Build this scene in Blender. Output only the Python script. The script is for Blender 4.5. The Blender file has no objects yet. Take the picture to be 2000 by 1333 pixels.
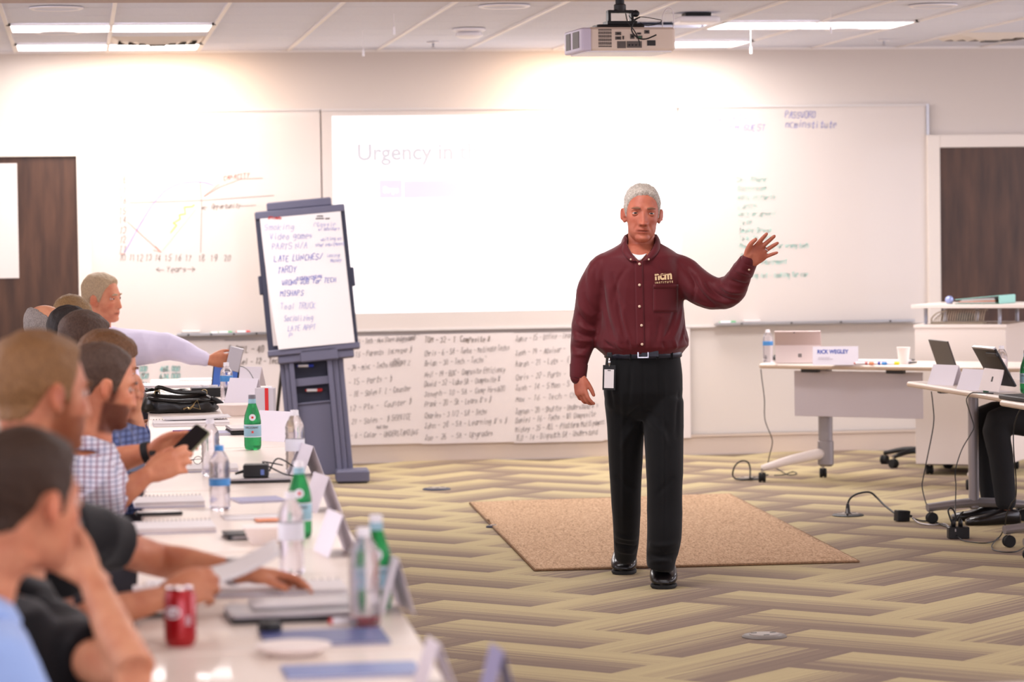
import bpy, math, random
import numpy as np
from mathutils import Vector, Matrix, noise
R = random.Random(7)
S = bpy.context.scene
COL = S.collection
PI = math.pi

# ------------------------------------------------------------------ camera, light, exposure
FPX, YAW, PITCH, ROLL, CAMH = 5878.7, .1426, .03735, .01403, 1.588
HC, YW, GX = 2.821, 20.561, -.3911           # ceiling height, back wall, ceiling grid origin
_F = Vector((math.sin(YAW)*math.cos(PITCH), math.cos(YAW)*math.cos(PITCH), -math.sin(PITCH)))
_R0 = Vector((math.cos(YAW), -math.sin(YAW), 0)); _U0 = _R0.cross(_F)
_Rv = _R0*math.cos(ROLL) - _U0*math.sin(ROLL); _Uv = _U0*math.cos(ROLL) + _R0*math.sin(ROLL)
CAM = Vector((0, 0, CAMH))
cd = bpy.data.cameras.new('camera'); cam = bpy.data.objects.new('camera', cd); COL.objects.link(cam)
m3 = Matrix((_Rv, _Uv, -_F)).transposed()
cam.matrix_world = Matrix.Translation(CAM) @ m3.to_4x4()
cd.sensor_width = 36; cd.lens = FPX/2000*36; cd.clip_end = 100; cd.clip_start = .1
cd.dof.use_dof = True; cd.dof.focus_distance = 13.15; cd.dof.aperture_fstop = 3.5
S.camera = cam

def P(px, py, X=None, Y=None, Z=None):
    """the point of the room seen at a place of the photograph, on the plane X, Y or Z = const"""
    d = _F + _Rv*((px-1000)/FPX) + _Uv*((666.5-py)/FPX)
    if Y is not None: t = Y/d.y
    elif Z is not None: t = (Z-CAMH)/d.z
    else: t = X/d.x
    return CAM + d*t

def lin(c):
    return tuple(((v/255)/12.92 if v/255 <= .04045 else ((v/255+.055)/1.055)**2.4) for v in c[:3])

w = bpy.data.worlds.new('room_air'); S.world = w; w.use_nodes = True
w.node_tree.nodes['Background'].inputs[0].default_value = (*lin((255, 226, 214)), 1)
w.node_tree.nodes['Background'].inputs[1].default_value = .55

def area(name, loc, size, power, col, rot=(0, 0, 0), spread=None):
    l = bpy.data.lights.new(name, 'AREA'); l.shape = 'RECTANGLE'; l.size, l.size_y = size
    l.energy = power; l.color = lin(col)
    if spread: l.spread = spread
    o = bpy.data.objects.new(name, l); COL.objects.link(o); o.location = loc; o.rotation_euler = rot
    return o
WARM = (255, 212, 160); NEUT = (246, 242, 244); COOL = (228, 226, 242)
# the two rows of ceiling panels seen in the photograph and their wash on the wall
area('ceiling_glow', (GX+1.0*.6096+.61*.2, YW-.95, HC-.06), (1.2, .5), 26, NEUT)
area('ceiling_glow', (GX+1.0*.6096+.61*.2, YW-2.75, HC-.06), (1.2, .55), 34, NEUT)
area('ceiling_glow', (GX+7.1*.6096, YW-.95, HC-.06), (1.2, .5), 26, NEUT)
area('ceiling_glow', (GX+7.5*.6096, YW-2.75, HC-.06), (1.2, .55), 34, NEUT)
# recessed wall washers close to the board wall
for wx in (P(330, 100, Y=YW).x, P(1130, 100, Y=YW).x):
    area('wall_wash', (wx, YW-.42, HC-.09), (.8, .10), 10.5, WARM, (math.radians(18), 0, 0))
# ceiling panels over the rest of the room, behind and beside the frame
for yy in (12.4, 8.6, 4.6, .6):
    for xx in (-2.2, 1.6, 5.4):
        area('ceiling_glow', (xx, yy, HC-.12), (1.3, .7), 40, NEUT)
area('ceiling_glow', (8.0, 17.6, HC-.06), (1.2, .6), 60, NEUT)  # unseen lamp added to brighten the upper right wall
area('ceiling_glow', (-3.2, 17.6, HC-.06), (1.2, .6), 40, NEUT)
area('ceiling_glow', (1.9, 16.2, HC-.06), (1.2, .6), 30, NEUT)
# unseen lights added to brighten walls and ceiling, cool as the side tints suggest
area('cool_fill', (9.6, 11.5, 1.5), (2.0, 13), 330, COOL, (0, math.radians(90), 0))
area('cool_fill', (-4.45, 9.5, 1.6), (2.0, 13), 300, COOL, (0, math.radians(-90), 0))
area('cool_fill', (2.0, -2.8, 1.6), (9, 2.0), 260, (232, 232, 255), (math.radians(90), 0, 0))
S.view_settings.view_transform = 'Standard'; S.view_settings.look = 'None'
S.view_settings.gamma = 1; S.view_settings.use_curve_mapping = False
S.view_settings.exposure = .0
S.cycles.use_denoising = True
S.cycles.max_bounces = 8; S.cycles.transparent_max_bounces = 16; S.cycles.caustics_reflective = False; S.cycles.caustics_refractive = False

# ------------------------------------------------------------------ mesh tools
class MB:
    def __init__(s): s.v = []; s.f = []; s.m = []; s.uv = None; s.mi = 0
    def add(s, vs, fs):
        o = len(s.v); s.v += [tuple(v) for v in vs]; s.f += [tuple(i+o for i in f) for f in fs]; s.m += [s.mi]*len(fs)
        return s
    def box(s, c, d, M=None):
        x, y, z = c; a, b, e = d[0]/2, d[1]/2, d[2]/2
        vs = [Vector((x+i*a, y+j*b, z+k*e)) for k in (-1, 1) for j in (-1, 1) for i in (-1, 1)]
        if M is not None: vs = [M @ v for v in vs]
        return s.add(vs, [(0, 2, 3, 1), (4, 5, 7, 6), (0, 1, 5, 4), (2, 6, 7, 3), (0, 4, 6, 2), (1, 3, 7, 5)])
    def rbox(s, c, d, r=.01, M=None, n=4):
        """box with rounded vertical corners and chamfered top and bottom"""
        x, y, z = c; a, b, e = d[0]/2, d[1]/2, d[2]/2; r = min(r, a*.99, b*.99); ch = min(r*.5, e*.5)
        def ring(zz, inset):
            out = []
            for qx, qy, a0 in ((1, 1, 0), (-1, 1, 90), (-1, -1, 180), (1, -1, 270)):
                for k in range(n+1):
                    an = math.radians(a0+90*k/n); rr = r-inset
                    out.append(Vector((x+qx*(a-r)+rr*math.cos(an), y+qy*(b-r)+rr*math.sin(an), zz)))
            return out
        rings = [ring(z-e, ch), ring(z-e+ch, 0), ring(z+e-ch, 0), ring(z+e, ch)]
        return s.rings(rings, M)
    def rings(s, rings, M=None, caps=True, closed=True):
        o = len(s.v); n = len(rings[0])
        for rg in rings:
            for v in rg:
                v = Vector(v)
                s.v.append(tuple(M @ v if M is not None else v))
        for i in range(len(rings)-1):
            for j in range(n if closed else n-1):
                k = (j+1) % n; s.f.append((o+i*n+j, o+i*n+k, o+(i+1)*n+k, o+(i+1)*n+j)); s.m.append(s.mi)
        if caps:
            s.f.append(tuple(o+j for j in reversed(range(n)))); s.m.append(s.mi)
            s.f.append(tuple(o+(len(rings)-1)*n+j for j in range(n))); s.m.append(s.mi)
        return s
    def lathe(s, prof, n=20, M=None, c=(0, 0, 0)):
        rg = [[(c[0]+r*math.cos(2*PI*j/n), c[1]+r*math.sin(2*PI*j/n), c[2]+z) for j in range(n)] for r, z in prof]
        return s.rings(rg, M)
    def tube(s, pts, rad, n=10, flat=1, up=None, sub=0, M=None, round_ends=False):
        pts = [Vector(p) for p in pts]
        if not hasattr(rad, '__len__'): rad = [rad]*len(pts)
        rad = [r if hasattr(r, '__len__') else (r, r*flat) for r in rad]
        if sub:
            np_, nr = [], []
            for i in range(len(pts)-1):
                p0, p1, p2, p3 = pts[max(i-1, 0)], pts[i], pts[i+1], pts[min(i+2, len(pts)-1)]
                r0, r1, r2, r3 = rad[max(i-1, 0)], rad[i], rad[i+1], rad[min(i+2, len(pts)-1)]
                for k in range(sub):
                    t = k/sub; t2, t3 = t*t, t*t*t
                    cr = lambda a, b, c, d: .5*((2*b)+(c-a)*t+(2*a-5*b+4*c-d)*t2+(3*b-a-3*c+d)*t3)
                    np_.append(cr(p0, p1, p2, p3)); nr.append(tuple(max(cr(r0[q], r1[q], r2[q], r3[q]), .0005) for q in (0, 1)))
            np_.append(pts[-1]); nr.append(rad[-1]); pts, rad = np_, nr
        if round_ends:
            d0 = (pts[0]-pts[1]).normalized(); d1 = (pts[-1]-pts[-2]).normalized()
            a = [(pts[0]+d0*min(rad[0])*h, (rad[0][0]*g, rad[0][1]*g)) for h, g in ((.92, .3), (.7, .7), (.35, .93))]
            b = [(pts[-1]+d1*min(rad[-1])*h, (rad[-1][0]*g, rad[-1][1]*g)) for h, g in ((.35, .93), (.7, .7), (.92, .3))]
            pts = [q[0] for q in a]+pts+[q[0] for q in b]; rad = [q[1] for q in a]+rad+[q[1] for q in b]
        rg = []; u = None
        for i, p in enumerate(pts):
            t = (pts[min(i+1, len(pts)-1)]-pts[max(i-1, 0)])
            t = t.normalized() if t.length > 1e-9 else Vector((0, 0, 1))
            if u is None:
                u = Vector(up) if up is not None else (Vector((0, 0, 1)) if abs(t.z) < .9 else Vector((1, 0, 0)))
            elif up is not None: u = Vector(up)
            u = (u-t*u.dot(t)); u = u.normalized() if u.length > 1e-6 else t.orthogonal().normalized()
            v = t.cross(u)
            rg.append([p+u*(rad[i][0]*math.cos(2*PI*j/n))+v*(rad[i][1]*math.sin(2*PI*j/n)) for j in range(n)])
        return s.rings(rg, M)
    def ell(s, c, r, M=None, n=16, m=10):
        rg = [[(c[0]+r[0]*math.sin(a)*math.cos(2*PI*j/n), c[1]+r[1]*math.sin(a)*math.sin(2*PI*j/n), c[2]-r[2]*math.cos(a)) for j in range(n)]
              for a in [max(.06, min(PI-.06, PI*i/m)) for i in range(m+1)]]
        return s.rings(rg, M)
    def poly(s, pts, thick, axis='y', M=None):
        """extrude a closed outline (a,b) along an axis"""
        n = len(pts)
        def mk(t):
            return [{'y': (a, t, b), 'z': (a, b, t), 'x': (t, a, b)}[axis] for a, b in pts]
        return s.rings([mk(-thick/2), mk(thick/2)], M)
    def quad(s, a, b, c, d): return s.add([a, b, c, d], [(0, 1, 2, 3)])
    def mesh(s, name, fixn=True):
        me = bpy.data.meshes.new(name); me.from_pydata(s.v, [], s.f)
        if any(s.m): me.polygons.foreach_set('material_index', s.m)
        me.update()
        if fixn:
            import bmesh
            b = bmesh.new(); b.from_mesh(me); bmesh.ops.recalc_face_normals(b, faces=b.faces); b.to_mesh(me); b.free()
        return me

POS = {}
def link(name, data, parent=None, world=False):
    o = bpy.data.objects.new(name, data); COL.objects.link(o)
    if parent is not None:
        o.parent = parent
        if world: o.matrix_parent_inverse = POS[parent.name].inverted()
    return o
def part(name, mb, mat, parent=None, smooth=False, bevel=0, label=None, world=False, kind=None, fixn=True):
    me = mb.mesh(name, fixn) if isinstance(mb, MB) else mb
    me.materials.clear()
    for m in (mat if isinstance(mat, (list, tuple)) else [mat]): me.materials.append(m)
    if smooth: me.shade_smooth() if hasattr(me, 'shade_smooth') else me.polygons.foreach_set('use_smooth', [True]*len(me.polygons))
    if smooth and smooth is not True: me.set_sharp_from_angle(angle=math.radians(smooth))
    o = link(name, me, parent, world)
    if bevel:
        b = o.modifiers.new('bevel', 'BEVEL'); b.width = bevel; b.segments = 2; b.limit_method = 'ANGLE'; b.angle_limit = .7
    if label: o['label'] = label
    if kind: o['kind'] = kind
    return o
def thing(name, label, cat, loc=(0, 0, 0), rz=0, group=None, rx=0, ry=0):
    o = bpy.data.objects.new(name, None); COL.objects.link(o); o.empty_display_size = .1
    o.location = loc; o.rotation_euler = (rx, ry, rz); tag(o, label, cat, group)
    POS[o.name] = Matrix.Translation(Vector(loc)) @ (Matrix.Rotation(rz, 4, 'Z') @ Matrix.Rotation(ry, 4, 'Y') @ Matrix.Rotation(rx, 4, 'X'))
    return o
def tag(o, label, cat, group=None):
    o['label'] = label; o['category'] = cat
    if group: o['group'] = group
    return o
def struct(name, mb, mat, **k):
    o = part(name, mb, mat, **k); o['kind'] = 'structure'; return o
def dup(root, loc, rz=0, label=None, group=None):
    r = root.copy(); COL.objects.link(r); r.location = loc; r.rotation_euler = (0, 0, rz)
    if label: r['label'] = label
    if group: r['group'] = group
    for ch in list(root.children):
        c = ch.copy(); COL.objects.link(c); c.parent = r
        for g in ch.children:
            d = g.copy(); COL.objects.link(d); d.parent = c
    return r

# ------------------------------------------------------------------ materials
def mat(name, c, rough=.6, metal=0, spec=.5, bump=0, bscale=200, vary=0, vscale=8, alpha=1, trans=0, emit=None, estr=1, ior=1.45, coat=0, sheen=0, c2=None):
    m = bpy.data.materials.new(name); m.use_nodes = True; nt = m.node_tree; b = nt.nodes['Principled BSDF']
    col = (*lin(c), 1); b.inputs['Base Color'].default_value = col
    b.inputs['Roughness'].default_value = rough; b.inputs['Metallic'].default_value = metal
    b.inputs['Specular IOR Level'].default_value = spec; b.inputs['IOR'].default_value = ior
    b.inputs['Transmission Weight'].default_value = trans; b.inputs['Alpha'].default_value = alpha
    b.inputs['Coat Weight'].default_value = coat; b.inputs['Sheen Weight'].default_value = sheen
    if emit: b.inputs['Emission Color'].default_value = (*lin(emit), 1); b.inputs['Emission Strength'].default_value = estr
    if vary or bump or c2:
        tc = nt.nodes.new('ShaderNodeTexCoord'); n = nt.nodes.new('ShaderNodeTexNoise'); n.inputs['Scale'].default_value = vscale; n.inputs['Detail'].default_value = 4
        nt.links.new(tc.outputs['Object'], n.inputs['Vector'])
        if vary or c2:
            r = nt.nodes.new('ShaderNodeMixRGB'); r.inputs[1].default_value = col
            cc = lin(c2) if c2 else tuple(v*(1-vary) for v in lin(c)); r.inputs[2].default_value = (*cc, 1)
            mr = nt.nodes.new('ShaderNodeMapRange'); mr.inputs[1].default_value = .35; mr.inputs[2].default_value = .65
            nt.links.new(n.outputs[0], mr.inputs[0]); nt.links.new(mr.outputs[0], r.inputs[0]); nt.links.new(r.outputs[0], b.inputs['Base Color'])
        if bump:
            n2 = nt.nodes.new('ShaderNodeTexNoise'); n2.inputs['Scale'].default_value = bscale; nt.links.new(tc.outputs['Object'], n2.inputs['Vector'])
            bp = nt.nodes.new('ShaderNodeBump'); bp.inputs['Strength'].default_value = bump; bp.inputs['Distance'].default_value = .002
            nt.links.new(n2.outputs[0], bp.inputs['Height']); nt.links.new(bp.outputs[0], b.inputs['Normal'])
    return m
M = {}
def mm(key, *a, **k):
    if key not in M: M[key] = mat(key, *a, **k)
    return M[key]
mm('wall_paint', (212, 202, 195), .85, bump=.08, bscale=300)
mm('ceiling_tile', (222, 224, 238), .95, bump=.3, bscale=400, vary=.05, vscale=60)
mm('grid_white', (236, 230, 228), .5)
mm('trim_paint', (228, 218, 210), .5)
mm('base_vinyl', (206, 188, 174), .6)
mm('board_white', (214, 204, 198), .22, coat=.2)
mm('aluminium', (186, 186, 190), .35, metal=.9)
mm('frame_grey', (214, 208, 206), .4)
mm('paper', (222, 212, 210), .8)
mm('paper_white', (230, 224, 224), .75)
mm('light_on', (255, 250, 244), .5, emit=(255, 250, 246), estr=12)
mm('black_plastic', (18, 18, 20), .45)
mm('black_rubber', (14, 14, 15), .7)
mm('dark_hole', (8, 8, 9), .9)
mm('charcoal', (44, 42, 42), .5)
mm('chrome', (200, 200, 205), .15, metal=1)
mm('steel', (150, 150, 158), .35, metal=.8)
mm('table_top', (238, 224, 212), .42, vary=.03, vscale=3, coat=.1)
mm('outlet_grey', (150, 140, 132), .55)
mm('outlet_rim', (112, 104, 98), .5)
mm('table_edge', (196, 172, 150), .5)
mm('table_leg', (150, 144, 146), .4, metal=.5)
mm('white_lam', (232, 220, 212), .4)
mm('easel_plastic', (98, 97, 118), .5, bump=.1, bscale=500)
mm('easel_dark', (52, 54, 74), .55)
mm('proj_body', (226, 208, 192), .5)
mm('proj_side', (206, 196, 214), .5)
mm('silver', (176, 170, 172), .35, metal=.6)
mm('blue_cover', (96, 116, 178), .4)
mm('navy_cover', (60, 72, 140), .4)
mm('lilac_cover', (150, 148, 186), .45)
mm('orange_card', (232, 150, 112), .6)
mm('red_can', (170, 18, 26), .3, metal=.3, coat=.4)
mm('clear_pet', (244, 240, 250), .06, trans=.93, ior=1.28, alpha=.8)
mm('water', (240, 246, 255), .02, trans=1, ior=1.2, alpha=.5)
mm('green_pet', (40, 170, 90), .08, trans=.75, ior=1.15, alpha=.9)
mm('cap_white', (240, 236, 240), .4)
mm('cap_grey', (120, 116, 124), .4)
mm('label_blue', (70, 140, 205), .4)
mm('label_pale', (150, 190, 205), .45)
mm('label_white', (232, 232, 240), .45)
mm('star_red', (220, 50, 40), .5)
mm('foam_white', (244, 232, 226), .6)
mm('leather_black', (16, 14, 14), .28, bump=.35, bscale=60, spec=.6)
mm('brass', (170, 150, 110), .3, metal=1)
mm('screen_blue', (60, 90, 160), .1, emit=(90, 120, 190), estr=.4)
mm('screen_dark', (14, 14, 18), .08)
mm('ink_black', (104, 98, 100), .8)
mm('ink_soft', (120, 108, 100), .8)
mm('print_blue', (56, 84, 176), .7)
mm('ink_blue', (96, 110, 196), .8)
mm('ink_paleblue', (168, 172, 218), .8)
mm('ink_teal', (140, 218, 204), .8)
mm('ink_red', (214, 124, 108), .8)
mm('ink_yellow', (226, 218, 60), .8)
mm('ink_violet', (124, 118, 204), .8)
mm('tent_card', (240, 234, 242), .6)
mm('marker_green', (30, 160, 90), .5); mm('marker_red', (205, 40, 40), .5); mm('marker_blue', (40, 60, 170), .5)
mm('teal_binder', (150, 205, 195), .45); mm('green_binder', (60, 110, 80), .5)

def noodle(m):  # small node helper
    nt = m.node_tree
    def N(t, **k):
        n = nt.nodes.new(t)
        for a, b in k.items():
            if a.startswith('i') and a[1:].isdigit(): n.inputs[int(a[1:])].default_value = b
            else: setattr(n, a, b)
        return n
    return nt, N, nt.nodes['Principled BSDF'], nt.links.new
def ramp(N, stops, interp='LINEAR'):
    r = N('ShaderNodeValToRGB'); r.color_ramp.interpolation = interp
    e = r.color_ramp.elements
    while len(e) > 1: e.remove(e[0])
    e[0].position = stops[0][0]; e[0].color = (*lin(stops[0][1]), 1)
    for p_, c in stops[1:]:
        x = e.new(p_); x.color = (*lin(c), 1)
    return r

# carpet plank: gradient across the plank with fine streaks along it
m = mat('carpet_plank', (170, 150, 110), .95, spec=.15); M['carpet'] = m
nt, N, B, K = noodle(m)
tc = N('ShaderNodeTexCoord'); uv = tc.outputs['UV']; oi = N('ShaderNodeObjectInfo')
sep = N('ShaderNodeSeparateXYZ'); K(uv, sep.inputs[0])
mulr = N('ShaderNodeMath', operation='MULTIPLY', i1=37.0); K(oi.outputs['Random'], mulr.inputs[0])
cmb = N('ShaderNodeCombineXYZ'); K(mulr.outputs[0], cmb.inputs[2])
sx = N('ShaderNodeMath', operation='MULTIPLY', i1=.7); K(sep.outputs[0], sx.inputs[0]); K(sx.outputs[0], cmb.inputs[0])
sy = N('ShaderNodeMath', operation='MULTIPLY', i1=42.0); K(sep.outputs[1], sy.inputs[0]); K(sy.outputs[0], cmb.inputs[1])
nz = N('ShaderNodeTexNoise'); nz.inputs['Scale'].default_value = 1.0; nz.inputs['Detail'].default_value = 6; K(cmb.outputs[0], nz.inputs['Vector'])
ad = N('ShaderNodeMath', operation='MULTIPLY_ADD', i1=1.7, i2=-.85); K(nz.outputs[0], ad.inputs[0])
sm = N('ShaderNodeMath', operation='ADD'); K(sep.outputs[1], sm.inputs[0]); K(ad.outputs[0], sm.inputs[1])
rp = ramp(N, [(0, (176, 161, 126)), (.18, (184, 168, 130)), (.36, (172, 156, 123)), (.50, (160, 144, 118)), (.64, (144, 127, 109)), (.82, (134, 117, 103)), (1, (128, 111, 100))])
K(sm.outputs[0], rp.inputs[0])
tx = N('ShaderNodeTexNoise'); tx.inputs['Scale'].default_value = 260; K(tc.outputs['Object'], tx.inputs['Vector'])
mx = N('ShaderNodeMixRGB', blend_type='MULTIPLY'); mx.inputs[0].default_value = .35; K(rp.outputs[0], mx.inputs[1]); K(tx.outputs[0], mx.inputs[2])
br = N('ShaderNodeMixRGB', blend_type='MULTIPLY'); br.inputs[0].default_value = 1; br.inputs[2].default_value = (1.22, 1.22, 1.22, 1); K(mx.outputs[0], br.inputs[1])
K(br.outputs[0], B.inputs['Base Color'])
bp = N('ShaderNodeBump'); bp.inputs['Strength'].default_value = .4; bp.inputs['Distance'].default_value = .003; K(tx.outputs[0], bp.inputs['Height']); K(bp.outputs[0], B.inputs['Normal'])

# rug: speckled beige weave
m = mat('rug_weave', (206, 176, 142), .95, spec=.1); M['rug'] = m
nt, N, B, K = noodle(m)
tc = N('ShaderNodeTexCoord'); mp = N('ShaderNodeMapping'); mp.inputs['Scale'].default_value = (1, .35, 1); K(tc.outputs['Object'], mp.inputs[0])
tx = N('ShaderNodeTexNoise'); tx.inputs['Scale'].default_value = 130; tx.inputs['Detail'].default_value = 5; K(mp.outputs[0], tx.inputs['Vector'])
rp = ramp(N, [(.3, (120, 94, 70)), (.45, (176, 144, 114)), (.6, (196, 164, 134)), (.75, (208, 180, 152))]); K(tx.outputs[0], rp.inputs[0]); K(rp.outputs[0], B.inputs['Base Color'])
bp = N('ShaderNodeBump'); bp.inputs['Strength'].default_value = .6; bp.inputs['Distance'].default_value = .004; K(tx.outputs[0], bp.inputs['Height']); K(bp.outputs[0], B.inputs['Normal'])

# dark wenge doors
m = mat('door_wood', (58, 38, 30), .45); M['door_wood'] = m
nt, N, B, K = noodle(m)
tc = N('ShaderNodeTexCoord'); mp = N('ShaderNodeMapping'); mp.inputs['Scale'].default_value = (5, 5, .7); K(tc.outputs['Object'], mp.inputs[0])
tx = N('ShaderNodeTexNoise'); tx.inputs['Scale'].default_value = 3; tx.inputs['Detail'].default_value = 6; K(mp.outputs[0], tx.inputs['Vector'])
rp = ramp(N, [(.3, (54, 34, 26)), (.7, (84, 56, 42))]); K(tx.outputs[0], rp.inputs[0]); K(rp.outputs[0], B.inputs['Base Color'])

def skin(name, c, rough=.5):
    m = mat(name, c, rough, spec=.4); nt, N, B, K = noodle(m)
    at = N('ShaderNodeVertexColor'); at.layer_name = 'tint'
    tc = N('ShaderNodeTexCoord'); n = N('ShaderNodeTexNoise'); n.inputs['Scale'].default_value = 22; n.inputs['Detail'].default_value = 5; K(tc.outputs['Object'], n.inputs['Vector'])
    r = ramp(N, [(.35, tuple(int(v*q) for v, q in zip(c, (.93, .86, .84)))), (.6, c)]); K(n.outputs[0], r.inputs[0])
    mx = N('ShaderNodeMixRGB', blend_type='MULTIPLY'); mx.inputs[0].default_value = 1; K(r.outputs[0], mx.inputs[1]); K(at.outputs[0], mx.inputs[2])
    K(mx.outputs[0], B.inputs['Base Color']); B.inputs['Subsurface Weight'].default_value = .08
    B.inputs['Subsurface Radius'].default_value = (.012, .004, .002)
    return m
def hairmat(name, c, c2):
    c2 = tuple((a+b_)/2 for a, b_ in zip(c, c2))
    m = mat(name, c, .55, spec=.3); nt, N, B, K = noodle(m)
    tc = N('ShaderNodeTexCoord'); mp = N('ShaderNodeMapping'); mp.inputs['Scale'].default_value = (5, 2.2, 2); K(tc.outputs['Object'], mp.inputs[0])
    n = N('ShaderNodeTexNoise'); n.inputs['Scale'].default_value = 70; n.inputs['Detail'].default_value = 6; K(mp.outputs[0], n.inputs['Vector'])
    r = ramp(N, [(.34, c2), (.62, c)]); K(n.outputs[0], r.inputs[0]); K(r.outputs[0], B.inputs['Base Color'])
    bp = N('ShaderNodeBump'); bp.inputs['Strength'].default_value = .7; bp.inputs['Distance'].default_value = .004; K(n.outputs[0], bp.inputs['Height']); K(bp.outputs[0], B.inputs['Normal'])
    return m
def cloth(name, c, plaid=None, scale=60, rough=.85, sheen=.2, bump=.25):
    m = mat(name, c, rough, spec=.2, sheen=sheen); nt, N, B, K = noodle(m)
    tc = N('ShaderNodeTexCoord')
    n = N('ShaderNodeTexNoise'); n.inputs['Scale'].default_value = 500; K(tc.outputs['Object'], n.inputs['Vector'])
    bp = N('ShaderNodeBump'); bp.inputs['Strength'].default_value = bump; bp.inputs['Distance'].default_value = .001; K(n.outputs[0], bp.inputs['Height']); K(bp.outputs[0], B.inputs['Normal'])
    if plaid:
        cur = None
        for k, (ax, sc, col, wd) in enumerate(plaid):
            sp = N('ShaderNodeSeparateXYZ'); K(tc.outputs['Object'], sp.inputs[0])
            a = N('ShaderNodeMath', operation='MULTIPLY', i1=sc)
            if ax == 'h':
                K(sp.outputs[2], a.inputs[0])
            else:
                s2 = N('ShaderNodeMath', operation='MULTIPLY_ADD', i1=-.05); K(sp.outputs[1], s2.inputs[0]); K(sp.outputs[0], s2.inputs[2]); K(s2.outputs[0], a.inputs[0])
            f = N('ShaderNodeMath', operation='FRACT'); K(a.outputs[0], f.inputs[0])
            l = N('ShaderNodeMath', operation='LESS_THAN', i1=wd); K(f.outputs[0], l.inputs[0])
            h = N('ShaderNodeMath', operation='MULTIPLY', i1=.6); K(l.outputs[0], h.inputs[0])
            mx = N('ShaderNodeMixRGB'); K(h.outputs[0], mx.inputs[0])
            if cur is None: mx.inputs[1].default_value = (*lin(c), 1)
            else: K(cur, mx.inputs[1])
            mx.inputs[2].default_value = (*lin(col), 1); cur = mx.outputs[0]
        K(cur, B.inputs['Base Color'])
    return m
# ------------------------------------------------------------------ handwriting and print
G = {'A': '022842 1535', 'B': '0208 0838474635 053544433202', 'C': '473828170713223243', 'D': '0208 083847433202', 'E': '42020848 0535', 'F': '020848 0535', 'G': '4738281707132232434525', 'H': '0208 4248 0545', 'I': '1232 2228 1838', 'J': '0413223328 1848', 'K': '0208 480542', 'L': '080242', 'M': '0208244842', 'N': '02084248', 'O': '120307183847433212', 'P': '02083847463505', 'Q': '120307183847433212 2441', 'R': '02083847463505 2542', 'S': '4738180706154544321203', 'T': '2228 0848', 'U': '080312324348', 'V': '082248', 'W': '0812243248', 'X': '0248 0842', 'Y': '082548 2522', 'Z': '08480242', 'a': '453616041232434642', 'b': '0208 053645433202', 'c': '46361604123242', 'd': '4842 4536160403123243', 'e': '0444453616041232', 'f': '47382722 0646', 'g': '4536160413334546 46413010', 'h': '0208 0526364542', 'i': '2226 2728', 'j': '262010 2728', 'k': '0208 460442', 'l': '2228', 'm': '0206 0516262522 2536464542', 'n': '0206 0526364542', 'o': '120415264534433212', 'p': '0006 0526364534 1304', 'q': '4640 45361604133344', 'r': '0206 04263645', 's': '45260514443312', 't': '28223243 0646', 'u': '060312324346 4642', 'v': '062246', 'w': '0612243246', 'x': '0246 0642', 'y': '062346 4610', 'z': '06460242', '0': '1203071838474332', '1': '172822', '2': '07183846350242', '3': '07183846353544331203', '4': '380444 3832', '5': '4808054544321203', '6': '38160312324344351504', '7': '084812', '8': '250618384725 250412324344', '9': '463505061838474632', '-': '0545', '#': '0343 0646 1218 3238', '$': '47360726 26443312 2129', '/': '0248', '.': '1213', '(': '38160412', "'": '2827', '"': '1817 3837', ',': '1201', '@': '433324354543 44370703123242', '%': '0248 0708 4243', '!': '2824 2322', '<': '460442', '>': '064402', '~': '05162445', '*': '0646 2822 0743', '_': '0242', '+': '0545 2327', '?': '0718384725 2322'}
def glyph(ch):
    s = G.get(ch, '')
    return [[(int(w[i]), int(w[i+1])) for i in range(0, len(w)//2*2, 2)] for w in s.split()]
def ink(mb, text, o, ux, uz, h, wd=.006, jit=.08, slope=0, sp=1.0, gap=None, rnd=None, W=None):
    """single-stroke handwriting: flat ribbons on the plane (ux,uz) through o; h = capital height"""
    r = rnd or R; o = Vector(o); ux = Vector(ux).normalized(); uz = Vector(uz).normalized(); n = ux.cross(uz).normalized()
    s = h/6; x = 0
    if W: sp = W/max(sum(4.2 if c_ == ' ' else 5.6 for c_ in text)*s, 1e-6)
    gx_ = min(1.1, sp)
    def add(a, b):
        d = (b-a); L = d.length
        if L < 1e-6: return
        d.normalize(); q = n.cross(d)*wd/2; a2 = a-d*wd*.3; b2 = b+d*wd*.3
        mb.quad(a2-q, b2-q, b2+q, a2+q)
    for ch in text:
        if ch == ' ': x += 4.2*s*sp; continue
        jx, jy = r.uniform(-jit, jit)*4*s, r.uniform(-jit, jit)*6*s
        sk = r.uniform(.05, .28); sc = r.uniform(1-jit, 1+jit)
        for st in glyph(ch):
            pts = [o+ux*(x+jx*gx_+(a*gx_+sk*(b-2))*s*sc*.95)+uz*((b-2)*s*sc+jy+slope*(x)) for a, b in st]
            if len(pts) > 3:   # soften corners
                q = [pts[0]]
                for i in range(1, len(pts)-1):
                    q += [pts[i].lerp(pts[i-1], .25), pts[i].lerp(pts[i+1], .25)]
                pts = q+[pts[-1]]
            for i in range(len(pts)-1): add(pts[i], pts[i+1])
        x += 5.6*s*sp
    return x
def stroke(mb, pts, n, wd=.006):
    pts = [Vector(p) for p in pts]; n = Vector(n)
    for a, b in zip(pts, pts[1:]):
        d = (b-a).normalized(); q = n.cross(d)*wd/2; mb.quad(a-d*wd*.2-q, b+d*wd*.2-q, b+d*wd*.2+q, a-d*wd*.2+q)
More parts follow.
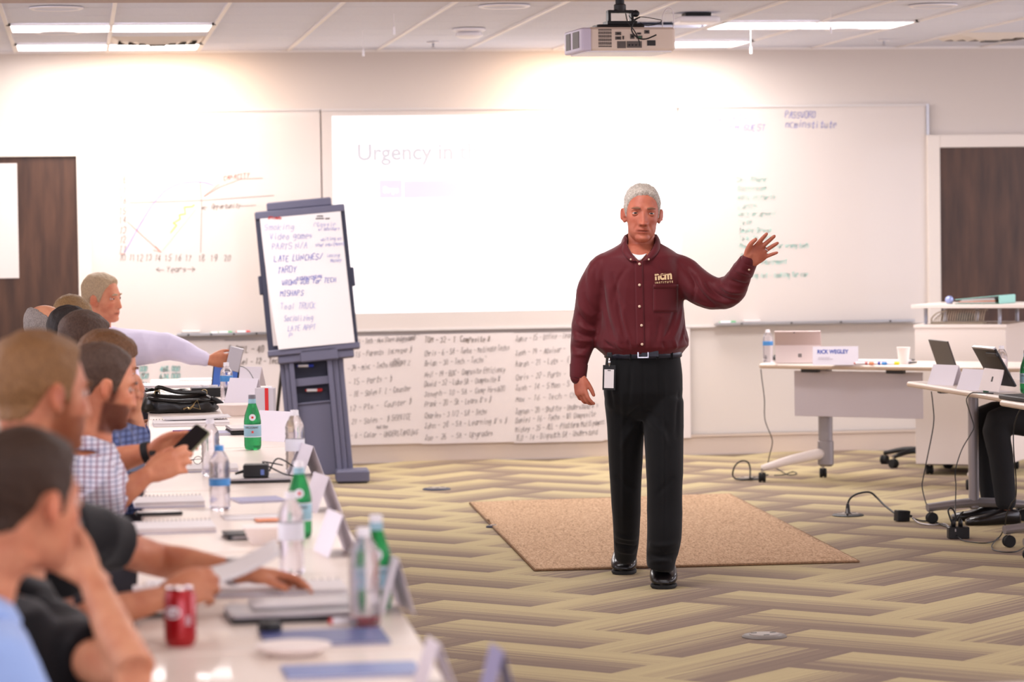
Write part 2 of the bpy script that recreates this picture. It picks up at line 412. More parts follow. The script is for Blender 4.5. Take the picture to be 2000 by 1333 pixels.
def typeset(name, text, size, mt, parent, M4, ext=.0006, bold=0, sx=1, align='LEFT'):
    c = bpy.data.curves.new(name, 'FONT'); c.body = text; c.size = size; c.extrude = ext; c.offset = bold; c.align_x = align
    t = bpy.data.objects.new(name+'_tmp', c); COL.objects.link(t)
    bpy.context.view_layer.update()
    me = bpy.data.meshes.new_from_object(t.evaluated_get(bpy.context.evaluated_depsgraph_get()))
    COL.objects.unlink(t); bpy.data.objects.remove(t); me.name = name
    me.transform(M4 @ Matrix.Diagonal((sx, 1, 1, 1)))
    me.materials.clear(); me.materials.append(mt)
    o = link(name, me, parent); return o
UPX = Matrix.Rotation(PI/2, 4, 'X')     # lettering standing up, read from -Y
# ------------------------------------------------------------------ the setting
XL, XR, YB = -4.6, 9.8, -3.0
struct('wall_back', MB().box(((XL+XR)/2, YW+.06, 1.45), (XR-XL+.2, .12, 2.9)), M['wall_paint'])
struct('wall_left', MB().box((XL-.05, (YW+YB)/2, 1.45), (.1, YW-YB, 2.9)), M['wall_paint'])
struct('wall_right', MB().box((XR+.05, (YW+YB)/2, 1.45), (.1, YW-YB, 2.9)), M['wall_paint'])
struct('wall_rear', MB().box(((XL+XR)/2, YB-.05, 1.45), (XR-XL+.2, .1, 2.9)), M['wall_paint'])
fl = struct('floor', MB().box(((XL+XR)/2, (YW+YB)/2, -.06), (XR-XL, YW-YB, .1)), mm('subfloor', (120, 104, 86), .95))
# herringbone of carpet planks .457 x .914
W_ = .457; A45 = PI/4
def plank_mesh():
    b = MB(); g = .0008; L = 2*W_
    b.box((0, 0, -.005), (L-g, W_-g, .01))
    me = b.mesh('carpet_plank'); uvl = me.uv_layers.new(name='UVMap')
    for lp in me.loops:
        v = me.vertices[lp.vertex_index].co; uvl.data[lp.index].uv = (v.x/L+.5, v.y/W_+.5)
    me.materials.append(M['carpet']); return me
pm = plank_mesh()
ca, sa = math.cos(A45), math.sin(A45)
OX, OY = 2.17, 12.12    # a vertex of the pattern read off the photograph
planks = []
for i in range(-34, 40):
    for j in range(-34, 40):
        k = (i-j) % 4
        if k == 0: cx_, cy_, rot = i+1, j+.5, 0          # lies along a
        elif k == 3: cx_, cy_, rot = i+.5, j+1, 1        # lies along b  (rows j, j+1)
        else: continue
        a, b = cx_*W_, cy_*W_
        x = OX+(a*ca-b*sa); y = OY+(a*sa+b*ca)
        if not (XL < x < XR and YB < y < YW-.2): continue
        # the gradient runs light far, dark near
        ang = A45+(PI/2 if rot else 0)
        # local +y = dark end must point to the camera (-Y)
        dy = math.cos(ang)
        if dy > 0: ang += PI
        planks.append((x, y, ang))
def inview(x, y):
    pxx = 1000+FPX*Vector((x, y, -CAMH)).dot(_Rv)/Vector((x, y, -CAMH)).dot(_F)
    return y > 9.6 and x > .2 and -60 < pxx < 2080
vis = [p_ for p_ in planks if inview(p_[0], p_[1])]; rest = [p_ for p_ in planks if not inview(p_[0], p_[1])]
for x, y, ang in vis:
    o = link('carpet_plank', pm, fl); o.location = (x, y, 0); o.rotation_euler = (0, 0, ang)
bigv, bigf, biguv = [], [], []
for x, y, ang in rest:
    c_, s_ = math.cos(ang), math.sin(ang); q = len(bigv)
    L = W_*2-.0008; Wd = W_-.0008
    for u_, v_ in ((-1, -1), (1, -1), (1, 1), (-1, 1)):
        lx, ly = u_*L/2, v_*Wd/2; bigv.append((x+lx*c_-ly*s_, y+lx*s_+ly*c_, 0)); biguv.append((u_/2+.5, v_/2+.5))
    bigf.append((q, q+1, q+2, q+3))
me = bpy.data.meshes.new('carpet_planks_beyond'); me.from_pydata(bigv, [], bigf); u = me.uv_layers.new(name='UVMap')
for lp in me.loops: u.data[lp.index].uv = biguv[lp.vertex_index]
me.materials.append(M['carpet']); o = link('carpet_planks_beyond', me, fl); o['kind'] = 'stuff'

# ceiling: tiles between exposed bars, then the lower bulkhead nearer the camera
YS = 15.17
cl = struct('ceiling', MB().box(((XL+XR)/2, (YW+YB)/2, HC+.07), (XR-XL, YW-YB, .06)), M['ceiling_tile'])
GP = .6096
tme = MB().box((0, 0, .008), (GP-.012, GP-.010, .016)).mesh('ceiling_tile'); tme.materials.append(M['ceiling_tile'])
NR = int((YW-YS)/GP)
lights_at = {(0, 1), (1, 1), (0, 4), (1, 4), (6, 1), (7, 1), (6, 4), (7, 4)}
vent_at = {(1, 2), (10, 2)}
def gx(k): return GX+k*GP
def gy(r): return YW-.2-r*GP             # row r spans gy(r)-GP .. gy(r)
ROWY = [YW]+[YW-.28-r*GP for r in range(0, 9)]
for r in range(len(ROWY)-1):
    y1, y0 = ROWY[r], ROWY[r+1]
    if y0 < YS-.1: continue
    for k in range(-2, 14):
        if (k, r) in lights_at or (k, r) in vent_at: continue
        if r == 0:
            o = link('ceiling_tile', tme, cl); o.scale = (1, (y1-y0)/GP, 1)
        else: o = link('ceiling_tile', tme, cl)
        o.location = (gx(k)+GP/2, (y0+y1)/2, HC+.004)
b = MB()
for k in range(-2, 15):
    o = part('ceiling_bar', MB().box((gx(k), (YW+YS)/2, HC+.0), (.024, YW-YS, .012)), M['grid_white'], cl)
part('edge_angle', MB().box(((XL+XR)/2, YW-.012, HC-.002), (XR-XL, .024, .02)), M['grid_white'], cl)
struct('trim_bulkhead', MB().box(((XL+XR)/2, (YS+YB)/2, 2.82), (XR-XL, YS-YB, .16)), mm('bulk_paint', (190, 170, 164), .8))

# ceiling lights: 2x4 panels
def light(k, r, label, wid=2):
    y1, y0 = ROWY[r], ROWY[r+1]; cx, cy = gx(k)+GP*wid/2, (y0+y1)/2
    t = thing('ceiling_light', label, 'light', (cx, cy, HC), group='flush ceiling light panels')
    w2, h2 = GP*wid, y1-y0
    for s_ in (-1, 1):
        part('frame_rail', MB().box((0, s_*(h2/2-.012), .0), (w2, .024, .02)), M['grid_white'], t); part('frame_rail', MB().box((s_*(w2/2-.012), 0, 0), (.024, h2, .02)), M['grid_white'], t)
    part('diffuser', MB().box((0, 0, .006), (w2-.05, h2-.05, .006)), M['light_on'], t)
light(0, 1, 'bright ceiling panel at left, the row nearest the board wall')
light(0, 4, 'bright ceiling panel at left, the row farther from the board wall')
light(6, 1, 'bright ceiling panel behind the projector, nearest the board wall')
light(7, 4, 'bright ceiling panel right of the projector, farther from the wall')

# square air diffusers
def vent(k, r, label, big=1):
    y1, y0 = ROWY[r], ROWY[r+1]; t = thing('ceiling_vent', label, 'air vent', (gx(k)+GP/2, (y0+y1)/2, HC), group='ceiling air vents')
    s_ = GP/2-.01
    part('back_plate', MB().box((0, 0, .012), (2*s_, 2*s_, .006)), M['steel'], t)
    for i, q in enumerate((1, .78, .56, .34)):
        a, bq = s_*q, s_*(q-.16); z0, z1 = .008-.004*i, -.018-.005*i
        v = [(-a, -a, z0), (a, -a, z0), (a, a, z0), (-a, a, z0), (-bq, -bq, z1), (bq, -bq, z1), (bq, bq, z1), (-bq, bq, z1)]
        v += [(x_, y_, z_+.003) for x_, y_, z_ in v]
        F_ = [(j, (j+1) % 4, 4+(j+1) % 4, 4+j) for j in range(4)]; F_ += [tuple(8+z for z in reversed(f)) for f in F_]
        part('louvre', MB().add(v, F_), M['trim_paint'], t, fixn=False)
    part('damper', MB().box((0, 0, -.036), (.1, .1, .006)), M['charcoal'], t)
vent(1, 2, 'square white ceiling air vent between the two left light panels')
vent(10, 2, 'square ceiling air vent at the right edge near the wall')

# round ceiling discs
def disc(px, py, wpx, label, kind=0):
    c = P(px, py, Z=HC); s_ = FPX/c.y; r = wpx/2/s_
    t = thing('ceiling_speaker', label, 'speaker', (c.x, c.y, HC), group='round ceiling speakers')
    part('rim', MB().lathe([(r*.8, .0), (r, .0), (r, -.006), (r*.9, -.012), (r*.82, -.010), (r*.8, -.002)], 36), M['cap_white'], t, smooth=40)
    part('grille', MB().lathe([(.001, -.004), (r*.82, -.004), (r*.82, -.009), (.001, -.014)], 36), M['ceiling_tile'] if kind == 0 else M['paper_white'], t, smooth=40)
disc(110, 15, 104, 'round ceiling speaker at far left, in the nearer tile row')
disc(114, 62, 92, 'round ceiling speaker at far left, between the two light panels')
disc(985, 11, 102, 'round white ceiling disc left of the projector mount')
disc(1822, 10, 98, 'round ceiling speaker near the top right of the ceiling')
disc(1647, 55, 78, 'faint round ceiling speaker right of the right light panels')
c = P(916, 56, Z=HC)
t = thing('smoke_detector', 'white round smoke detector left of the projector', 'detector', (c.x, c.y, HC))
part('base', MB().lathe([(.001, 0), (.1, 0), (.1, -.012), (.085, -.02), (.001, -.02)], 32), M['cap_white'], t, smooth=40)
part('dome', MB().lathe([(.06, -.02), (.08, -.03), (.085, -.045), (.06, -.058), (.001, -.06)], 32), M['cap_white'], t, smooth=40)
c = P(1360, 26, Z=HC)
t = thing('access_point', 'white square wireless unit hung under the ceiling right of the projector', 'router', (c.x, c.y, HC))
part('bracket', MB().box((0, 0, -.012), (.15, .12, .024)), M['black_plastic'], t)
part('housing', MB().rbox((0, 0, -.042), (.24, .24, .036), .03), M['cap_white'], t, smooth=40)
def sprinkler(px, py, label):
    c = P(px, py, Z=HC); t = thing('sprinkler', label, 'sprinkler', (c.x, c.y, HC), group='ceiling sprinklers')
    part('plate', MB().lathe([(.001, 0), (.045, 0), (.04, -.006), (.001, -.008)], 20), M['cap_white'], t, smooth=True)
    part('nozzle', MB().lathe([(.001, -.006), (.008, -.008), (.006, -.025), (.002, -.03), (.014, -.034), (.014, -.036), (.001, -.036)], 12), M['steel'], t)
sprinkler(846, 82, 'small ceiling sprinkler left of the projector')
sprinkler(1726, 78, 'small ceiling sprinkler at right near the wall')
def hanger(px, py0, py1, Y, label):
    a = P(px, py0, Y=Y); z1 = P(px, py1, Y=Y).z; t = thing('hanging_clip', label, 'clip', (a.x, Y, HC), group='clips hanging from the ceiling')
    part('cord', MB().tube([(0, 0, 0), (0, 0, a.z-HC-.02), (0, 0, z1-HC+.03)], .0018, 6), M['cap_white'], t)
    part('weight', MB().lathe([(.004, z1-HC+.045), (.007, z1-HC+.04), (.008, z1-HC+.004), (.006, z1-HC), (.001, z1-HC)], 10), M['cap_white'], t)
hanger(709, 55, 110, 18.6, 'thin white clip hanging over the left part of the projected slide')
hanger(769, 10, 68, 17.2, 'thin clip on a cord hanging left of the smoke detector')
hanger(1466, 70, 105, 18.4, 'thin white clip hanging just right of the projector')
hanger(1622, 15, 66, 17.0, 'thin white clip hanging in front of the end of the right light panel')

# doors, frames, baseboard
def door(n, x0, x1, ztop, side):
    d = struct('door_%d' % n, MB().box(((x0+x1)/2, YW-.02, ztop/2), (x1-x0, .05, ztop)), M['door_wood'])
    t = struct('trim_%d' % n, MB().box(((x1+.045) if side == 'r' else (x0-.045), YW-.03, ztop/2+.045), (.09, .07, ztop+.09)).box(((x0+x1)/2, YW-.0301, ztop+.045), (x1-x0, .0698, .09)), M['trim_paint'], bevel=.004)
XD1 = P(151, 420, Y=YW-.05).x; XD2 = P(1836, 420, Y=YW-.05).x
door(1, XD1-1.0, XD1, P(100, 306, Y=YW-.05).z, 'r'); door(2, XD2, XD2+1.0, P(1900, 288, Y=YW-.05).z, 'l')
ZB = P(1500, 846, Y=YW-.03).z
struct('baseboard_back', MB().box(((XD1+XD2)/2, YW-.012, ZB/2), (XD2-XD1-.2, .024, ZB)).box(((XD1+XD2)/2, YW-.017, ZB-.008), (XD2-XD1-.2, .034, .016)), M['base_vinyl'])

# ------------------------------------------------------------------ whiteboards
YF = YW-.035
def wp(px, py, y=None): return P(px, py, Y=YF if y is None else y)
def board(px0, px1, pyt, pyb, label, mt='board_white'):
    xm = (px0+px1)/2; a = wp(px0, 420); b_ = wp(px1, 420); zt = wp(xm, pyt).z; zb = wp(xm, pyb).z
    t = thing('whiteboard', label, 'whiteboard', (a.x, YW, zb))
    W0, H0 = b_.x-a.x, zt-zb
    part('panel', MB().box((W0/2, -.015, H0/2), (W0-.006, .026, H0-.01)), M[mt], t, bevel=.002)
    for zz in (H0-.006, .006): part('frame_rail', MB().box((W0/2, -.02, zz), (W0, .036, .014)), M['frame_grey'], t)
    return t, a.x, b_.x, zt, zb
WB = [board(171, 629, 214, 656, 'leftmost whiteboard panel with a hand-drawn years graph'),
      board(630, 1326, 210, 643, 'middle whiteboard panel carrying the projected slide'),
      board(1327, 1815, 205, 636, 'right whiteboard panel with green list and wi-fi note')]
part('end_cap', MB().box((.006, -.02, (WB[0][3]-WB[0][4])/2), (.014, .038, WB[0][3]-WB[0][4])), M['frame_grey'], WB[0][0])
wr = WB[2][2]-WB[2][1]
part('end_cap', MB().box((wr-.006, -.02, (WB[2][3]-WB[2][4])/2), (.02, .038, WB[2][3]-WB[2][4])), M['aluminium'], WB[2][0])
# marker rails
def rail(px0, px1, py, label):
    a, b_ = wp(px0, py), wp(px1, py); t = thing('marker_tray', label, 'tray', (a.x, YF, a.z), ry=0)
    L = b_.x-a.x
    part('shelf', MB().box((L/2, -.03, 0), (L, .07, .012)).box((L/2, -.064, .008), (L, .004, .012)), M['aluminium'], t, bevel=.002)
    for q in range(4): part('rivet', MB().box((L*(q+.5)/4, -.068, .002), (.012, .006, .012)), M['charcoal'], t)
    return t, a, b_
rail(345, 522, 655, 'aluminium marker tray under the left whiteboard')
rail(1396, 1782, 634, 'aluminium marker tray under the right whiteboard')
def marker(px, py, Y, L, mt, label, cap=None, rz=0, r=.0085, grp='dry-erase markers'):
    c = P(px, py, Y=Y); t = thing('marker', label, 'marker', c, rz, group=grp)
    X = Matrix.Rotation(PI/2, 4, 'Y')
    part('barrel', MB().lathe([(.001, -L/2), (r*.9, -L/2), (r, -L/2+.004), (r, L*.18), (.001, L*.18)], 12, M=X), M['cap_white'], t, smooth=40)
    part('cap', MB().lathe([(.001, L*.16), (r*1.12, L*.16), (r*1.1, L/2-.003), (r*.7, L/2), (.001, L/2)], 12, M=X), M[mt], t, smooth=40)
    part('end_plug', MB().lathe([(.001, -L/2-.008), (r*.7, -L/2-.008), (r*.95, -L/2+.012), (.001, -L/2+.012)], 12, M=X), M[mt], t, smooth=40)
    return t
marker(423, 651, YW-.06, .075, 'marker_green', 'green marker on the left tray, nearest the eraser', rz=0)
marker(441, 650, YW-.07, .09, 'marker_green', 'second green marker on the left tray, right of the other')
marker(476, 649, YW-.07, .09, 'marker_red', 'red marker lying on the left tray beside the easel')
marker(1422, 630, YW-.06, .11, 'marker_green', 'green marker at the left end of the right tray')
def eraser(px, py, label):
    c = P(px, py, Y=YW-.065); t = thing('eraser', label, 'eraser', c, group='board erasers')
    part('felt', MB().box((0, 0, -.008), (.12, .045, .014)), M['charcoal'], t, bevel=.002); part('handle', MB().rbox((0, 0, .006), (.124, .048, .016), .008), M['paper'], t, smooth=40)
eraser(373, 650, 'grey board eraser on the left marker tray'); eraser(1468, 629, 'pale eraser on the right marker tray')
# handwriting on the boards
YI = YW-.0305
def scribble(name, items, mt, parent, wd=.006, Yp=YI, label=None):
    """items: text at a photo place (left end, baseline) with cap height and slope"""
    o = None
    for it in items:
        b = MB()
        if it[0] == 'line': stroke(b, [P(x, y, Y=Yp) for x, y in it[1]], (0, -1, 0), wd)
        else:
            tx_, px, py, hpx, sl = it[:5]; sp = it[5] if len(it) > 5 else 1
            s_ = FPX/Yp; ink(b, tx_, P(px, py, Y=Yp), (1, 0, 0), (0, 0, 1), hpx/s_, wd, slope=sl, sp=sp, W=(sp-px)/s_ if sp > 5 else None)
        o = part('drawn_line' if it[0] == 'line' else name, b, mt, parent, world=True, fixn=False, label=label)
    return o
g0 = WB[0][0]
scribble('axis_numbers', [(t_, 233, y, 13, 0, 247) for t_, y in (('18', 358), ('17', 380), ('16', 397), ('15', 419), ('14', 436), ('13', 457), ('12', 475), ('11', 494))] +
  [(t_, x, 510, 12, 0, x+13) for t_, x in (('10', 233), ('11', 252), ('12', 267), ('13', 284), ('14', 302), ('15', 322), ('16', 341), ('17', 362), ('18', 388), ('19', 411), ('20', 438))] +
  [('Years', 326, 532, 11, 0, 364), ('line', [(305, 527), (320, 528)]), ('line', [(311, 523), (305, 527), (312, 531)]), ('line', [(366, 526), (381, 526)]), ('line', [(375, 522), (381, 526), (375, 531)]),
   ('line', [(253, 396), (390, 392), (535, 382)]), ('line', [(391, 356), (394, 400), (392, 494)]), ('Opportunity', 413, 408, 9, .02, 470), ('line', [(470, 403), (500, 401)]), ('line', [(395, 407), (405, 405)]), ('line', [(401, 402), (394, 407), (402, 411)])], M['ink_soft'], g0, .0034)
scribble('blue_curve', [('line', [(243, 494), (270, 445), (295, 403), (320, 374), (338, 363), (355, 357), (380, 355), (400, 356), (417, 362)])], M['ink_violet'], g0, .0045)
scribble('red_marks', [('line', [(248, 433), (280, 462), (311, 490)]), ('line', [(303, 481), (315, 493), (300, 489)]), ('CAPACITY', 436, 353, 9, .12, 488), ('line', [(398, 384), (430, 365), (470, 350), (513, 348)]), ('line', [(398, 384), (428, 360)]), ('line', [(233, 496), (242, 496)])], M['ink_red'], g0, .0036)
scribble('green_line', [('line', [(317, 490), (345, 455), (382, 408)])], mm('ink_mint', (150, 215, 190), .8), g0, .005)
scribble('yellow_scribble', [('line', [(333, 455), (345, 440), (338, 436), (352, 428), (350, 420), (362, 418), (360, 405), (375, 404), (380, 400)])], M['ink_yellow'], g0, .006)
g2 = WB[2][0]
scribble('wifi_note', [('WI-FI-', 1402, 238, 13, 0, 1464), ('NCM GUEST', 1417, 257, 13, 0, 1500)], M['ink_blue'], g2, .003)
scribble('password_note', [('PASSWORD', 1533, 231, 13, 0, 1598), ('ncminstitute', 1534, 250, 14, 0, 1640)], M['ink_blue'], g2, .0032)
scribble('green_list', [(t_, x, y, 10, 0, e) for t_, x, y, e in (('Cell Phone', 1438, 356, 1500), ('Bathroom', 1441, 373, 1500), ('Wait in parts', 1441, 390, 1518), ('Lunch', 1442, 407, 1480), ('wait on upsell', 1441, 423, 1520), ('Late', 1443, 439, 1470), ('Smoke Break', 1443, 455, 1512), ('Talk to tech', 1443, 470, 1510), ('Phone - looking for wrong tech', 1444, 486, 1586), ('on phone', 1446, 501, 1505), ('broken equipment', 1448, 517, 1542), ('parking lot - looking for car', 1449, 543, 1584))], M['ink_teal'], g2, .0032)

# the projected slide: thin glowing layers stand in for the projector's light
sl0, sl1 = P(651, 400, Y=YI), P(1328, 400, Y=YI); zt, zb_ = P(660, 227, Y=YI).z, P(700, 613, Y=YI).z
slide = thing('projected_slide', 'glowing sheet for the bright slide projected on the middle whiteboard, headed Urgency', 'projection', (sl0.x, YW-.0295, zb_))
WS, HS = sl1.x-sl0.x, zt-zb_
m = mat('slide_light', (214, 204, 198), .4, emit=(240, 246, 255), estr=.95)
part('glow_sheet', MB().box((WS/2, 0, HS/2), (WS, .0012, HS)), m, slide)
def slide_at(px, py): q = P(px, py, Y=YI); return Vector((q.x-sl0.x, -.0012, q.z-zb_))
q = slide_at(697, 313)
typeset('slide_title', 'Urgency in the Numbers', .155, mat('slide_title_glow', (206, 202, 200), .5, emit=(120, 170, 235), estr=.2), slide, Matrix.Translation(q) @ UPX, .0003, .0035, .98)
for i, (x0, x1) in enumerate(((741, 785), (789, 956), (961, 1060))):
    a, b_ = slide_at(x0, 387), slide_at(x1, 352)
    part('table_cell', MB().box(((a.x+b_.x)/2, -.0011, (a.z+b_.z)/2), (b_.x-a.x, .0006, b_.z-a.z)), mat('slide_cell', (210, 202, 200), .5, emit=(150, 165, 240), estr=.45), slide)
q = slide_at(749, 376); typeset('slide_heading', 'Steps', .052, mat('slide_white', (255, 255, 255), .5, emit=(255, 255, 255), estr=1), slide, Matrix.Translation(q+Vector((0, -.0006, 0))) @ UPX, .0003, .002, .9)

# ------------------------------------------------------------------ flip-chart sheets on the wall
def sheet(px0, px1, py0, py1, label, Y=YW-.038, nm='wall_sheet', grp='flip-chart sheets taped to the wall'):
    a = P(px0, py1, Y=Y); b_ = P(px1, py0, Y=Y)
    t = thing(nm, label, 'paper sheet', (a.x, Y, a.z), group=grp); W0, H0 = b_.x-a.x, b_.z-a.z
    b = MB(); n = 8
    for i in range(n+1):
        for j in range(5):
            x = W0*i/n; z = H0*j/4; dy = -.003-.0012*math.sin(i*1.3+px0)*(1-j/4)-.0005*(1-j/4)
            b.v.append((x, dy, z))
    for i in range(n):
        for j in range(4): b.f.append((i*5+j, (i+1)*5+j, (i+1)*5+j+1, i*5+j+1)); b.m.append(0)
    o = part('paper', b, M['paper'], t); s_ = o.modifiers.new('thickness', 'SOLIDIFY'); s_.thickness = .0006
    return t
YH = YW-.0455
s1 = sheet(262, 438, 664, 800, 'sheet with turquoise figures on the wall, leftmost under the board')
scribble('turquoise_figures', [('2,000', 262, 726, 10, 0, 288), ('468.000', 312, 726, 10, 0, 352), ('7,000', 262, 741, 10, 0, 290), ('624.000', 312, 741, 10, 0, 352), ('9,000', 262, 757, 9, 0, 286)], mm('ink_pale_teal', (130, 205, 200), .8), s1, .005, YH)
s2 = sheet(440, 560, 664, 846, 'sheet reading Darryl behind the easel on the left')
scribble('handwriting', [('DARRYL - 40', 446, 690, 13, 0, 516), ('Daniel - 12 - Tech', 450, 713, 11, .01, 548)], M['ink_soft'], s2, .0045, YH)
s3 = sheet(640, 821, 655, 871, 'sheet just right of the easel ending in Understanding')
scribble('handwriting', [(t_, x, y, hh, sl_, e) for t_, x, y, hh, sl_, e in (('3 - Tech - New Store Understand', 700, 673, 10, .06, 812), ('11 - 15 - Parents  Increase $', 672, 700, 11, .07, 806), ('- 39 - Misc - Techs HARMONY %', 678, 726, 11, .08, 802), ('CUT', 768, 707, 6, .05, 782), ('- 15 - Parts - $', 680, 754, 12, .09, 768), ('- 18 - Sales F&I - Counter', 682, 777, 11, .09, 804), ('12 - Pts -  Counter $', 683, 804, 11, .1, 806), ('21 - Sales -  $ SERVICE', 687, 830, 11, .07, 804), ('- 6 - Color - UNDERSTANDING', 684, 857, 11, .03, 818), ('not the', 735, 838, 7, .05, 758))] + [('line', [(782, 667), (812, 657)]), ('line', [(784, 670), (814, 660)])], M['ink_black'], s3, .0024, YH)
s4 = sheet(823, 1003, 650, 868, 'sheet listing Chris to Joe, second right of the easel')
scribble('handwriting', [('TOM - 32 - T  Composite #', 830, 670, 11, .0, 960)], M['ink_soft'], s4, .0035, YH)
scribble('handwriting', [(t_, 829, y, 11, .05, e) for t_, y, e in (('Chris - 6 - SA - Turbo - Motivate Techs', 696, 998), ("Brian - 30 - Tech - Techs\"", 716, 952), ('Neil - 19 - BDC - Composite Efficiency', 738, 990), ('David - 32 - Lube SA - Composite #', 756, 980), ('Joseph - 10 - SA - Comp Hrs@20', 776, 990), ("Frank - 20 - SA - Learn #'s $", 795, 962), ('Charles - 3 1/2 - SA - Techs', 818, 954), ("John - 28 - SA - Learning #'s $", 838, 994), ('Joe - 26  - SA - Upgrades', 861, 966))], M['ink_black'], s4, .0024, YH)
s5 = sheet(1004, 1176, 648, 866, 'sheet listing Jamie to Ted behind the presenter, left of his legs')
scribble('handwriting', [(t_, 1007, y, 11, .06, e) for t_, y, e in (('Jamie - 15 - Office - Learn', 668, 1125), ('Josh - 19 - Advisor - ', 695, 1112), ('Aaron - 21 - Lots -  E', 717, 1116), ('Chris - 22 - Parts - ', 743, 1112), ('Josh - 14 - 5 Mon - S', 764, 1116), ('Max - 16 - Tech - Change', 786, 1155), ("Jayson - 20 - Shuffle - Understand #'s", 810, 1174), ("Daniel - 16 - Techs - #1 Composite", 827, 1168), ('Mickey - 25 - ALL - Platform Multiple', 845, 1176), ('TED - 14 - Dispatch SA - Understand', 862, 1172))] + [('line', [(1161, 826), (1181, 822), (1161, 830), (1182, 827)])], M['ink_black'], s5, .0024, YH)
s6 = sheet(1174, 1347, 642, 860, 'blank-looking sheet right behind the presenter', Y=YW-.0365)
# sheet on the left door
s7 = sheet(-60, 33, 319, 545, 'blank white sheet taped to the dark left door', Y=YW-.05, grp='sheets on the door')
# ------------------------------------------------------------------ projector on its ceiling mount
c = P(1230, 76, Y=14.45)
t = thing('projector', 'pale ceiling projector with rear vents and sockets over the presenter', 'projector', c, rz=math.radians(4))
W1, D1, H1 = .435, .36, .115
M['proj_dark'] = mat('proj_dark', (96, 88, 84), .6)
part('body', MB().rbox((.015, D1/2, 0), (W1, D1, H1), .022), M['proj_body'], t, smooth=40)
part('side_panel', MB().rbox((-W1/2-.0, D1/2, -.002), (.05, D1*1.04, H1*.98), .012), M['proj_side'], t, smooth=40)
part('bottom_cover', MB().box((.0, D1/2, -H1/2-.003), (W1*.98, D1*.96, .008)), M['cap_white'], t, bevel=.003)
for i in range(12): 
    part('vent_slot', MB().box((-.155+i*.0056+.0, -.0005, .004), (.0032, .003, .088)), M['proj_dark'], t)
for j in range(5): part('vent_rib', MB().box((-.124, -.0022, -.03+j*.017), (.066, .002, .003)), M['proj_body'], t)
for x, z, a, b_ in ((-.058, .026, .03, .016), (-.058, .004, .03, .016), (.013, .012, .022, .024), (.046, .026, .022, .010), (.048, .008, .03, .016), (.086, .034, .026, .018), (-.033, .006, .008, .018)):
    part('socket', MB().box((x, -.001, z), (a, .004, b_)), M['proj_dark'], t, bevel=.001)
    part('socket_core', MB().box((x, -.003, z), (a*.55, .003, b_*.45)), M['black_plastic'] if x != .048 else M['green_binder'], t)
part('power_inlet', MB().rbox((-.042, -.001, -.028), (.044, .004, .034), .006).box((-.042, -.004, -.028), (.02, .003, .014)), M['proj_dark'], t)
part('connector_panel', MB().box((.022, -.001, -.027), (.075, .004, .032)), M['proj_dark'], t)
for x in (-.004, .012, .03, .048): part('socket_core', MB().lathe([(.001, 0), (.004, 0), (.004, .004), (.001, .004)], 10, M=Matrix.Translation((x, -.002, -.03)) @ Matrix.Rotation(PI/2, 4, 'X')), M['black_plastic'], t)
part('rating_label', MB().box((.108, -.0008, -.02), (.042, .003, .026)), M['charcoal'], t)
part('side_grille', MB().box((-W1/2-.026, D1*.3, 0), (.004, D1*.35, H1*.7)).box((-W1/2-.026, D1*.75, 0), (.004, D1*.25, H1*.7)), M['proj_dark'], t)
for x in (-.18, .2): part('foot', MB().lathe([(.001, 0), (.012, 0), (.012, .012), (.001, .012)], 12, c=(x, .3, H1/2)), M['cap_white'], t)
mt_ = thing('projector_mount', 'black ceiling bracket holding the projector', 'bracket', (c.x, c.y+.15, c.z+H1/2), rz=math.radians(4))
zt_ = 2.74-(c.z+H1/2)
part('pole', MB().lathe([(.022, .1), (.022, zt_)], 20, c=(-.02, 0, 0)), M['black_plastic'], mt_, smooth=40)
part('pole_collar', MB().lathe([(.028, .085), (.03, .088), (.03, .118), (.026, .122)], 20, c=(-.02, 0, 0)), M['charcoal'], mt_, smooth=40)
part('plate', MB().rbox((-.03, 0, .012), (.24, .14, .014), .02).box((-.02, 0, .028), (.15, .1, .018)), M['black_plastic'], mt_, bevel=.002)
part('cradle', MB().box((-.02, 0, .085), (.13, .05, .014)).box((-.078, 0, .058), (.014, .05, .06)).box((.038, 0, .058), (.014, .05, .06)), M['black_plastic'], mt_, bevel=.003)
part('tilt_knob', MB().lathe([(.001, -.01), (.016, -.01), (.018, 0), (.016, .01), (.001, .01)], 16, M=Matrix.Translation((.055, -.02, .075)) @ Matrix.Rotation(PI/2, 4, 'X')), M['black_plastic'], mt_, smooth=True)
def cable(name, pts, r, mt, label, grp=None, sub=6, cat='cable'):
    c0 = Vector(pts[0]); t = tag(part(name, MB().tube([Vector(p_)-c0 for p_ in pts], r, 8, sub=sub), M[mt], smooth=True), label, cat, grp); t.location = c0; return t
def PC(pts, Y): return [P(x, y, Y=Y+(q[0] if q else 0)) for x, y, *q in pts]
cable('projector_cable', PC([(1222, 26), (1226, 42), (1240, 62), (1248, 80), (1250, 90)], 14.40), .0028, 'black_plastic', 'black cable hanging down the back of the projector to its lower panel', 'cables on the projector')
cable('projector_cable', PC([(1250, 33), (1238, 42), (1234, 60), (1246, 74), (1262, 76), (1282, 68)], 14.39), .0035, 'black_plastic', 'black looped cable plugged into the upper right sockets of the projector', 'cables on the projector')
cable('projector_cable', PC([(1228, 30), (1236, 38), (1252, 33), (1280, 37), (1292, 40), (1284, 47), (1262, 50), (1250, 44)], 14.45), .002, 'black_plastic', 'thin dark cable looping out right above the projector', 'cables on the projector')
cable('ceiling_cable', PC([(1295, 60), (1294, 32), (1303, 17), (1313, 20), (1316, 40), (1314, 62)], 14.7), .003, 'cap_white', 'white cable arch rising behind the projector')

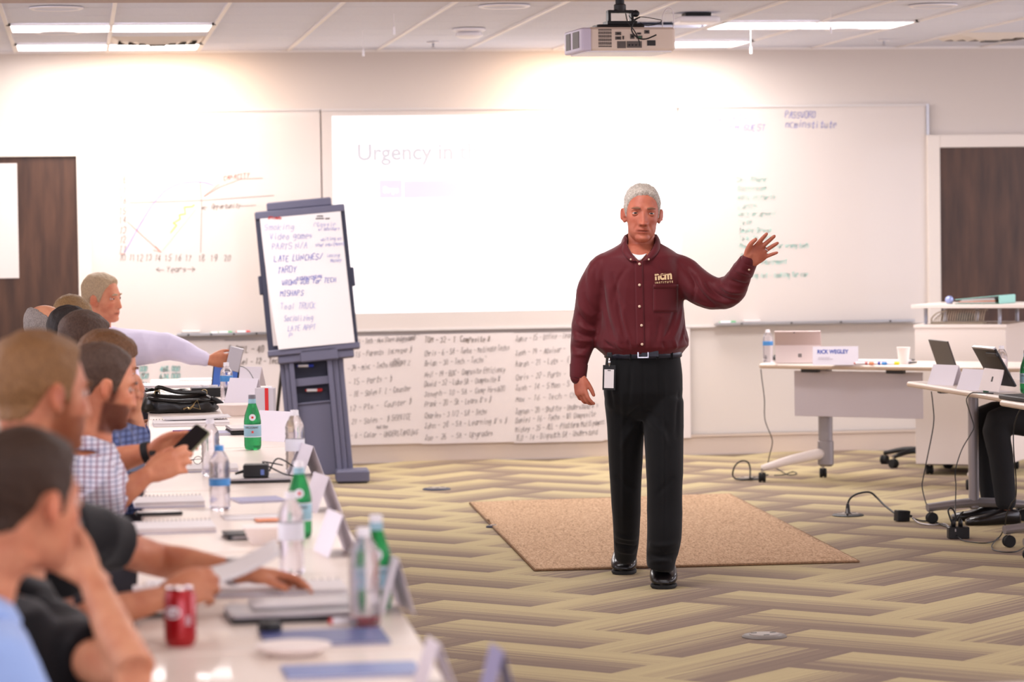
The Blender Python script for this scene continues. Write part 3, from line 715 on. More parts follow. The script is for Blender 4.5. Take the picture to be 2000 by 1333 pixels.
# ------------------------------------------------------------------ rug and floor boxes
def box_label(o): return o
ra, rb, rc, rd = P(1045, 1117, Z=0), P(1677, 1100, Z=0), P(1425, 968, Z=0), P(918, 985, Z=0)
b = MB(); NU, NV = 40, 60
for j in range(NV+1):
    for i in range(NU+1):
        u_, v_ = i/NU, j/NV
        p_ = (ra*(1-u_)+rb*u_)*(1-v_)+(rd*(1-u_)+rc*u_)*v_
        lift = .016*math.exp(-((u_)/.05)**2-((v_-.66)/.03)**2)+.006*math.exp(-((u_-.12)/.12)**2-((v_-.62)/.05)**2)+.001*math.sin(u_*9)*math.sin(v_*14)
        b.v.append((p_.x-ra.x, p_.y-ra.y, .011+lift))
n = NU+1
for j in range(NV):
    for i in range(NU): b.f.append((j*n+i, j*n+i+1, (j+1)*n+i+1, (j+1)*n+i)); b.m.append(0)
rug = thing('rug', 'speckled beige rectangular rug under the presenter on striped carpet', 'rug', (ra.x, ra.y, 0))
o = part('pile', b, M['rug'], rug, smooth=True); s_ = o.modifiers.new('t', 'SOLIDIFY'); s_.thickness = .010; s_.offset = -1
M['rug_edge'] = mat('rug_edge', (140, 106, 76), .95, vary=.4, vscale=120)
loc = lambda p_: Vector((p_.x-ra.x, p_.y-ra.y, .006))
for a, b_ in ((ra, rb), (rb, rc), (rc, rd), (rd, ra)): part('bound_edge', MB().tube([loc(a), loc(b_)], .0058, 8), M['rug_edge'], rug, smooth=True)
def floor_box(px, py, wpx, label, open_=0, col='outlet_rim'):
    c = P(px, py, Z=0); r = wpx/2/(FPX/c.y); t = thing('floor_outlet', label, 'floor outlet', (c.x, c.y, 0), group='round floor outlets')
    part('flange', MB().lathe([(.001, .001), (r, .001), (r, .004), (r*.93, .009), (r*.7, .01), (.001, .01)], 36), M[col], t, smooth=40)
    part('cover', MB().lathe([(.001, .01), (r*.68, .01), (r*.66, .014), (.001, .014)], 30), M['outlet_grey'], t, smooth=40)
    for k in range(3): part('lid_slot', MB().box((r*.5*math.cos(k*2.1-1.6), r*.5*math.sin(k*2.1-1.6), .0145), (r*.26, r*.1, .002)), M['black_plastic'], t)
    return c
floor_box(853, 957, 56, 'round floor outlet on bare carpet left of the rug', col='easel_dark')
floor_box(1493, 1245, 90, 'round floor outlet nearest the camera, right foreground')
floor_box(962, 1031, 26, 'floor outlet half covered by the left edge of the rug', col='easel_dark')
fb1 = floor_box(1656, 1008, 64, 'round floor outlet with a grey cord rising from it', col='charcoal')
fb2 = floor_box(1463, 937, 56, 'round floor outlet under the left end of the presenter table', col='charcoal')

# ------------------------------------------------------------------ flip-chart easel
eb = P(655, 941, Z=0)
ez = thing('easel', 'slate blue plastic flip-chart easel on a fluted pedestal', 'easel', (eb.x, eb.y, .0), rz=-math.atan2(eb.x, eb.y)*.6)
TILT = Matrix.Rotation(math.radians(-4.6), 4, 'Y') @ Matrix.Rotation(math.radians(-7), 4, 'X')
es = FPX/eb.y   # px per metre
def E3(px, py, d=0):
    """pedestal plane coordinates: metres right of and above the base, before the lean"""
    q = P(px, py, Y=eb.y); x, z = q.x-eb.x, q.z; a = math.radians(4.6)
    return Vector((x*math.cos(a)+z*math.sin(a), d, -x*math.sin(a)+z*math.cos(a)))
EP, ED = M['easel_plastic'], M['easel_dark']
q0, q1 = E3(545, 692), E3(670, 690)
zl, zh = .03, q0.z
zl = .045
xs0, xs1 = E3(545, 692).x, E3(670, 690).x; xb0, xb1 = E3(568, 938).x, E3(691, 930).x
def ped(f0, f1, y0, y1, z0=zl, z1=zh):
    def X(f, z): k = (z-zl)/(zh-zl); return (xb0+(xb1-xb0)*f)*(1-k)+(xs0+(xs1-xs0)*f)*k
    v = [(X(f0, z0), y0, z0), (X(f1, z0), y0, z0), (X(f1, z0), y1, z0), (X(f0, z0), y1, z0), (X(f0, z1), y0, z1), (X(f1, z1), y0, z1), (X(f1, z1), y1, z1), (X(f0, z1), y1, z1)]
    return [TILT @ Vector(p_) for p_ in v], [(0, 1, 5, 4), (1, 2, 6, 5), (2, 3, 7, 6), (3, 0, 4, 7), (4, 5, 6, 7), (3, 2, 1, 0)]
part('pedestal_panel', MB().add(*ped(.22, .74, -.01, .02, z1=zh*.60)), EP, ez, bevel=.004)
for f0, f1, yy in ((0, .07, -.01), (.07, .14, -.03), (.14, .22, -.05), (.74, .82, -.05), (.82, .91, -.03), (.91, 1, -.01)): part('fluted_rib', MB().add(*ped(f0, f1, yy, .03)), EP, ez, bevel=.005)
part('pedestal_back', MB().add(*ped(.2, .76, .055, .07, z0=zh*.58)), ED, ez)
for z0, z1 in ((.60, .615), (.76, .80), (.955, 1)):
    part('pocket_shelf', MB().add(*ped(.2, .76, -.02, .06, z0=zh*z0, z1=zh*z1)), EP, ez, bevel=.004)
part('pocket_lip', MB().add(*ped(.2, .76, -.022, -.012, z0=zh*.74, z1=zh*.80)), EP, ez, bevel=.003)
for x0, x1, zc in ((655, 718, 933),):
    a, b_ = E3(655, 944), E3(718, 922)
    part('foot', MB().rbox(((a.x+b_.x)/2, -.07, .045), (b_.x-a.x, .26, .075), .02, M=None), EP, ez, smooth=40)
    part('foot', MB().rbox((xb0-.02, -.07, .045), (b_.x-a.x, .26, .075), .02), EP, ez, smooth=40)
# board part
bl, br_, bt, bb = E3(502, 405), E3(676, 405), E3(590, 402).z, E3(608, 680).z
xl2, xr2 = E3(523, 690).x, E3(697, 680).x
def EB(x, y, z, d): return d
bw = (br_.x-bl.x); bx = (E3(500, 400).x+E3(678, 400).x)/2; bx2 = (xl2+xr2)/2
bcx = (bx+bx2)/2; bw = .575
part('board', MB().rbox((bcx, 0, (bt+bb)/2), (bw, .045, bt-bb), .012, M=TILT), ED, ez, smooth=40)
part('top_clamp', MB().rbox((bcx, -.03, bt-.028), (bw*.99, .035, .045), .008, M=TILT), EP, ez, smooth=40)
part('top_handle', MB().rbox((bcx+.0, .01, bt+.025), (bw*.72, .05, .055), .015, M=TILT), EP, ez, smooth=40)
for s_ in (-1, 1): part('side_grip', MB().rbox((bcx+s_*(bw/2+.006), 0, (bt+bb)/2-.02), (.025, .045, .12), .01, M=TILT), ED, ez, smooth=40)
part('bottom_ledge', MB().rbox((bcx, -.03, bb-.015), (bw*1.02, .1, .04), .012, M=TILT), EP, ez, smooth=40)
part('lower_tray', MB().rbox((bcx+.01, -.02, bb-.06), (bw*.84, .09, .05), .012, M=TILT).rbox((bcx+.03, -.05, bb-.05), (bw*.42, .06, .08), .012, M=TILT), EP, ez, smooth=40)
for s_ in (-1, 1): part('rear_leg', MB().tube([TILT @ Vector((bcx+s_*.18, .05, .9)), Vector((bcx-.1+s_*.25, .55, .02))], .011, 8), M['charcoal'], ez)
part('leg_brace', MB().tube([Vector((bcx-.1-.22, .38, .42)), Vector((bcx-.1+.22, .38, .42))], .007, 8), M['charcoal'], ez)
# the pad of paper on it
pad = thing('flip_chart_pad', 'white flip-chart pad with blue handwriting clipped on the easel', 'paper pad', (eb.x, eb.y, 0), rz=-math.atan2(eb.x, eb.y)*.6)
POS[pad.name] = POS[ez.name]
pw, pz0, pz1 = .515, bb+.004, bt-.05
b = MB(); nn = 10
for i in range(nn+1):
    for j in range(nn+1):
        k = 1-j/nn; b.v.append(tuple(TILT @ Vector((bcx-pw/2+pw*i/nn+(.035-.03*i/nn)*k*k, -.045-.035*k*k-.01*k*(1-i/nn), pz0+(pz1-pz0)*j/nn))))
for i in range(nn):
    for j in range(nn): b.f.append((i*(nn+1)+j, (i+1)*(nn+1)+j, (i+1)*(nn+1)+j+1, i*(nn+1)+j+1)); b.m.append(0)
o = part('top_sheet', b, M['paper_white'], pad); s_ = o.modifiers.new('t', 'SOLIDIFY'); s_.thickness = .003; s_.offset = 1
part('sheet_stack', MB().box((bcx, -.034, (pz0+pz1)/2+.02), (pw*.98, .014, pz1-pz0-.02), M=TILT), M['paper'], pad)
EZW = POS[ez.name]; EZI = EZW.inverted()
def pad_pt(px, py):
    """point of the pad's front seen at a photo place: intersect the ray with the tilted sheet, following its curve"""
    d = _F + _Rv*((px-1000)/FPX) + _Uv*((666.5-py)/FPX)
    A = (TILT.inverted() @ EZI); o_ = A @ CAM; dd = (A.to_3x3() @ d)
    y = -.06
    for _ in range(4):
        t_ = (y-o_.y)/dd.y; q_ = o_+dd*t_; k = 1-(q_.z-pz0)/(pz1-pz0); i_ = (q_.x-bcx+pw/2)/pw
        y = -.045-.035*k*k-.01*k*(1-i_)-.0065
    return TILT @ q_
def pad_write(items, mt, nm, wd=.003):
    for tx_, px, py, hpx, sl_, sp_ in items:
        b = MB(); o_ = pad_pt(px, py); e_ = pad_pt(px+40, py-40*sl_); u_ = pad_pt(px-4, py-20)
        ux = (e_-o_).normalized(); uz = (u_-o_); uz = (uz-ux*uz.dot(ux)).normalized()
        ink(b, tx_, o_, ux, uz, hpx/es, wd, sp=sp_, W=(sp_-px)/es if sp_ > 5 else None)
        part(nm, b, M[mt], pad, fixn=False)
pad_write([('Smoking', 517, 450, 12, .03, 576), ('(Gossip)', 612, 443, 8, .03, 664), ('w/ advisors', 622, 451, 7, .03, 664), ('waiting on', 626, 471, 7, .05, 668), ('shop equipment', 616, 482, 7, .05, 674), ('losing', 638, 503, 7, .05, 664), ('money', 645, 512, 7, .05, 668)], 'ink_paleblue', 'handwriting_faint', .0025)
pad_write([('Video games', 527, 468, 12, .03, 612), ('PARTS N/A', 531, 488, 12, .03, 602), ('Tool TRUCK', 548, 604, 12, .03, 618), ('Socializing', 555, 628, 11, .03, 612), ('LATE APPT', 562, 648, 10, .08, 618), ('P', 564, 660, 9, 0, 573)], 'ink_paleblue', 'handwriting_pale')
pad_write([('LATE LUNCHES/', 536, 512, 12, .06, 632), ('TARDY', 542, 534, 12, .06, 581), ('& WRONG JOB for TECH', 540, 558, 10, .06, 658), ('DISPATCHING', 580, 548, 6, .1, 630), ('MISHAPS', 547, 579, 11, .03, 594)], 'ink_blue', 'handwriting_blue')
pad_write([('Officemate', 524, 428, 5, 0, 550)], 'marker_red', 'printed_brand')
pad_write([('ooooo ooo', 617, 428, 3, 0, 645), ('oooo', 619, 423, 3, 0, 632)], 'charcoal', 'printed_lines', .003)
def tray_marker(px, py, mt, label):
    q_ = EZW @ (TILT @ (E3(px, py)+Vector((0, .02, 0)))); t = marker(px, py, q_.y, .10, mt, label, grp='markers in the easel pockets', r=.0095); t.location = q_
tray_marker(598, 714, 'marker_blue', 'blue marker in the upper pocket of the easel'); tray_marker(615, 762, 'marker_red', 'red marker in the lower pocket of the easel')
# ------------------------------------------------------------------ people
from mathutils.bvhtree import BVHTree
def remesh(mb, voxel, name='body', smooth=2, mask=None, dec=None):
    me = mb.mesh(name+'_raw', fixn=True) if isinstance(mb, MB) else mb
    o = bpy.data.objects.new(name+'_tmp', me); COL.objects.link(o)
    r = o.modifiers.new('r', 'REMESH'); r.mode = 'VOXEL'; r.voxel_size = voxel; r.adaptivity = 0
    bpy.context.view_layer.update()
    out = bpy.data.meshes.new_from_object(o.evaluated_get(bpy.context.evaluated_depsgraph_get()))
    bpy.data.objects.remove(o); bpy.data.meshes.remove(me); out.name = name
    n = len(out.vertices); co = np.empty(n*3, np.float32); out.vertices.foreach_get('co', co); co = co.reshape(-1, 3).astype(np.float64)
    ed = np.empty(len(out.edges)*2, np.int32); out.edges.foreach_get('vertices', ed); ed = ed.reshape(-1, 2)
    deg = np.bincount(ed.ravel(), minlength=n).astype(float); deg[deg == 0] = 1
    wgt = np.ones(n) if mask is None else mask(co)
    for it in range(smooth):
        acc = np.stack([np.bincount(ed[:, 0], co[ed[:, 1], k], n)+np.bincount(ed[:, 1], co[ed[:, 0], k], n) for k in range(3)], 1)/deg[:, None]
        co = co+(acc-co)*(.6*wgt)[:, None]
    out.vertices.foreach_set('co', co.astype(np.float32).ravel()); out.update()
    return out
def get_co(me):
    co = np.empty(len(me.vertices)*3, np.float32); me.vertices.foreach_get('co', co); return co.reshape(-1, 3).astype(float)
def set_co(me, co): me.vertices.foreach_set('co', co.astype(np.float32).ravel()); me.update()
def normals(me):
    a = np.empty(len(me.vertices)*3, np.float32); me.vertices.foreach_get('normal', a); return a.reshape(-1, 3).astype(float)
def wrinkle(me, amp, fx=(14, 14, 9), seed=0, folds=()):
    """cloth folds: ridged directional noise along the normals plus explicit creases (a, b, width, depth)"""
    co = get_co(me); nn = normals(me); d = np.zeros(len(co))
    rs = np.random.RandomState(seed)
    for k in range(7):
        ax = rs.normal(size=3)*np.array(fx); ph = rs.uniform(0, 6.28); bx = rs.normal(size=3)*np.array(fx)*.5
        d += (1-2*np.abs(np.sin(co@ax+ph+1.3*np.sin(co@bx+k))))*amp/3.2
    bv_ = BVHTree.FromPolygons([tuple(v) for v in co], [tuple(p_.vertices) for p_ in me.polygons]) if folds and len(folds[0]) == 5 else None
    ff = []
    for f_ in folds:
        if len(f_) == 4: ff.append((*f_, (0.02, .98))); continue
        (x0, y0), (x1, y1), wd, dp, bend = f_; pr = None; n_ = 7; raw = []
        for k in range(n_+1):
            t = k/n_; nx, ny = -(y1-y0), (x1-x0); bb_ = bend*math.sin(PI*t)
            px, py = x0+(x1-x0)*t+nx*bb_, y0+(y1-y0)*t+ny*bb_
            r = bv_.ray_cast(CAM, (_F + _Rv*((px-1000)/FPX) + _Uv*((666.5-py)/FPX)).normalized())
            raw.append(r[0])
        for k in range(n_):
            if raw[k] is not None and raw[k+1] is not None: ff.append((tuple(raw[k]), tuple(raw[k+1]), wd, dp, (k/n_, (k+1)/n_)))
    acc = {}
    for a, b_, wd, dp, (t0, t1) in ff:
        a = np.array(a); b_ = np.array(b_); ab = b_-a; t = np.clip(((co-a)@ab)/(ab@ab), 0, 1); q = a+t[:, None]*ab
        r = np.linalg.norm(co-q, axis=1); val = dp*np.exp(-(r/wd)**2)*np.maximum(np.sin(np.pi*np.clip(t0+(t1-t0)*t, .0, 1)), 0)**.7
        if t0 == 0 or (t0, t1) == (.02, .98): d += np.where(np.abs(val) > 0, val, 0); last = val
        else: d += np.where(np.abs(val) > np.abs(last), val-last, 0); last = np.where(np.abs(val) > np.abs(last), val, last)
    set_co(me, co+nn*d[:, None]); return me

def head_surface(nu=112, nv=96, jaw=1.0, wide=1.0, old=0, features=True):
    """radial head in its own frame: face towards -y, up z, origin between the ears; metres, height about .235"""
    th = np.linspace(0, 2*np.pi, nu, endpoint=False); ph = np.linspace(.02, np.pi-.02, nv)
    T, PH = np.meshgrid(th, ph); d = np.stack([np.sin(PH)*np.sin(T), -np.sin(PH)*np.cos(T), np.cos(PH)], -1).reshape(-1, 3)
    acc = 0; k = 130.
    for c, s_ in (((0, .020, .034), (.075*wide, .096, .086)), ((0, -.018, -.012), (.066*wide, .068, .088)), ((0, -.024, -.062), (.050*wide*jaw, .058, .050)), ((0, -.058, -.092), (.026*jaw, .026, .022)), ((0, .035, -.045), (.056*wide, .06, .06))):
        c = np.array(c); s_ = np.array(s_); dd = d/s_; cc = c/s_
        A = (dd**2).sum(1); B_ = (dd*cc).sum(1); C = (cc**2).sum()-1; disc = B_**2-A*C
        t = np.where(disc > 0, (B_+np.sqrt(np.maximum(disc, 0)))/A, 0); acc = acc+np.exp(k*np.maximum(t, 0))
    r = np.log(acc)/k-.004; p = d*r[:, None]
    if features:
        x, y, z = p.T; f = np.clip((-y-.02)/.03, 0, 1); ax = np.abs(x); g = lambda v, m, s_: np.exp(-((v-m)/s_)**2)
        dy = .0075*g(z, .0255, .0085)*g(ax, .027, .024)
        dy -= .0105*g(ax, .033, .0150)*g(z, .006, .0115)
        dy += .0035*g(ax, .033, .013)*g(z, .0165, .0045); dy += .0022*g(ax, .033, .012)*g(z, -.006, .005)
        dy -= .004*g(x, 0, .010)*g(z, .022, .010)
        tt = (.018-z)/.056; hh = np.where((tt > 0) & (tt <= 1), .004+.021*np.maximum(tt, 0)**1.15, 0); hh = np.where(tt > 1, .025*np.exp(-((tt-1)/.10)**2), hh); hh = np.where(tt <= 0, .004*np.exp(-(tt/.15)**2), hh)
        dy += hh*np.exp(-(ax/(.0085+.005*np.clip(tt, 0, 1)))**2)
        dy += .009*g(ax, .0145, .0062)*g(z, -.034, .0075)
        dy -= .006*g(ax, .008, .0035)*g(z, -.0425, .0025)
        dy += .004*g(ax, .046, .016)*g(z, -.016, .018)
        dy -= .003*g(ax-.022-(-.036-z)*.45, 0, .0045)*g(z, -.05, .016)*(1+old)
        dy += .004*g(x, 0, .03)*g(z, -.060, .016)
        dy += .0042*g(z, -.0595, .0036)*np.exp(-(ax/.0225)**4); dy += .0056*g(z, -.0712, .0044)*np.exp(-(ax/.0190)**4)
        dy -= .0062*g(z, -.0648, .0022)*np.exp(-(ax/.0250)**4)
        dy -= .0035*g(z, -.082, .005)*g(x, 0, .018); dy += .005*g(z, -.097, .010)*g(x, 0, .017)
        for q in (.056, .066, .046): dy -= .0007*old*g(z, q, .0018)*g(x, 0, .04)
        dy -= .0012*old*g(z, -.010, .003)*g(ax, .034, .012)
        p[:, 1] -= dy*f
    faces = []
    for j in range(nv-1):
        for i in range(nu): a = j*nu+i; b_ = j*nu+(i+1) % nu; faces.append((a, a+nu, b_+nu, b_))
    faces.append(tuple(range(nu))); faces.append(tuple((nv-1)*nu+i for i in reversed(range(nu))))
    return p, faces, d
def smooth01(t): t = np.clip(t, 0, 1); return t*t*(3-2*t)
def hair_mask(p, style='short'):
    x, y, z = p.T; xs = [-.12, -.085, -.07, -.055, -.040, -.028, -.016, -.004, .012, .028, .045, .07, .13]
    base = {'short': [.094, .091, .084, .074, .050, .014, -.020, -.016, .012, .008, -.03, -.055, -.06],
            'recede': [.092, .090, .086, .080, .060, .020, -.020, -.016, .012, .008, -.03, -.055, -.06],
            'long': [.068, .064, .058, .050, .030, .004, -.025, -.02, .010, .0, -.04, -.065, -.075],
            'bald': [.2, .2, .2, .2, .050, .014, -.020, -.016, .012, .008, -.03, -.055, -.06]}[style]
    zh = np.interp(y, xs, base); m = smooth01((z-zh)/.012)
    if style == 'bald': m = m*(1-smooth01((z-.055-.03*smooth01((y-.03)/.06))/.02))
    return m
def build_head(mb, Mh, **kw):
    p, f, d = head_surface(**kw); A = np.array(Mh)
    q = p@A[:3, :3].T+A[:3, 3]; mb.add([tuple(v) for v in q], f)
    for s_ in (-1, 1):   # ears
        E_ = Mh @ Matrix.Translation((s_*.074*kw.get('wide', 1), .012, -.006)) @ Matrix.Rotation(s_*math.radians(-24), 4, 'Z') @ Matrix.Rotation(math.radians(-8), 4, 'X')
        mb.ell((0, 0, 0), (.0075, .0165, .029), E_, 16, 12)
        mb.ell((0, -.005, -.021), (.0065, .0095, .0105), E_, 12, 10)
        for k in range(8):   # raised rim
            a0 = math.radians(-40+k*30); a1 = math.radians(-40+(k+1)*30)
            if k < 8: mb.tube([(s_*.006, .0145*math.cos(a0), .026*math.sin(a0)+.001), (s_*.006, .0145*math.cos(a1), .026*math.sin(a1)+.001)], .0038, 6, M=E_)
    return p
def hair_obj(Mh, mt, parent, style='short', thick=.011, seed=1, name='hair', **kw):
    p, f, d = head_surface(nu=128, nv=110, features=False, **kw); jg = np.array([noise.noise(Vector((v[0]*90+seed, v[1]*90, v[2]*20)))*.007 for v in p])
    pj = p.copy(); pj[:, 2] += jg; m = hair_mask(pj, style); x, y, z = p.T
    n = np.array([noise.noise(Vector((v[0]*60+seed, v[1]*26, v[2]*30)))+.5*noise.noise(Vector((v[0]*130, v[1]*60+seed, v[2]*60))) for v in p])
    th = (thick*(.45+.55*smooth01((z-.02)/.07))+.0038*n)*m-.007*(1-m)
    if style != 'bald': th = th+m*(.006*smooth01((-y-.02)/.04)*smooth01((z-.06)/.03))
    q = p*(1+th/np.linalg.norm(p, axis=1))[:, None]
    keep = [fc for fc in f[:-2] if max(m[i] for i in fc) > .001] + [f[-2]]
    if style == 'bald': keep = keep[:-1]
    used = sorted({i for fc in keep for i in fc}); ix = {u_: k for k, u_ in enumerate(used)}
    A = np.array(Mh); q = q@A[:3, :3].T+A[:3, 3]
    b = MB(); b.add([tuple(q[u_]) for u_ in used], [tuple(ix[i] for i in fc) for fc in keep])
    return part(name, b, mt, parent, smooth=True, world=True)
def face_bits(Mh, parent, skinm, browm, look=(0, 0), iris=(52, 58, 56)):
    ew = mm('eye_white', (196, 180, 172), .3); ir = mm('iris_%d' % iris[0], iris, .15); pu = mm('pupil', (8, 8, 8), .1)
    for s_ in (-1, 1):
        c = Vector((s_*.0325, -.0645, .006)); E_ = Mh @ Matrix.Translation(c)
        g = look[0]; L_ = Matrix.Rotation(g, 4, 'Z') @ Matrix.Rotation(look[1], 4, 'X')
        e = part('eyeball', MB().ell((0, 0, 0), (.0118, .0118, .0118), E_, 20, 14), ew, parent, smooth=True, world=True)
        part('iris', MB().lathe([(.0001, .0121), (.003, .0118), (.0058, .0107), (.0062, .0100), (.0001, .0095)], 18, M=E_ @ L_ @ Matrix.Rotation(PI/2, 4, 'X')), ir, e, smooth=True)
        part('pupil', MB().lathe([(.0001, .0124), (.0026, .0120), (.0027, .0112), (.0001, .0110)], 14, M=E_ @ L_ @ Matrix.Rotation(PI/2, 4, 'X')), pu, e, smooth=True)
        for up in (1, -1):   # lids: the parts of a slightly larger sphere above and below an almond opening
            r = .0126; rows = []
            for i in range(8):
                row = []
                for k in range(17):
                    az = math.radians(-84+10.5*k); e0 = (.33 if up > 0 else -.22)*max(0, math.cos(az*1.05))**.8; e1 = up*1.5; el = e0+(e1-e0)*i/7
                    row.append((r*math.cos(el)*math.sin(az), -r*math.cos(el)*math.cos(az), r*math.sin(el)))
                rows.append(row)
            b = MB().rings(rows, E_, caps=False, closed=False); o = part('eyelid', b, skinm, parent, smooth=True, world=True); sd = o.modifiers.new('t', 'SOLIDIFY'); sd.thickness = .0016
            tint_all(o.data)
        if browm:
            pts = [(s_*(.014+.034*k/5), -.0872+6.3*(.014+.034*k/5)**2, .0245+.0035*math.sin(PI*(k+.5)/6.5)-.001*(k/5)) for k in range(6)]
            part('eyebrow', MB().tube([Vector(v) for v in pts], [(.0030, .0028), (.0046, .0034), (.0050, .0034), (.0044, .003), (.0032, .0026), (.0014, .002)], 8, up=(0, 0, 1), M=Mh, sub=2), browm, parent, smooth=True, world=True)
def tint_all(me, col=(1, 1, 1)):
    a = me.color_attributes.new('tint', 'FLOAT_COLOR', 'POINT'); a.data.foreach_set('color', np.tile(np.array([*col, 1], np.float32), len(me.vertices)))
def tint_skin(me, Mh, beard=0, beardcol=(.35, .25, .2), stub=0):
    co = get_co(me); A = np.array(Mh.inverted()); q = co@A[:3, :3].T+A[:3, 3]; x, y, z = q.T; ax = np.abs(x)
    col = np.ones((len(co), 3)); g = lambda v, m, s_: np.exp(-((v-m)/s_)**2); inh = ((np.abs(x) < .1) & (np.abs(y) < .14) & (z > -.13) & (z < .14)).astype(float)
    fr = np.clip((-y-.03)/.03, 0, 1)*inh
    lip = np.clip((g(z, -.0645, .0095)*np.exp(-(ax/.0225)**4))*1.3, 0, 1)*fr; mouth = g(z, -.0648, .0016)*np.exp(-(ax/.0240)**6)*fr
    col = col*(1-lip[:, None]*(1-np.array([.80, .62, .62]))); col *= (1-.7*mouth[:, None])
    rosy = np.clip(g(ax, .045, .02)*g(z, -.022, .02)+g(ax, 0, .014)*g(z, -.03, .014), 0, 1)*fr; col *= 1-rosy[:, None]*(1-np.array([1, .86, .84]))
    ear = np.clip((ax-.072)/.006, 0, 1)*g(z, -.006, .035)*inh; col *= 1-ear[:, None]*(1-np.array([1, .80, .76]))
    dot = g(ax, .0085, .0035)*g(z, -.0425, .003)*fr; col *= 1-.6*dot[:, None]
    if beard or stub:
        jawm = smooth01((-.030-z+.03*smooth01((y+.0)/-.06)*0)/.014)*smooth01((.02-y)/.02)*smooth01((z+.135)/.02); jawm = np.maximum(jawm*(1-g(ax, 0, .026)*smooth01((-.045-y)/.01)*smooth01((z+.052)/.01)), g(z, -.052, .006)*np.exp(-(ax/.028)**4)*fr)
        side = smooth01((.02-z)/.02)*smooth01((z+.06)/.02)*g(y, -.012, .016)*smooth01((ax-.05)/.01)
        bm = np.clip(np.maximum(jawm, side), 0, 1)*inh*(1-lip); s_ = beard or stub
        col = col*(1-s_*bm[:, None]*(1-np.array(beardcol)))
    a = me.color_attributes.new('tint', 'FLOAT_COLOR', 'POINT'); a.data.foreach_set('color', np.concatenate([col, np.ones((len(co), 1))], 1).astype(np.float32).ravel())

def build_hand(mb, Mw, side=1, curl=(.2, .2, .2, .2), spread=1.0, thumb=(.5, .3), sc=1.0, tcurl=.25):
    """Mw: wrist frame, +y fingers, +x thumb side, +z palm normal"""
    Q = Mw @ Matrix.Diagonal((sc, sc, sc, 1))
    rg = []
    for y, a, b_, x, z in ((-.03, .025, .020, 0, 0), (0, .027, .019, 0, 0), (.022, .034, .019, .002, .001), (.05, .041, .0165, .001, 0), (.075, .0425, .0145, 0, -.001), (.092, .040, .012, -.001, -.002), (.100, .034, .009, -.001, -.002)):
        rg.append([(x+a*math.copysign(abs(math.cos(t))**.8, math.cos(t)), y-.008*(math.cos(t) < 0)*max(0, y-.04)/.06*abs(math.cos(t)), z+b_*math.copysign(abs(math.sin(t))**.85, math.sin(t))) for t in [2*PI*k/20 for k in range(20)]])
    mb.rings(rg, Q)
    mb.ell((.020, .030, .009), (.018, .030, .013), Q, 12, 8); mb.ell((-.022, .035, .007), (.014, .032, .011), Q, 12, 8)
    for i, (bx, by, L, r) in enumerate(((.0300, .088, .073, .0092), (.0102, .094, .082, .0095), (-.0098, .091, .076, .0090), (-.0290, .080, .060, .0080))):
        ang = math.radians((5, 0, -5, -12)[i]*spread); c = curl[i]; p_ = Vector((bx, by-.012, -.002)); pts = [p_]
        fwd = Vector((math.sin(ang), math.cos(ang), 0)); tot = 0
        for k, (l, q) in enumerate(((.012+L*.44, .45), (L*.31, 1.0), (L*.25, .75))):
            tot += c*q*(1.25 if k else 1.0); dv = fwd*math.cos(tot)+Vector((0, 0, 1))*math.sin(tot); p_ = p_+dv*l; pts.append(p_)
        mb.tube(pts, [r*1.12, r*1.04, r*.95, r*.78], 12, sub=3, M=Q, round_ends=True)
    a = thumb[0]; p_ = Vector((.022, .018, .004)); pts = [p_]; out = a
    for l, dq in ((.040, 0), (.034, -tcurl), (.027, -tcurl)):
        out += dq; dv = Vector((math.sin(out), math.cos(out), thumb[1]*.8)).normalized(); p_ = p_+dv*l; pts.append(p_)
    mb.tube(pts, [.0155, .0125, .0108, .0085], 12, sub=3, M=Q, round_ends=True)
def frame(o, fwd, thumbdir):
    y = Vector(fwd).normalized(); x = Vector(thumbdir); x = (x-y*x.dot(y)).normalized(); z = x.cross(y)
    m = Matrix((x, y, z)).transposed().to_4x4(); m.translation = o; return m
def frame2(o, fwd, thumbdir, palm):
    """as frame() but mirrored when needed so that +z is the palm side"""
    y = Vector(fwd).normalized(); x = Vector(thumbdir); x = (x-y*x.dot(y)).normalized(); z = x.cross(y)
    if z.dot(Vector(palm)) < 0: z = -z
    m = Matrix((x, y, z)).transposed().to_4x4(); m.translation = o; return m
def head_matrix(c, yaw, pitch=0, roll=0, sc=1.0):
    """yaw 0 looks to -y (the camera), positive yaw turns towards +x"""
    return Matrix.Translation(Vector(c)) @ Matrix.Rotation(yaw, 4, 'Z') @ Matrix.Rotation(roll, 4, 'Y') @ Matrix.Rotation(pitch, 4, 'X') @ Matrix.Diagonal((sc, sc, sc, 1))

# ---- the presenter
M0 = P(1256, 1140, Z=0); M0 = Vector((M0.x, M0.y, 0)); az = math.atan2(M0.x, M0.y)
RX = Vector((math.cos(az), -math.sin(az), 0)); DY = Vector((math.sin(az), math.cos(az), 0))   # picture-right and away
def L(px, py, d=0.0):
    dd = _F + _Rv*((px-1000)/FPX) + _Uv*((666.5-py)/FPX); base = M0+DY*d
    return CAM+dd*((base-CAM).dot(DY)/dd.dot(DY))
PX = FPX/((M0-CAM).dot(_F)); pm_ = 1/PX     # metres per photo pixel at the presenter
man = thing('person', 'standing man in maroon button shirt and black trousers raising one open hand', 'person', M0)
SK1 = skin('skin_tanned', (182, 108, 84)); HR1 = hairmat('hair_silver', (196, 186, 174), (92, 80, 70))
Mh1 = head_matrix(L(1254, 419, -.02), -az+math.radians(4), math.radians(2), math.radians(2.5), 1.10)
def E2(pts):  # path of (px, py, d, rpx[, rdepth px])
    return [L(a[0], a[1], a[2]) for a in pts], [(a[3]*pm_, (a[4] if len(a) > 4 else a[3])*pm_) for a in pts]
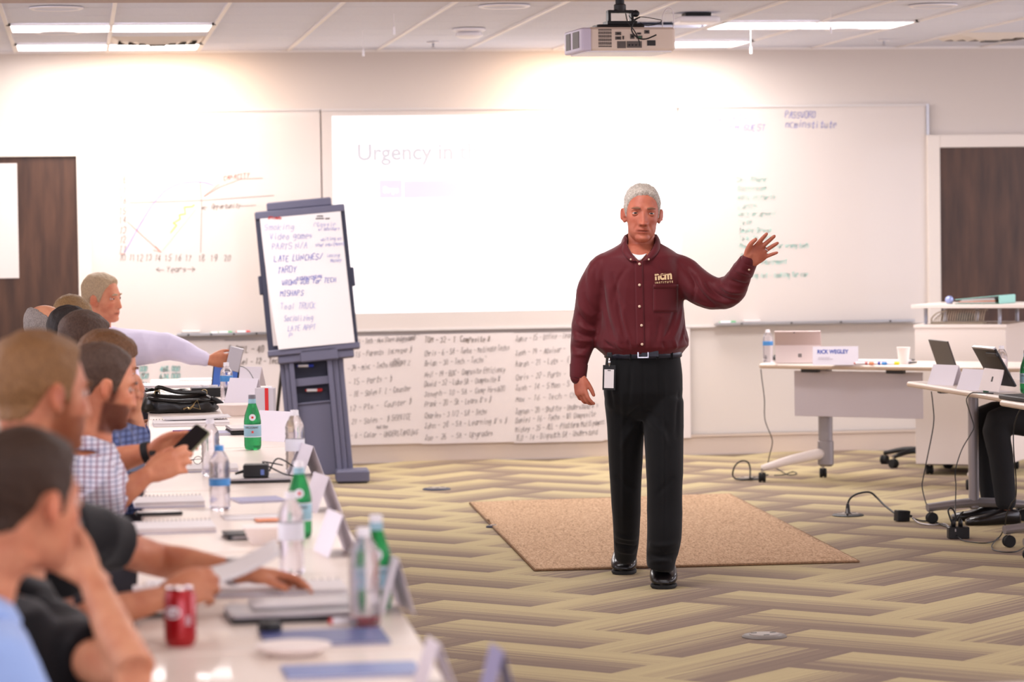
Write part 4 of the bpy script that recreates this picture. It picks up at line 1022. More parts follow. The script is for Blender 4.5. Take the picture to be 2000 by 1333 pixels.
def tor(mb, rows, grow=0, n=40, pw=.9):
    """torso rings: (px, py, halfwidth px, depth half m, d)"""
    rg = []
    for px, py, hw, dp, d in rows:
        c = L(px, py, d); a, b_ = hw*pm_+grow, dp+grow
        rg.append([c+RX*(a*math.copysign(abs(math.cos(t))**pw, math.cos(t)))+DY*(b_*math.copysign(abs(math.sin(t))**pw, math.sin(t))) for t in [2*PI*k/n for k in range(n)]])
    mb.rings(rg); return mb
TR = [(1256, 760, 74, .115, 0), (1256, 730, 74, .125, 0), (1256, 690, 68, .12, 0), (1255, 640, 72, .125, 0), (1253, 580, 76, .125, 0), (1251, 540, 78, .12, .0), (1250, 512, 70, .11, -.01), (1250, 500, 58, .10, -.01), (1251, 488, 40, .08, .0), (1251, 478, 30, .066, .01)]
armR = [(1200, 524, .0, 20), (1176, 534, 0, 24), (1160, 575, 0, 24), (1150, 620, .01, 21), (1143, 660, .0, 19), (1134, 700, -.04, 15), (1129, 736, -.07, 12)]
armL = [(1302, 524, 0, 20), (1332, 536, 0, 25), (1368, 562, -.04, 24), (1408, 578, -.08, 21), (1432, 562, -.14, 19), (1449, 535, -.19, 15), (1461, 512, -.23, 12)]
legR = [(1221, 790, .02, 34), (1221, 850, .03, 32), (1222, 900, .06, 27), (1224, 950, .08, 24), (1225, 1000, .13, 23), (1224, 1045, .2, 16), (1222, 1076, .26, 10)]
legL = [(1294, 790, -.02, 34), (1296, 850, -.04, 32), (1298, 900, -.08, 28), (1298, 950, -.11, 25), (1298, 1000, -.13, 24), (1297, 1050, -.17, 18), (1294, 1094, -.2, 10)]
hb = MB(); build_head(hb, Mh1, jaw=1.12, wide=.98, old=1)
nk0 = L(1252, 500, .02); hb.tube([nk0, L(1253, 470, .015), Mh1 @ Vector((0, .025, -.06))], [(.066, .066), (.060, .062), (.058, .064)], 24, up=RX)
tor(hb, TR, -.006)
for a in (armR, armL): p_, r_ = E2(a); hb.tube(p_, r_, 16, sub=2, round_ends=True)
for a in (legR, legL): p_, r_ = E2(a); hb.tube(p_, [(q[0]*.86, q[1]*.86) for q in r_], 16, sub=2, round_ends=True)
# raised hand: palm to the camera, thumb towards the face
wL = L(1459, 515, -.235); fl_ = (L(1493, 478, -.25)-wL)
HL = frame2(wL, L(1497, 481, -.27)-wL, L(1440, 470, -.26)-wL, CAM-wL)
build_hand(hb, HL, curl=(.10, .06, .10, .16), spread=1.5, thumb=(.62, .18), sc=1.0, tcurl=.30)
wR = L(1129, 733, -.07)
HR = frame2(wR, L(1139, 785, -.10)-wR, (CAM-wR)*.3+RX*3.5, RX*.6-(CAM-wR)*.3)
build_hand(hb, HR, curl=(.35, .62, .72, .8), spread=.8, thumb=(.42, .35), sc=.95, tcurl=.2)
zh_ = Mh1.translation.z
bm_ = remesh(hb, .0034, 'body', 3, mask=lambda co: np.where(co[:, 2] > zh_-.13, .25, np.where(co[:, 2] < .9, 1, .55)))
tint_skin(bm_, Mh1, stub=.16, beardcol=(.75, .7, .7))
part('body', bm_, SK1, man, smooth=True, world=True)
hair_obj(Mh1, HR1, man, 'short', .010, 3, jaw=1.12, wide=.98)
face_bits(Mh1, man, SK1, mm('brow_brown', (128, 88, 68), .9), look=(.02, .02))
# shirt
SH = cloth('shirt_maroon', (84, 19, 26), rough=.55, sheen=.15, bump=.15)
sb = MB()
SR = [(1256, 704, 70, .118, 0), (1256, 692, 77, .13, 0), (1255, 678, 92, .152, 0), (1254, 664, 93, .155, 0), (1253, 640, 86, .145, 0), (1252, 600, 83, .14, 0), (1252, 560, 84, .138, 0), (1251, 530, 86, .13, 0), (1250, 512, 84, .120, 0), (1250, 500, 80, .112, 0), (1250, 492, 68, .104, .005), (1250, 484, 54, .094, .01), (1251, 476, 42, .084, .012), (1252, 468, 33, .076, .015)]
tor(sb, SR)
sR = [(1212, 515, 0, 22, 30), (1194, 518, 0, 27, 32), (1176, 530, 0, 31, 34), (1163, 560, .0, 33), (1152, 600, 0, 31), (1146, 630, .0, 29), (1141, 655, -.01, 27), (1136, 678, -.03, 24), (1133, 700, -.05, 20), (1130, 722, -.062, 16.5), (1129, 738, -.07, 15)]
sL = [(1292, 515, 0, 22, 30), (1310, 518, 0, 27, 32), (1330, 530, 0, 32, 35), (1350, 549, -.02, 35), (1374, 566, -.05, 36), (1404, 574, -.08, 33), (1428, 567, -.12, 33, 28), (1441, 548, -.16, 29, 25), (1450, 530, -.20, 23), (1459, 514, -.23, 17), (1461, 508, -.235, 16)]
for a in (sR, sL): p_, r_ = E2(a); sb.tube(p_, r_, 22, sub=3, round_ends=True)
sm_ = remesh(sb, .0055, 'shirt', 3)
def F3(a, b_, wd, dp): return (tuple(a), tuple(b_), wd, dp)
fo = [((x0, y0), (x1, y1), wd, dp, bd) for x0, y0, x1, y1, dp, wd, bd in (
 (1176, 548, 1200, 668, -.010, .012, .05), (1186, 556, 1216, 672, .008, .012, .05), (1200, 560, 1228, 676, -.009, .010, .04), (1214, 600, 1236, 680, .007, .010, .04), (1196, 530, 1222, 600, -.006, .012, .1),
 (1322, 590, 1296, 664, -.009, .010, -.06), (1334, 590, 1312, 668, .008, .011, -.06), (1338, 620, 1326, 674, -.008, .009, -.05), (1290, 620, 1282, 678, -.006, .010, 0), (1268, 630, 1270, 680, .005, .010, 0),
 (1176, 664, 1200, 682, -.008, .008, .1), (1200, 668, 1216, 684, .007, .008, 0), (1226, 664, 1230, 684, -.008, .007, 0), (1296, 668, 1300, 684, -.007, .008, 0), (1318, 664, 1322, 682, .008, .008, 0), (1338, 656, 1346, 672, -.006, .008, 0),
 (1316, 508, 1352, 570, -.006, .012, -.15), (1340, 516, 1352, 590, -.009, .010, -.12), (1352, 530, 1400, 600, -.010, .011, .12), (1362, 534, 1424, 598, .010, .012, .14), (1378, 548, 1444, 590, -.012, .010, .16), (1396, 548, 1458, 572, .010, .010, .15), (1420, 544, 1466, 556, -.010, .009, .1), (1436, 528, 1470, 540, .007, .008, 0), (1352, 590, 1398, 603, .007, .009, 0),
 (1166, 512, 1176, 572, -.006, .012, .15), (1150, 520, 1160, 580, .006, .014, .1), (1128, 612, 1168, 640, -.012, .009, .1), (1122, 628, 1168, 648, .011, .009, .1), (1118, 644, 1164, 656, -.013, .009, .1), (1116, 660, 1158, 666, .011, .009, .08), (1114, 676, 1152, 680, -.011, .009, .05), (1114, 692, 1148, 694, .008, .009, 0), (1140, 570, 1166, 612, -.009, .011, .1), (1128, 590, 1160, 622, .007, .011, .1), (1252, 470, 1230, 560, .0, .01, 0),
 (1226, 520, 1196, 600, -.005, .010, .1), (1275, 515, 1316, 540, -.004, .01, .1))]
wrinkle(sm_, .0045, (15, 15, 8), 5, fo)
def PXY(co):
    q = co-np.array(CAM); z = q@np.array(_F); return 1000+FPX*(q@np.array(_Rv))/z, 666.5-FPX*(q@np.array(_Uv))/z
def cut(me, test):
    import bmesh
    co = get_co(me); kill = test(co); bm = bmesh.new(); bm.from_mesh(me); bm.verts.ensure_lookup_table()
    bmesh.ops.delete(bm, geom=[v for v in bm.verts if kill[v.index]], context='VERTS'); bm.to_mesh(me); bm.free(); me.update(); return me
SHFULL = sm_.copy()
def vneck(co):
    x, y = PXY(co); d = (co-np.array(M0))@np.array(DY)
    half = np.interp(y, [466, 480, 495, 511], [27, 24, 16, 1.5]); cx = np.interp(y, [466, 511], [1251, 1249])
    return ((np.abs(x-cx) < half) & (y < 511) & (d < .03)) | ((y < 478) & (np.abs(x-1251) < 30) & (d < .075))
cut(sm_, vneck)
part('shirt', sm_, SH, man, smooth=True, world=True)
# surface helper: front of the shirt at a photo pixel
from mathutils.bvhtree import BVHTree
def bvh_of(me): return BVHTree.FromPolygons([v.co.copy() for v in me.vertices], [tuple(p_.vertices) for p_ in me.polygons])
BS = bvh_of(SHFULL); BB = bvh_of(bm_)
def hit(bvh, px, py, off=.002):
    dd = (_F + _Rv*((px-1000)/FPX) + _Uv*((666.5-py)/FPX)).normalized(); r = bvh.ray_cast(CAM, dd)
    return (r[0]-dd*off, r[1]) if r[0] is not None else (L(px, py, -.12), -DY)
def strip(name, cols, mt, parent, th=.003, smooth=True):
    """patch laid on the shirt: rows of photo points"""
    b = MB(); n = len(cols[0])
    for row in cols:
        for q in row: b.v.append(tuple(hit(BS, q[0], q[1], .002)[0]))
    for i in range(len(cols)-1):
        for j in range(n-1): b.f.append((i*n+j, i*n+j+1, (i+1)*n+j+1, (i+1)*n+j)); b.m.append(0)
    o = part(name, b, mt, parent, smooth=smooth, world=True); s_ = o.modifiers.new('t', 'SOLIDIFY'); s_.thickness = th; s_.offset = 0; return o
strip('placket', [[(1246+1.4*(y-500)/60+u_, y) for u_ in (-7, -3, 1, 5, 9)] for y in range(510, 686, 8)], SH, man, .0035)
strip('pocket', [[(x, y) for x in range(1276, 1328, 6)] for y in range(556, 612, 6)], SH, man, .003)
strip('pocket_hem', [[(x, y) for x in range(1276, 1328, 6)] for y in (556, 560, 564)], SH, man, .006)
BT = mm('button_pearl', (214, 186, 160), .3)
for x, y in ((1249, 516), (1249, 557), (1249, 599), (1253, 636), (1254, 673)):
    q, _n = hit(BS, x, y, .006); part('button', MB().lathe([(.0005, .002), (.0055, .0025), (.0062, 0), (.0005, -.002)], 14, M=Matrix.Translation(q) @ Matrix.Rotation(-az, 4, 'Z') @ Matrix.Rotation(PI/2, 4, 'X')), BT, man, smooth=True, world=True)
# collar: two leaves and a stand
cn = L(1251, 470, .02)
def collar_leaf(inner, outer):
    b = MB(); ri, rm, ro = [], [], []
    for (x, y, d), (x2, y2, d2) in zip(inner, outer):
        a = L(x, y, d); h = hit(BS, x2, y2, .009)[0]; o_ = L(x2, y2, d2) if d2 is not None else h
        m_ = a.lerp(o_, .45)-DY*.010+Vector((0, 0, .006)); ri.append(a); rm.append(m_); ro.append(o_)
    b.rings([ri, rm, ro], caps=False, closed=False); o = part('collar_leaf', b, SH, man, smooth=True, world=True)
    q = o.modifiers.new('t', 'SOLIDIFY'); q.thickness = .004; s2 = o.modifiers.new('s', 'SUBSURF'); s2.levels = 1; s2.render_levels = 2
def smooth_(t): t = max(0, min(1, t)); return t*t*(3-2*t)
collar_leaf([(1223, 456, .045), (1222, 464, .0), (1225, 476, -.045), (1231, 489, -.085), (1238, 500, -.112), (1247, 512, -.128)], [(1214, 468, .05), (1211, 476, .0), (1213, 488, None), (1218, 498, None), (1225, 506, None), (1232, 512, None)])
collar_leaf([(1280, 455, .045), (1281, 463, .0), (1279, 475, -.045), (1272, 488, -.085), (1263, 500, -.112), (1251, 512, -.128)], [(1289, 467, .05), (1292, 475, .0), (1290, 487, None), (1284, 497, None), (1276, 505, None), (1267, 511, None)])
cn = L(1251.5, 470, .018)
cs = MB().rings([[cn+RX*(.069*math.cos(t))+DY*(.066*math.sin(t))+Vector((0, 0, z+.022*math.sin(t))) for t in [math.radians(-25+230*k/24) for k in range(25)]] for z in (-.03, -.005, .020)], caps=False, closed=False)
o = part('collar_stand', cs, SH, man, smooth=True, world=True); q = o.modifiers.new('t', 'SOLIDIFY'); q.thickness = .004
for x, y in ((1232, 507), (1267, 507)): q, _n = hit(BS, x, y, .012); part('collar_button', MB().lathe([(.0005, .002), (.004, .0025), (.0045, 0), (.0005, -.002)], 12, M=Matrix.Translation(q) @ Matrix.Rotation(-az, 4, 'Z') @ Matrix.Rotation(PI/2, 4, 'X')), BT, man, smooth=True, world=True)
# white undershirt showing in the open neck
UW = mm('undershirt', (236, 224, 222), .9); b = MB(); nn = 9; rows_ = []
for j in range(4):
    y0 = 497+3.4*j; hw_ = 14-3.2*j; rows_.append([hit(BB, 1249-hw_+2*hw_*i/(nn-1), y0+2.5*(1-(2*i/(nn-1)-1)**2), .004)[0] for i in range(nn)])
b.rings(rows_, caps=False, closed=False); o = part('undershirt', b, UW, man, smooth=True, world=True); q = o.modifiers.new('t', 'SOLIDIFY'); q.thickness = .006
# cuffs
def cuff(path, rad, nm='cuff'):
    b = MB().tube(path, rad, 20); o = part(nm, b, SH, man, smooth=50, world=True); return o
p_, r_ = E2([(1130.5, 713, -.057, 18), (1130, 722, -.062, 17.5), (1129, 736, -.07, 16.5), (1128.5, 739, -.071, 15.5)]); cuff(p_, r_)
p_, r_ = E2([(1451, 529, -.20, 22), (1456, 521, -.215, 20), (1461, 512, -.232, 18.5), (1462, 510, -.235, 17)]); cuff(p_, r_)
for x, y in ((1466, 527),): q, _n = hit(BS, x-3, y, .006); part('cuff_button', MB().ell(q, (.005, .005, .005), None, 10, 6), BT, man, smooth=True, world=True)
part('ring', MB().lathe([(.0095, -.002), (.0108, -.002), (.0108, .002), (.0095, .002)], 20, M=HL @ Matrix.Translation((-.0115, .108, -.001)) @ Matrix.Rotation(PI/2, 4, 'X')), M['chrome'], man, smooth=True, world=True)
# embroidered chest logo
LG = mat('logo_thread', (226, 196, 150), .7); q, _n = hit(BS, 1279, 547, .010)
LM = Matrix.Translation(q) @ Matrix.Rotation(-az, 4, 'Z') @ Matrix.Rotation(math.radians(-3), 4, 'Y') @ UPX
LMi = Matrix.Translation(-M0) @ LM
lg = typeset('logo', 'ncm', .052, LG, man, LMi, .0006, .0022, .86); 
typeset('logo_line', 'I N S T I T U T E', .0115, LG, man, Matrix.Translation(-M0) @ LM @ Matrix.Translation((0, -.017, 0)), .0006, .0003, .98)
part('logo_slash', MB().box((.040, .0155, .0012), (.084, .0028, .001), M=LM @ Matrix.Rotation(math.radians(9), 4, 'Z')), SH, man, world=True)
# trousers
TRO = cloth('trouser_black', (11, 11, 13), rough=.8, sheen=.1, bump=.1)
tb = MB(); tor(tb, [(1256, 688, 72, .122, 0), (1256, 705, 74, .127, 0), (1256, 730, 77, .135, 0), (1256, 765, 78, .138, 0), (1256, 790, 75, .118, 0), (1256, 806, 68, .092, 0), (1256, 820, 58, .065, 0)], 0, 40, .85)
tR = [(1218, 780, .02, 40), (1221, 840, .03, 37), (1221, 900, .06, 33.5), (1223, 950, .08, 30.5), (1224, 1000, .12, 28.5), (1224, 1050, .20, 27), (1223, 1072, .24, 25), (1222, 1092, .27, 22)]
tL = [(1296, 780, -.02, 40), (1296, 840, -.04, 39), (1298, 900, -.08, 36.5), (1298, 950, -.11, 35), (1298, 1000, -.13, 34.5), (1297, 1050, -.17, 34), (1291, 1090, -.19, 29), (1290, 1106, -.2, 27.5), (1289, 1114, -.2, 25)]
for a in (tR, tL): p_, r_ = E2(a); tb.tube(p_, [(q[0], q[1]*1.08) for q in r_], 24, sub=3)
tm_ = remesh(tb, .006, 'trousers', 9)
fo = [((x0, y0), (x1, y1), wd, dp, bd) for x0, y0, x1, y1, dp, wd, bd in (
 (1256, 790, 1212, 850, -.008, .012, .1), (1258, 800, 1306, 850, -.008, .012, -.1), (1262, 820, 1306, 876, .007, .012, -.1), (1252, 824, 1214, 880, .007, .012, .1),
 (1216, 730, 1218, 1050, .006, .010, 0), (1298, 730, 1298, 1070, .007, .010, 0), (1232, 712, 1228, 790, -.006, .009, 0), (1284, 712, 1288, 790, -.006, .009, 0), (1257, 704, 1257, 806, -.005, .007, 0),
 (1198, 1062, 1248, 1070, -.010, .010, .05), (1200, 1046, 1246, 1054, .008, .011, .05), (1206, 1078, 1240, 1082, .006, .008, 0), (1264, 1082, 1324, 1080, -.012, .010, .1), (1262, 1062, 1326, 1060, .009, .012, .1), (1268, 1098, 1312, 1096, .008, .008, 0), (1200, 930, 1240, 960, -.006, .014, 0), (1320, 930, 1280, 970, -.006, .014, 0), (1188, 740, 1196, 800, -.006, .012, 0), (1326, 760, 1320, 860, -.006, .012, 0))]
wrinkle(tm_, .0028, (9, 9, 5), 11, fo); part('trousers', tm_, TRO, man, smooth=True, world=True)
BP_ = bvh_of(tm_)
# belt
BLT = mat('belt_leather', (26, 28, 42), .35, bump=.3, bscale=150)
b = MB(); tor(b, [(1256, 698.5, 73.5, .1275, 0), (1256, 697, 75, .130, 0), (1256, 686, 75, .130, 0), (1256, 684.5, 73.5, .1275, 0)], .002, 48); part('belt', b, BLT, man, smooth=50, world=True)
bc = L(1256, 691.5, -.1345)
BM = Matrix.Translation(bc) @ Matrix.Rotation(-az, 4, 'Z')
b = MB()
for x0, z0, a, c_ in ((-.022, 0, .005, .036), (.022, 0, .004, .036), (0, .016, .044, .005), (0, -.016, .044, .005)): b.box((x0, 0, z0), (a, .006, c_), M=BM)
part('buckle', b, M['chrome'], man, world=True); part('belt_tongue', MB().rbox((.03, .002, 0), (.075, .008, .028), .004, M=BM), BLT, man, world=True)
for px in (1204, 1232, 1284, 1312): q, _n = hit(BP_, px, 692, .016); part('belt_loop', MB().box(q, (.010, .008, .046)), TRO, man, world=True)
# badge on its clip
q = L(1189.5, 738, -.13); BG = Matrix.Translation(q) @ Matrix.Rotation(-az, 4, 'Z') @ Matrix.Rotation(math.radians(2), 4, 'Y')
part('badge_holder', MB().rbox((0, 0, 0), (.056, .004, .110), .001, M=BG), M['black_plastic'], man, world=True, bevel=.002)
part('badge_card', MB().box((0, -.0028, -.005), (.042, .002, .082), M=BG), M['paper_white'], man, world=True); part('badge_slot', MB().box((0, -.0042, .032), (.014, .001, .003), M=BG), M['black_plastic'], man, world=True)
part('badge_clip', MB().tube([(0, -.002, .050), (0, -.004, .066), (0, -.002, .088)], [.004, .006, .005], 8, M=BG), M['chrome'], man, smooth=True, world=True)
part('badge_reel', MB().rbox((.0, .004, .100), (.024, .016, .022), .006, M=BG), M['black_plastic'], man, smooth=40, world=True)
# shoes
SHO = mat('shoe_leather', (18, 15, 17), .28, bump=.15, bscale=80, coat=.2)
def shoe(toe_px, toe_py, yaw, label_side, heel_up=0, Ln=.295, par=man, mt=SHO, ground=0.0, k=1.0):
    t0 = P(toe_px, toe_py, Z=0.0); fw = -DY*math.cos(yaw)+RX*math.sin(yaw); sd = fw.cross(Vector((0, 0, 1)))
    t0 = Vector((t0.x, t0.y, ground))
    def W(x, y, z): lift = heel_up*max(0, (y-.10))/.19; return t0-fw*y+sd*x*k+Vector((0, 0, (z+lift)*k))
    def sec(y, w0, z0, z1, pw=.75, n=20):
        zc, hz = (z0+z1)/2, (z1-z0)/2
        return [W(w0*math.copysign(abs(math.cos(t))**pw, math.cos(t)), y, zc+hz*math.copysign(abs(math.sin(t))**pw, math.sin(t))) for t in [2*PI*k/n for k in range(n)]]
    b = MB().rings([sec(.004, .018, .014, .030), sec(.012, .036, .013, .044), (sec(.035, .046, .012, .056)), sec(.07, .052, .012, .066), sec(.10, .053, .012, .076), sec(.14, .049, .012, .094), sec(.18, .043, .013, .108), sec(.23, .041, .014, .108), sec(.27, .038, .014, .100), sec(.288, .028, .016, .085)])
    o = part('shoe', b, mt, par, smooth=60, world=True)
    def sole(y, w0): w0 *= .9; return [W(w0*math.copysign(abs(math.cos(t))**.6, math.cos(t)), y, .008+.007*math.copysign(1, math.sin(t))*min(1, abs(math.sin(t))*3)) for t in [2*PI*(k+.5)/20 for k in range(20)]]
    part('sole', MB().rings([sole(-.004, .018), sole(.006, .036), sole(.03, .050), sole(.08, .057), (sole(.13, .053)), sole(.19, .044), sole(.25, .045), sole(.285, .036), sole(.295, .02)]), M['black_rubber'], o, smooth=40)
    for k in range(4): part('lace', MB().tube([W(-.018, .115+.016*k, .086+.006*k), W(0, .112+.016*k, .092+.006*k), W(.018, .115+.016*k, .086+.006*k)], .0024, 6, sub=2), M['black_rubber'], o, smooth=True)
shoe(1217, 1124, -.05, 'rear', .012, k=1.14); shoe(1296, 1152, -.02, 'front', k=1.16)
# ------------------------------------------------------------------ tables and chairs
TZ = .74
def flip_table(name, label, c, L_, W0, rz, group, legs=True, modesty=None, top='table_top'):
    t = thing(name, label, 'table', (c[0], c[1], 0), rz, group)
    part('tabletop', MB().rbox((0, 0, TZ-.014), (L_, W0, .028), .02), M[top], t, smooth=40)
    part('edge_band', MB().rbox((0, 0, TZ-.016), (L_+.003, W0+.003, .020), .021), M['table_edge'], t, smooth=40)
    for s_ in (-1, 1):
        x = s_*(L_/2-.28)
        part('column', MB().rbox((x, .02, .38), (.06, .05, .62), .02), M['table_leg'], t, smooth=40)
        part('support_arm', MB().rbox((x, .0, TZ-.04), (.05, W0*.7, .025), .008), M['charcoal'], t, smooth=40)
        part('foot', MB().tube([(x, -W0*.46, .085), (x, 0, .105), (x, W0*.46, .085)], [(.022, .03), (.026, .036), (.022, .03)], 12, up=(0, 0, 1), sub=3), M['table_leg'], t, smooth=40)
        for e in (-1, 1): caster(t, x, e*W0*.42, 0)
    if modesty: part('modesty_panel', MB().box((0, modesty*W0*.3, .50), (L_-.5, .012, .36)), mm('modesty_grey', (196, 186, 190), .5), t, bevel=.003)
    return t
def caster(t, x, y, rz, r=.030, z=0):
    b = MB()
    w_ = part('caster', MB().lathe([(.001, -.022), (r*.9, -.022), (r, -.018), (r, -.006), (r*.8, -.004), (r*.8, .004), (r, .006), (r, .018), (r*.9, .022), (.001, .022)], 18, M=Matrix.Translation((x, y, r+z)) @ Matrix.Rotation(rz, 4, 'Z') @ Matrix.Rotation(PI/2, 4, 'Y')), M['black_rubber'], t, smooth=40)
    part('caster_fork', MB().lathe([(.001, 0), (.008, 0), (.008, .03), (.012, .034), (.001, .036)], 10, c=(x, y, r*1.6+z)), M['chrome'], w_, smooth=40)
TD = Vector((.025, 1, 0)).normalized(); TRZ = math.atan2(TD.y, TD.x)   # the run of tables at the left
def TL(y, across=0):   # world point on the centre line of the left run at depth y
    xl = .10+.0265*(y-6.3); return Vector((xl+.295+across, y, 0))
seams = [4.2, 6.06, 7.98, 9.92, 11.86, 13.8, 15.72, 17.62]
lab = ['nearest table of the left row, cut by the lower frame edge', 'second table of the left row, with the red can', 'third table of the left row, with the plaid-shirted man at it', 'middle table of the left row, behind the forearms', 'table of the left row under the green bottle and charger', 'table of the left row under the black leather bag', 'farthest table of the left row, nearest the easel']
for i in range(7):
    y0, y1 = seams[i], seams[i+1]; c = TL((y0+y1)/2); flip_table('training_table', lab[i], c, y1-y0-.012, .59, TRZ, 'left row of training tables')

def chair(name, label, loc, rz, group, back=True):
    t = thing(name, label, 'chair', loc, rz, group)
    part('seat', MB().rbox((0, 0, .46), (.48, .46, .07), .1), mm('chair_fabric', (22, 22, 26), .85, bump=.3, bscale=300), t, smooth=40)
    b = MB(); rg = []
    for z, w_, y_ in ((.56, .38, .235), (.66, .43, .25), (.80, .44, .27), (.92, .41, .28), (.99, .33, .285)):
        rg.append([Vector((w_/2*math.copysign(abs(math.cos(q))**.6, math.cos(q)), y_+.03*math.sin(q)-.03*(math.cos(q))**2, z)) for q in [2*PI*k/24 for k in range(24)]])
    part('backrest', b.rings(rg), M['chair_fabric'], t, smooth=40)
    part('back_post', MB().tube([(0, .12, .42), (0, .27, .44), (0, .30, .60), (0, .29, .74)], .02, 10, sub=3), M['black_plastic'], t, smooth=True)
    part('gas_column', MB().lathe([(.028, .08), (.028, .28), (.02, .29), (.02, .43)], 16), M['charcoal'], t, smooth=40)
    for k in range(5):
        a = 2*PI*k/5+.3; d = Vector((math.cos(a), math.sin(a), 0))
        part('base_arm', MB().tube([d*.02+Vector((0, 0, .10)), d*.16+Vector((0, 0, .10)), d*.30+Vector((0, 0, .072))], [(.022, .024), (.018, .02), (.013, .016)], 10, sub=3), M['black_plastic'], t, smooth=True)
        caster(t, d.x*.30, d.y*.30, a)
    for s_ in (-1, 1): part('armrest', MB().tube([(s_*.24, .12, .44), (s_*.28, .08, .55), (s_*.28, .02, .66), (s_*.28, -.14, .665)], [.014, .014, .016, .018], 8, sub=3), M['black_plastic'], t, smooth=True)
    return t

# ------------------------------------------------------------------ things on the left tables
def at(px, py, z=TZ): return P(px, py, Z=z)
def pet_bottle(px, py, label, h=.20, r=.032, fill=.35, capm='cap_white', body='clear_pet', lab_=('label_white', .45, .62), grp=None, extra=None, pos=None, swirl=True):
    c = pos if pos is not None else at(px, py); t = thing('water_bottle', label, 'bottle', (c.x, c.y, c.z), group=grp)
    k = h/.2
    pr = [(.001, .003), (r*.82, .0), (r*.97, .006*k), (r, .016*k)]
    if swirl: pr += [(r*(1 if q % 2 else .95), (.022+.008*q)*k) for q in range(15)]
    else: pr += [(r, .03*k), (r, .12*k)]
    pr += [(r*.98, .145*k), (r*.86, .158*k), (r*.62, .172*k), (r*.42, .182*k), (r*.38, .187*k)]
    pr = [(a, b_) for a, b_ in pr]
    part('body', MB().lathe(pr, 28), M[body], t, smooth=60)
    part('cap', MB().lathe([(.001, .199*k), (r*.40, .199*k), (r*.43, .197*k), (r*.43, .186*k), (r*.46, .185*k), (r*.46, .182*k), (.001, .182*k)], 22), M[capm], t, smooth=40)
    if lab_: part('label', MB().lathe([(r*1.015, h*lab_[1]), (r*1.02, h*lab_[1]+.001), (r*1.02, h*lab_[2]), (r*1.015, h*lab_[2]+.001)], 28), M[lab_[0]], t, smooth=60)
    return t, k
def sparkle(px, py, label, h=.215, pos=None):
    c = pos if pos is not None else at(px, py); r = .0335; t = thing('green_bottle', label, 'bottle', (c.x, c.y, c.z), group='green mineral water bottles')
    pr = [(.001, .006), (r*.55, .0), (r*.9, .004), (r, .018), (r, .048), (r*.985, .05), (r*.985, .098), (r, .10), (r*1.0, .112), (r*.9, .135), (r*.68, .158), (r*.5, .176), (r*.42, .186), (r*.40, .196)]
    pr = [(a, b_*h/.215) for a, b_ in pr]
    part('body', MB().lathe(pr, 28), M['green_pet'], t, smooth=60)
    part('neck_foil', MB().lathe([(r*.46, .180*h/.215), (r*.44, .197*h/.215), (r*.43, .199*h/.215)], 22), M['label_pale'], t, smooth=60)
    part('cap', MB().lathe([(.001, h), (r*.40, h), (r*.43, h-.003), (r*.43, .198*h/.215), (.001, .198*h/.215)], 22), M['cap_grey'] if h > .214 else M['cap_white'], t, smooth=40)
    lb = part('label', MB().lathe([(r*1.0, .050), (r*1.012, .051), (r*1.012, .099), (r*1.0, .1)], 30), M['label_pale'], t, smooth=60)
    part('label_edge', MB().lathe([(r*1.016, .0505), (r*1.02, .0535)], 30), M['label_white'], lb, smooth=60); part('label_edge', MB().lathe([(r*1.016, .0965), (r*1.02, .0995)], 30), M['label_white'], lb, smooth=60)
    va = math.atan2(c.x, c.y); n = Vector((-math.sin(va), -math.cos(va), 0)); sd = Vector((math.cos(va), -math.sin(va), 0))
    def wrapc(me_, z0, rr):
        for v in me_.vertices:
            a = v.co.x/rr; q = n*(rr+v.co.z)*math.cos(a)+sd*(rr+v.co.z)*math.sin(a); z = v.co.y; v.co = (q.x, q.y, z0+z)
    o = typeset('brand_lettering', 'S.PELLEGRINO', .0095, M['ink_black'], lb, Matrix.Translation((-.032, 0, 0)), .0002, .0002, .92); wrapc(o.data, .085, r*1.02)
    st = MB().poly([((.0075 if k % 2 == 0 else .003)*math.sin(PI*k/5), (.0075 if k % 2 == 0 else .003)*math.cos(PI*k/5)) for k in range(10)], .0006, 'z')
    o = part('star', st, M['star_red'], lb); wrapc(o.data, .071, r*1.02)
    sl = MB().lathe([(.001, .0006), (.013, .0006), (.013, -.0004), (.001, -.0004)], 20)
    o = part('neck_seal', sl, M['label_white'], t); wrapc(o.data, .128*h/.215, r*.97)
    sl = MB().lathe([(.001, .0016), (.0045, .0016), (.0045, .0004), (.001, .0004)], 14); o = part('seal_mark', sl, M['star_red'], t); wrapc(o.data, .128*h/.215, r*.97)
    return t
pet_bottle(713, 1226, 'large clear water bottle standing nearest the camera on the left table', h=.215, r=.034, lab_=None)
pet_bottle(570, 1122, 'clear bottle with a white barcode label, beside the green bottle', h=.205, lab_=('label_white', .42, .62))
pet_bottle(430, 997, 'clear water bottle with a blue label behind the phone hands, front of two', h=.2, capm='label_blue', lab_=('label_blue', .38, .48))
pet_bottle(412, 930, 'clear water bottle behind the blue-labelled one near the phone', h=.2, lab_=None)
pet_bottle(577, 926, 'clear capped water bottle at the table edge before the easel', h=.225, r=.034, lab_=('label_white', .36, .54))
pet_bottle(443, 786, 'water bottle with a blue oval label beside the black bag', h=.2, lab_=('label_blue', .52, .66))
sparkle(494, 879, 'green mineral water bottle in focus at the middle of the left row')
sparkle(586, 1052, 'blurred green mineral water bottle behind the clear barcode bottle', h=.213)
sparkle(737, 1192, 'green mineral water bottle half hidden behind the nearest clear bottle', h=.213)
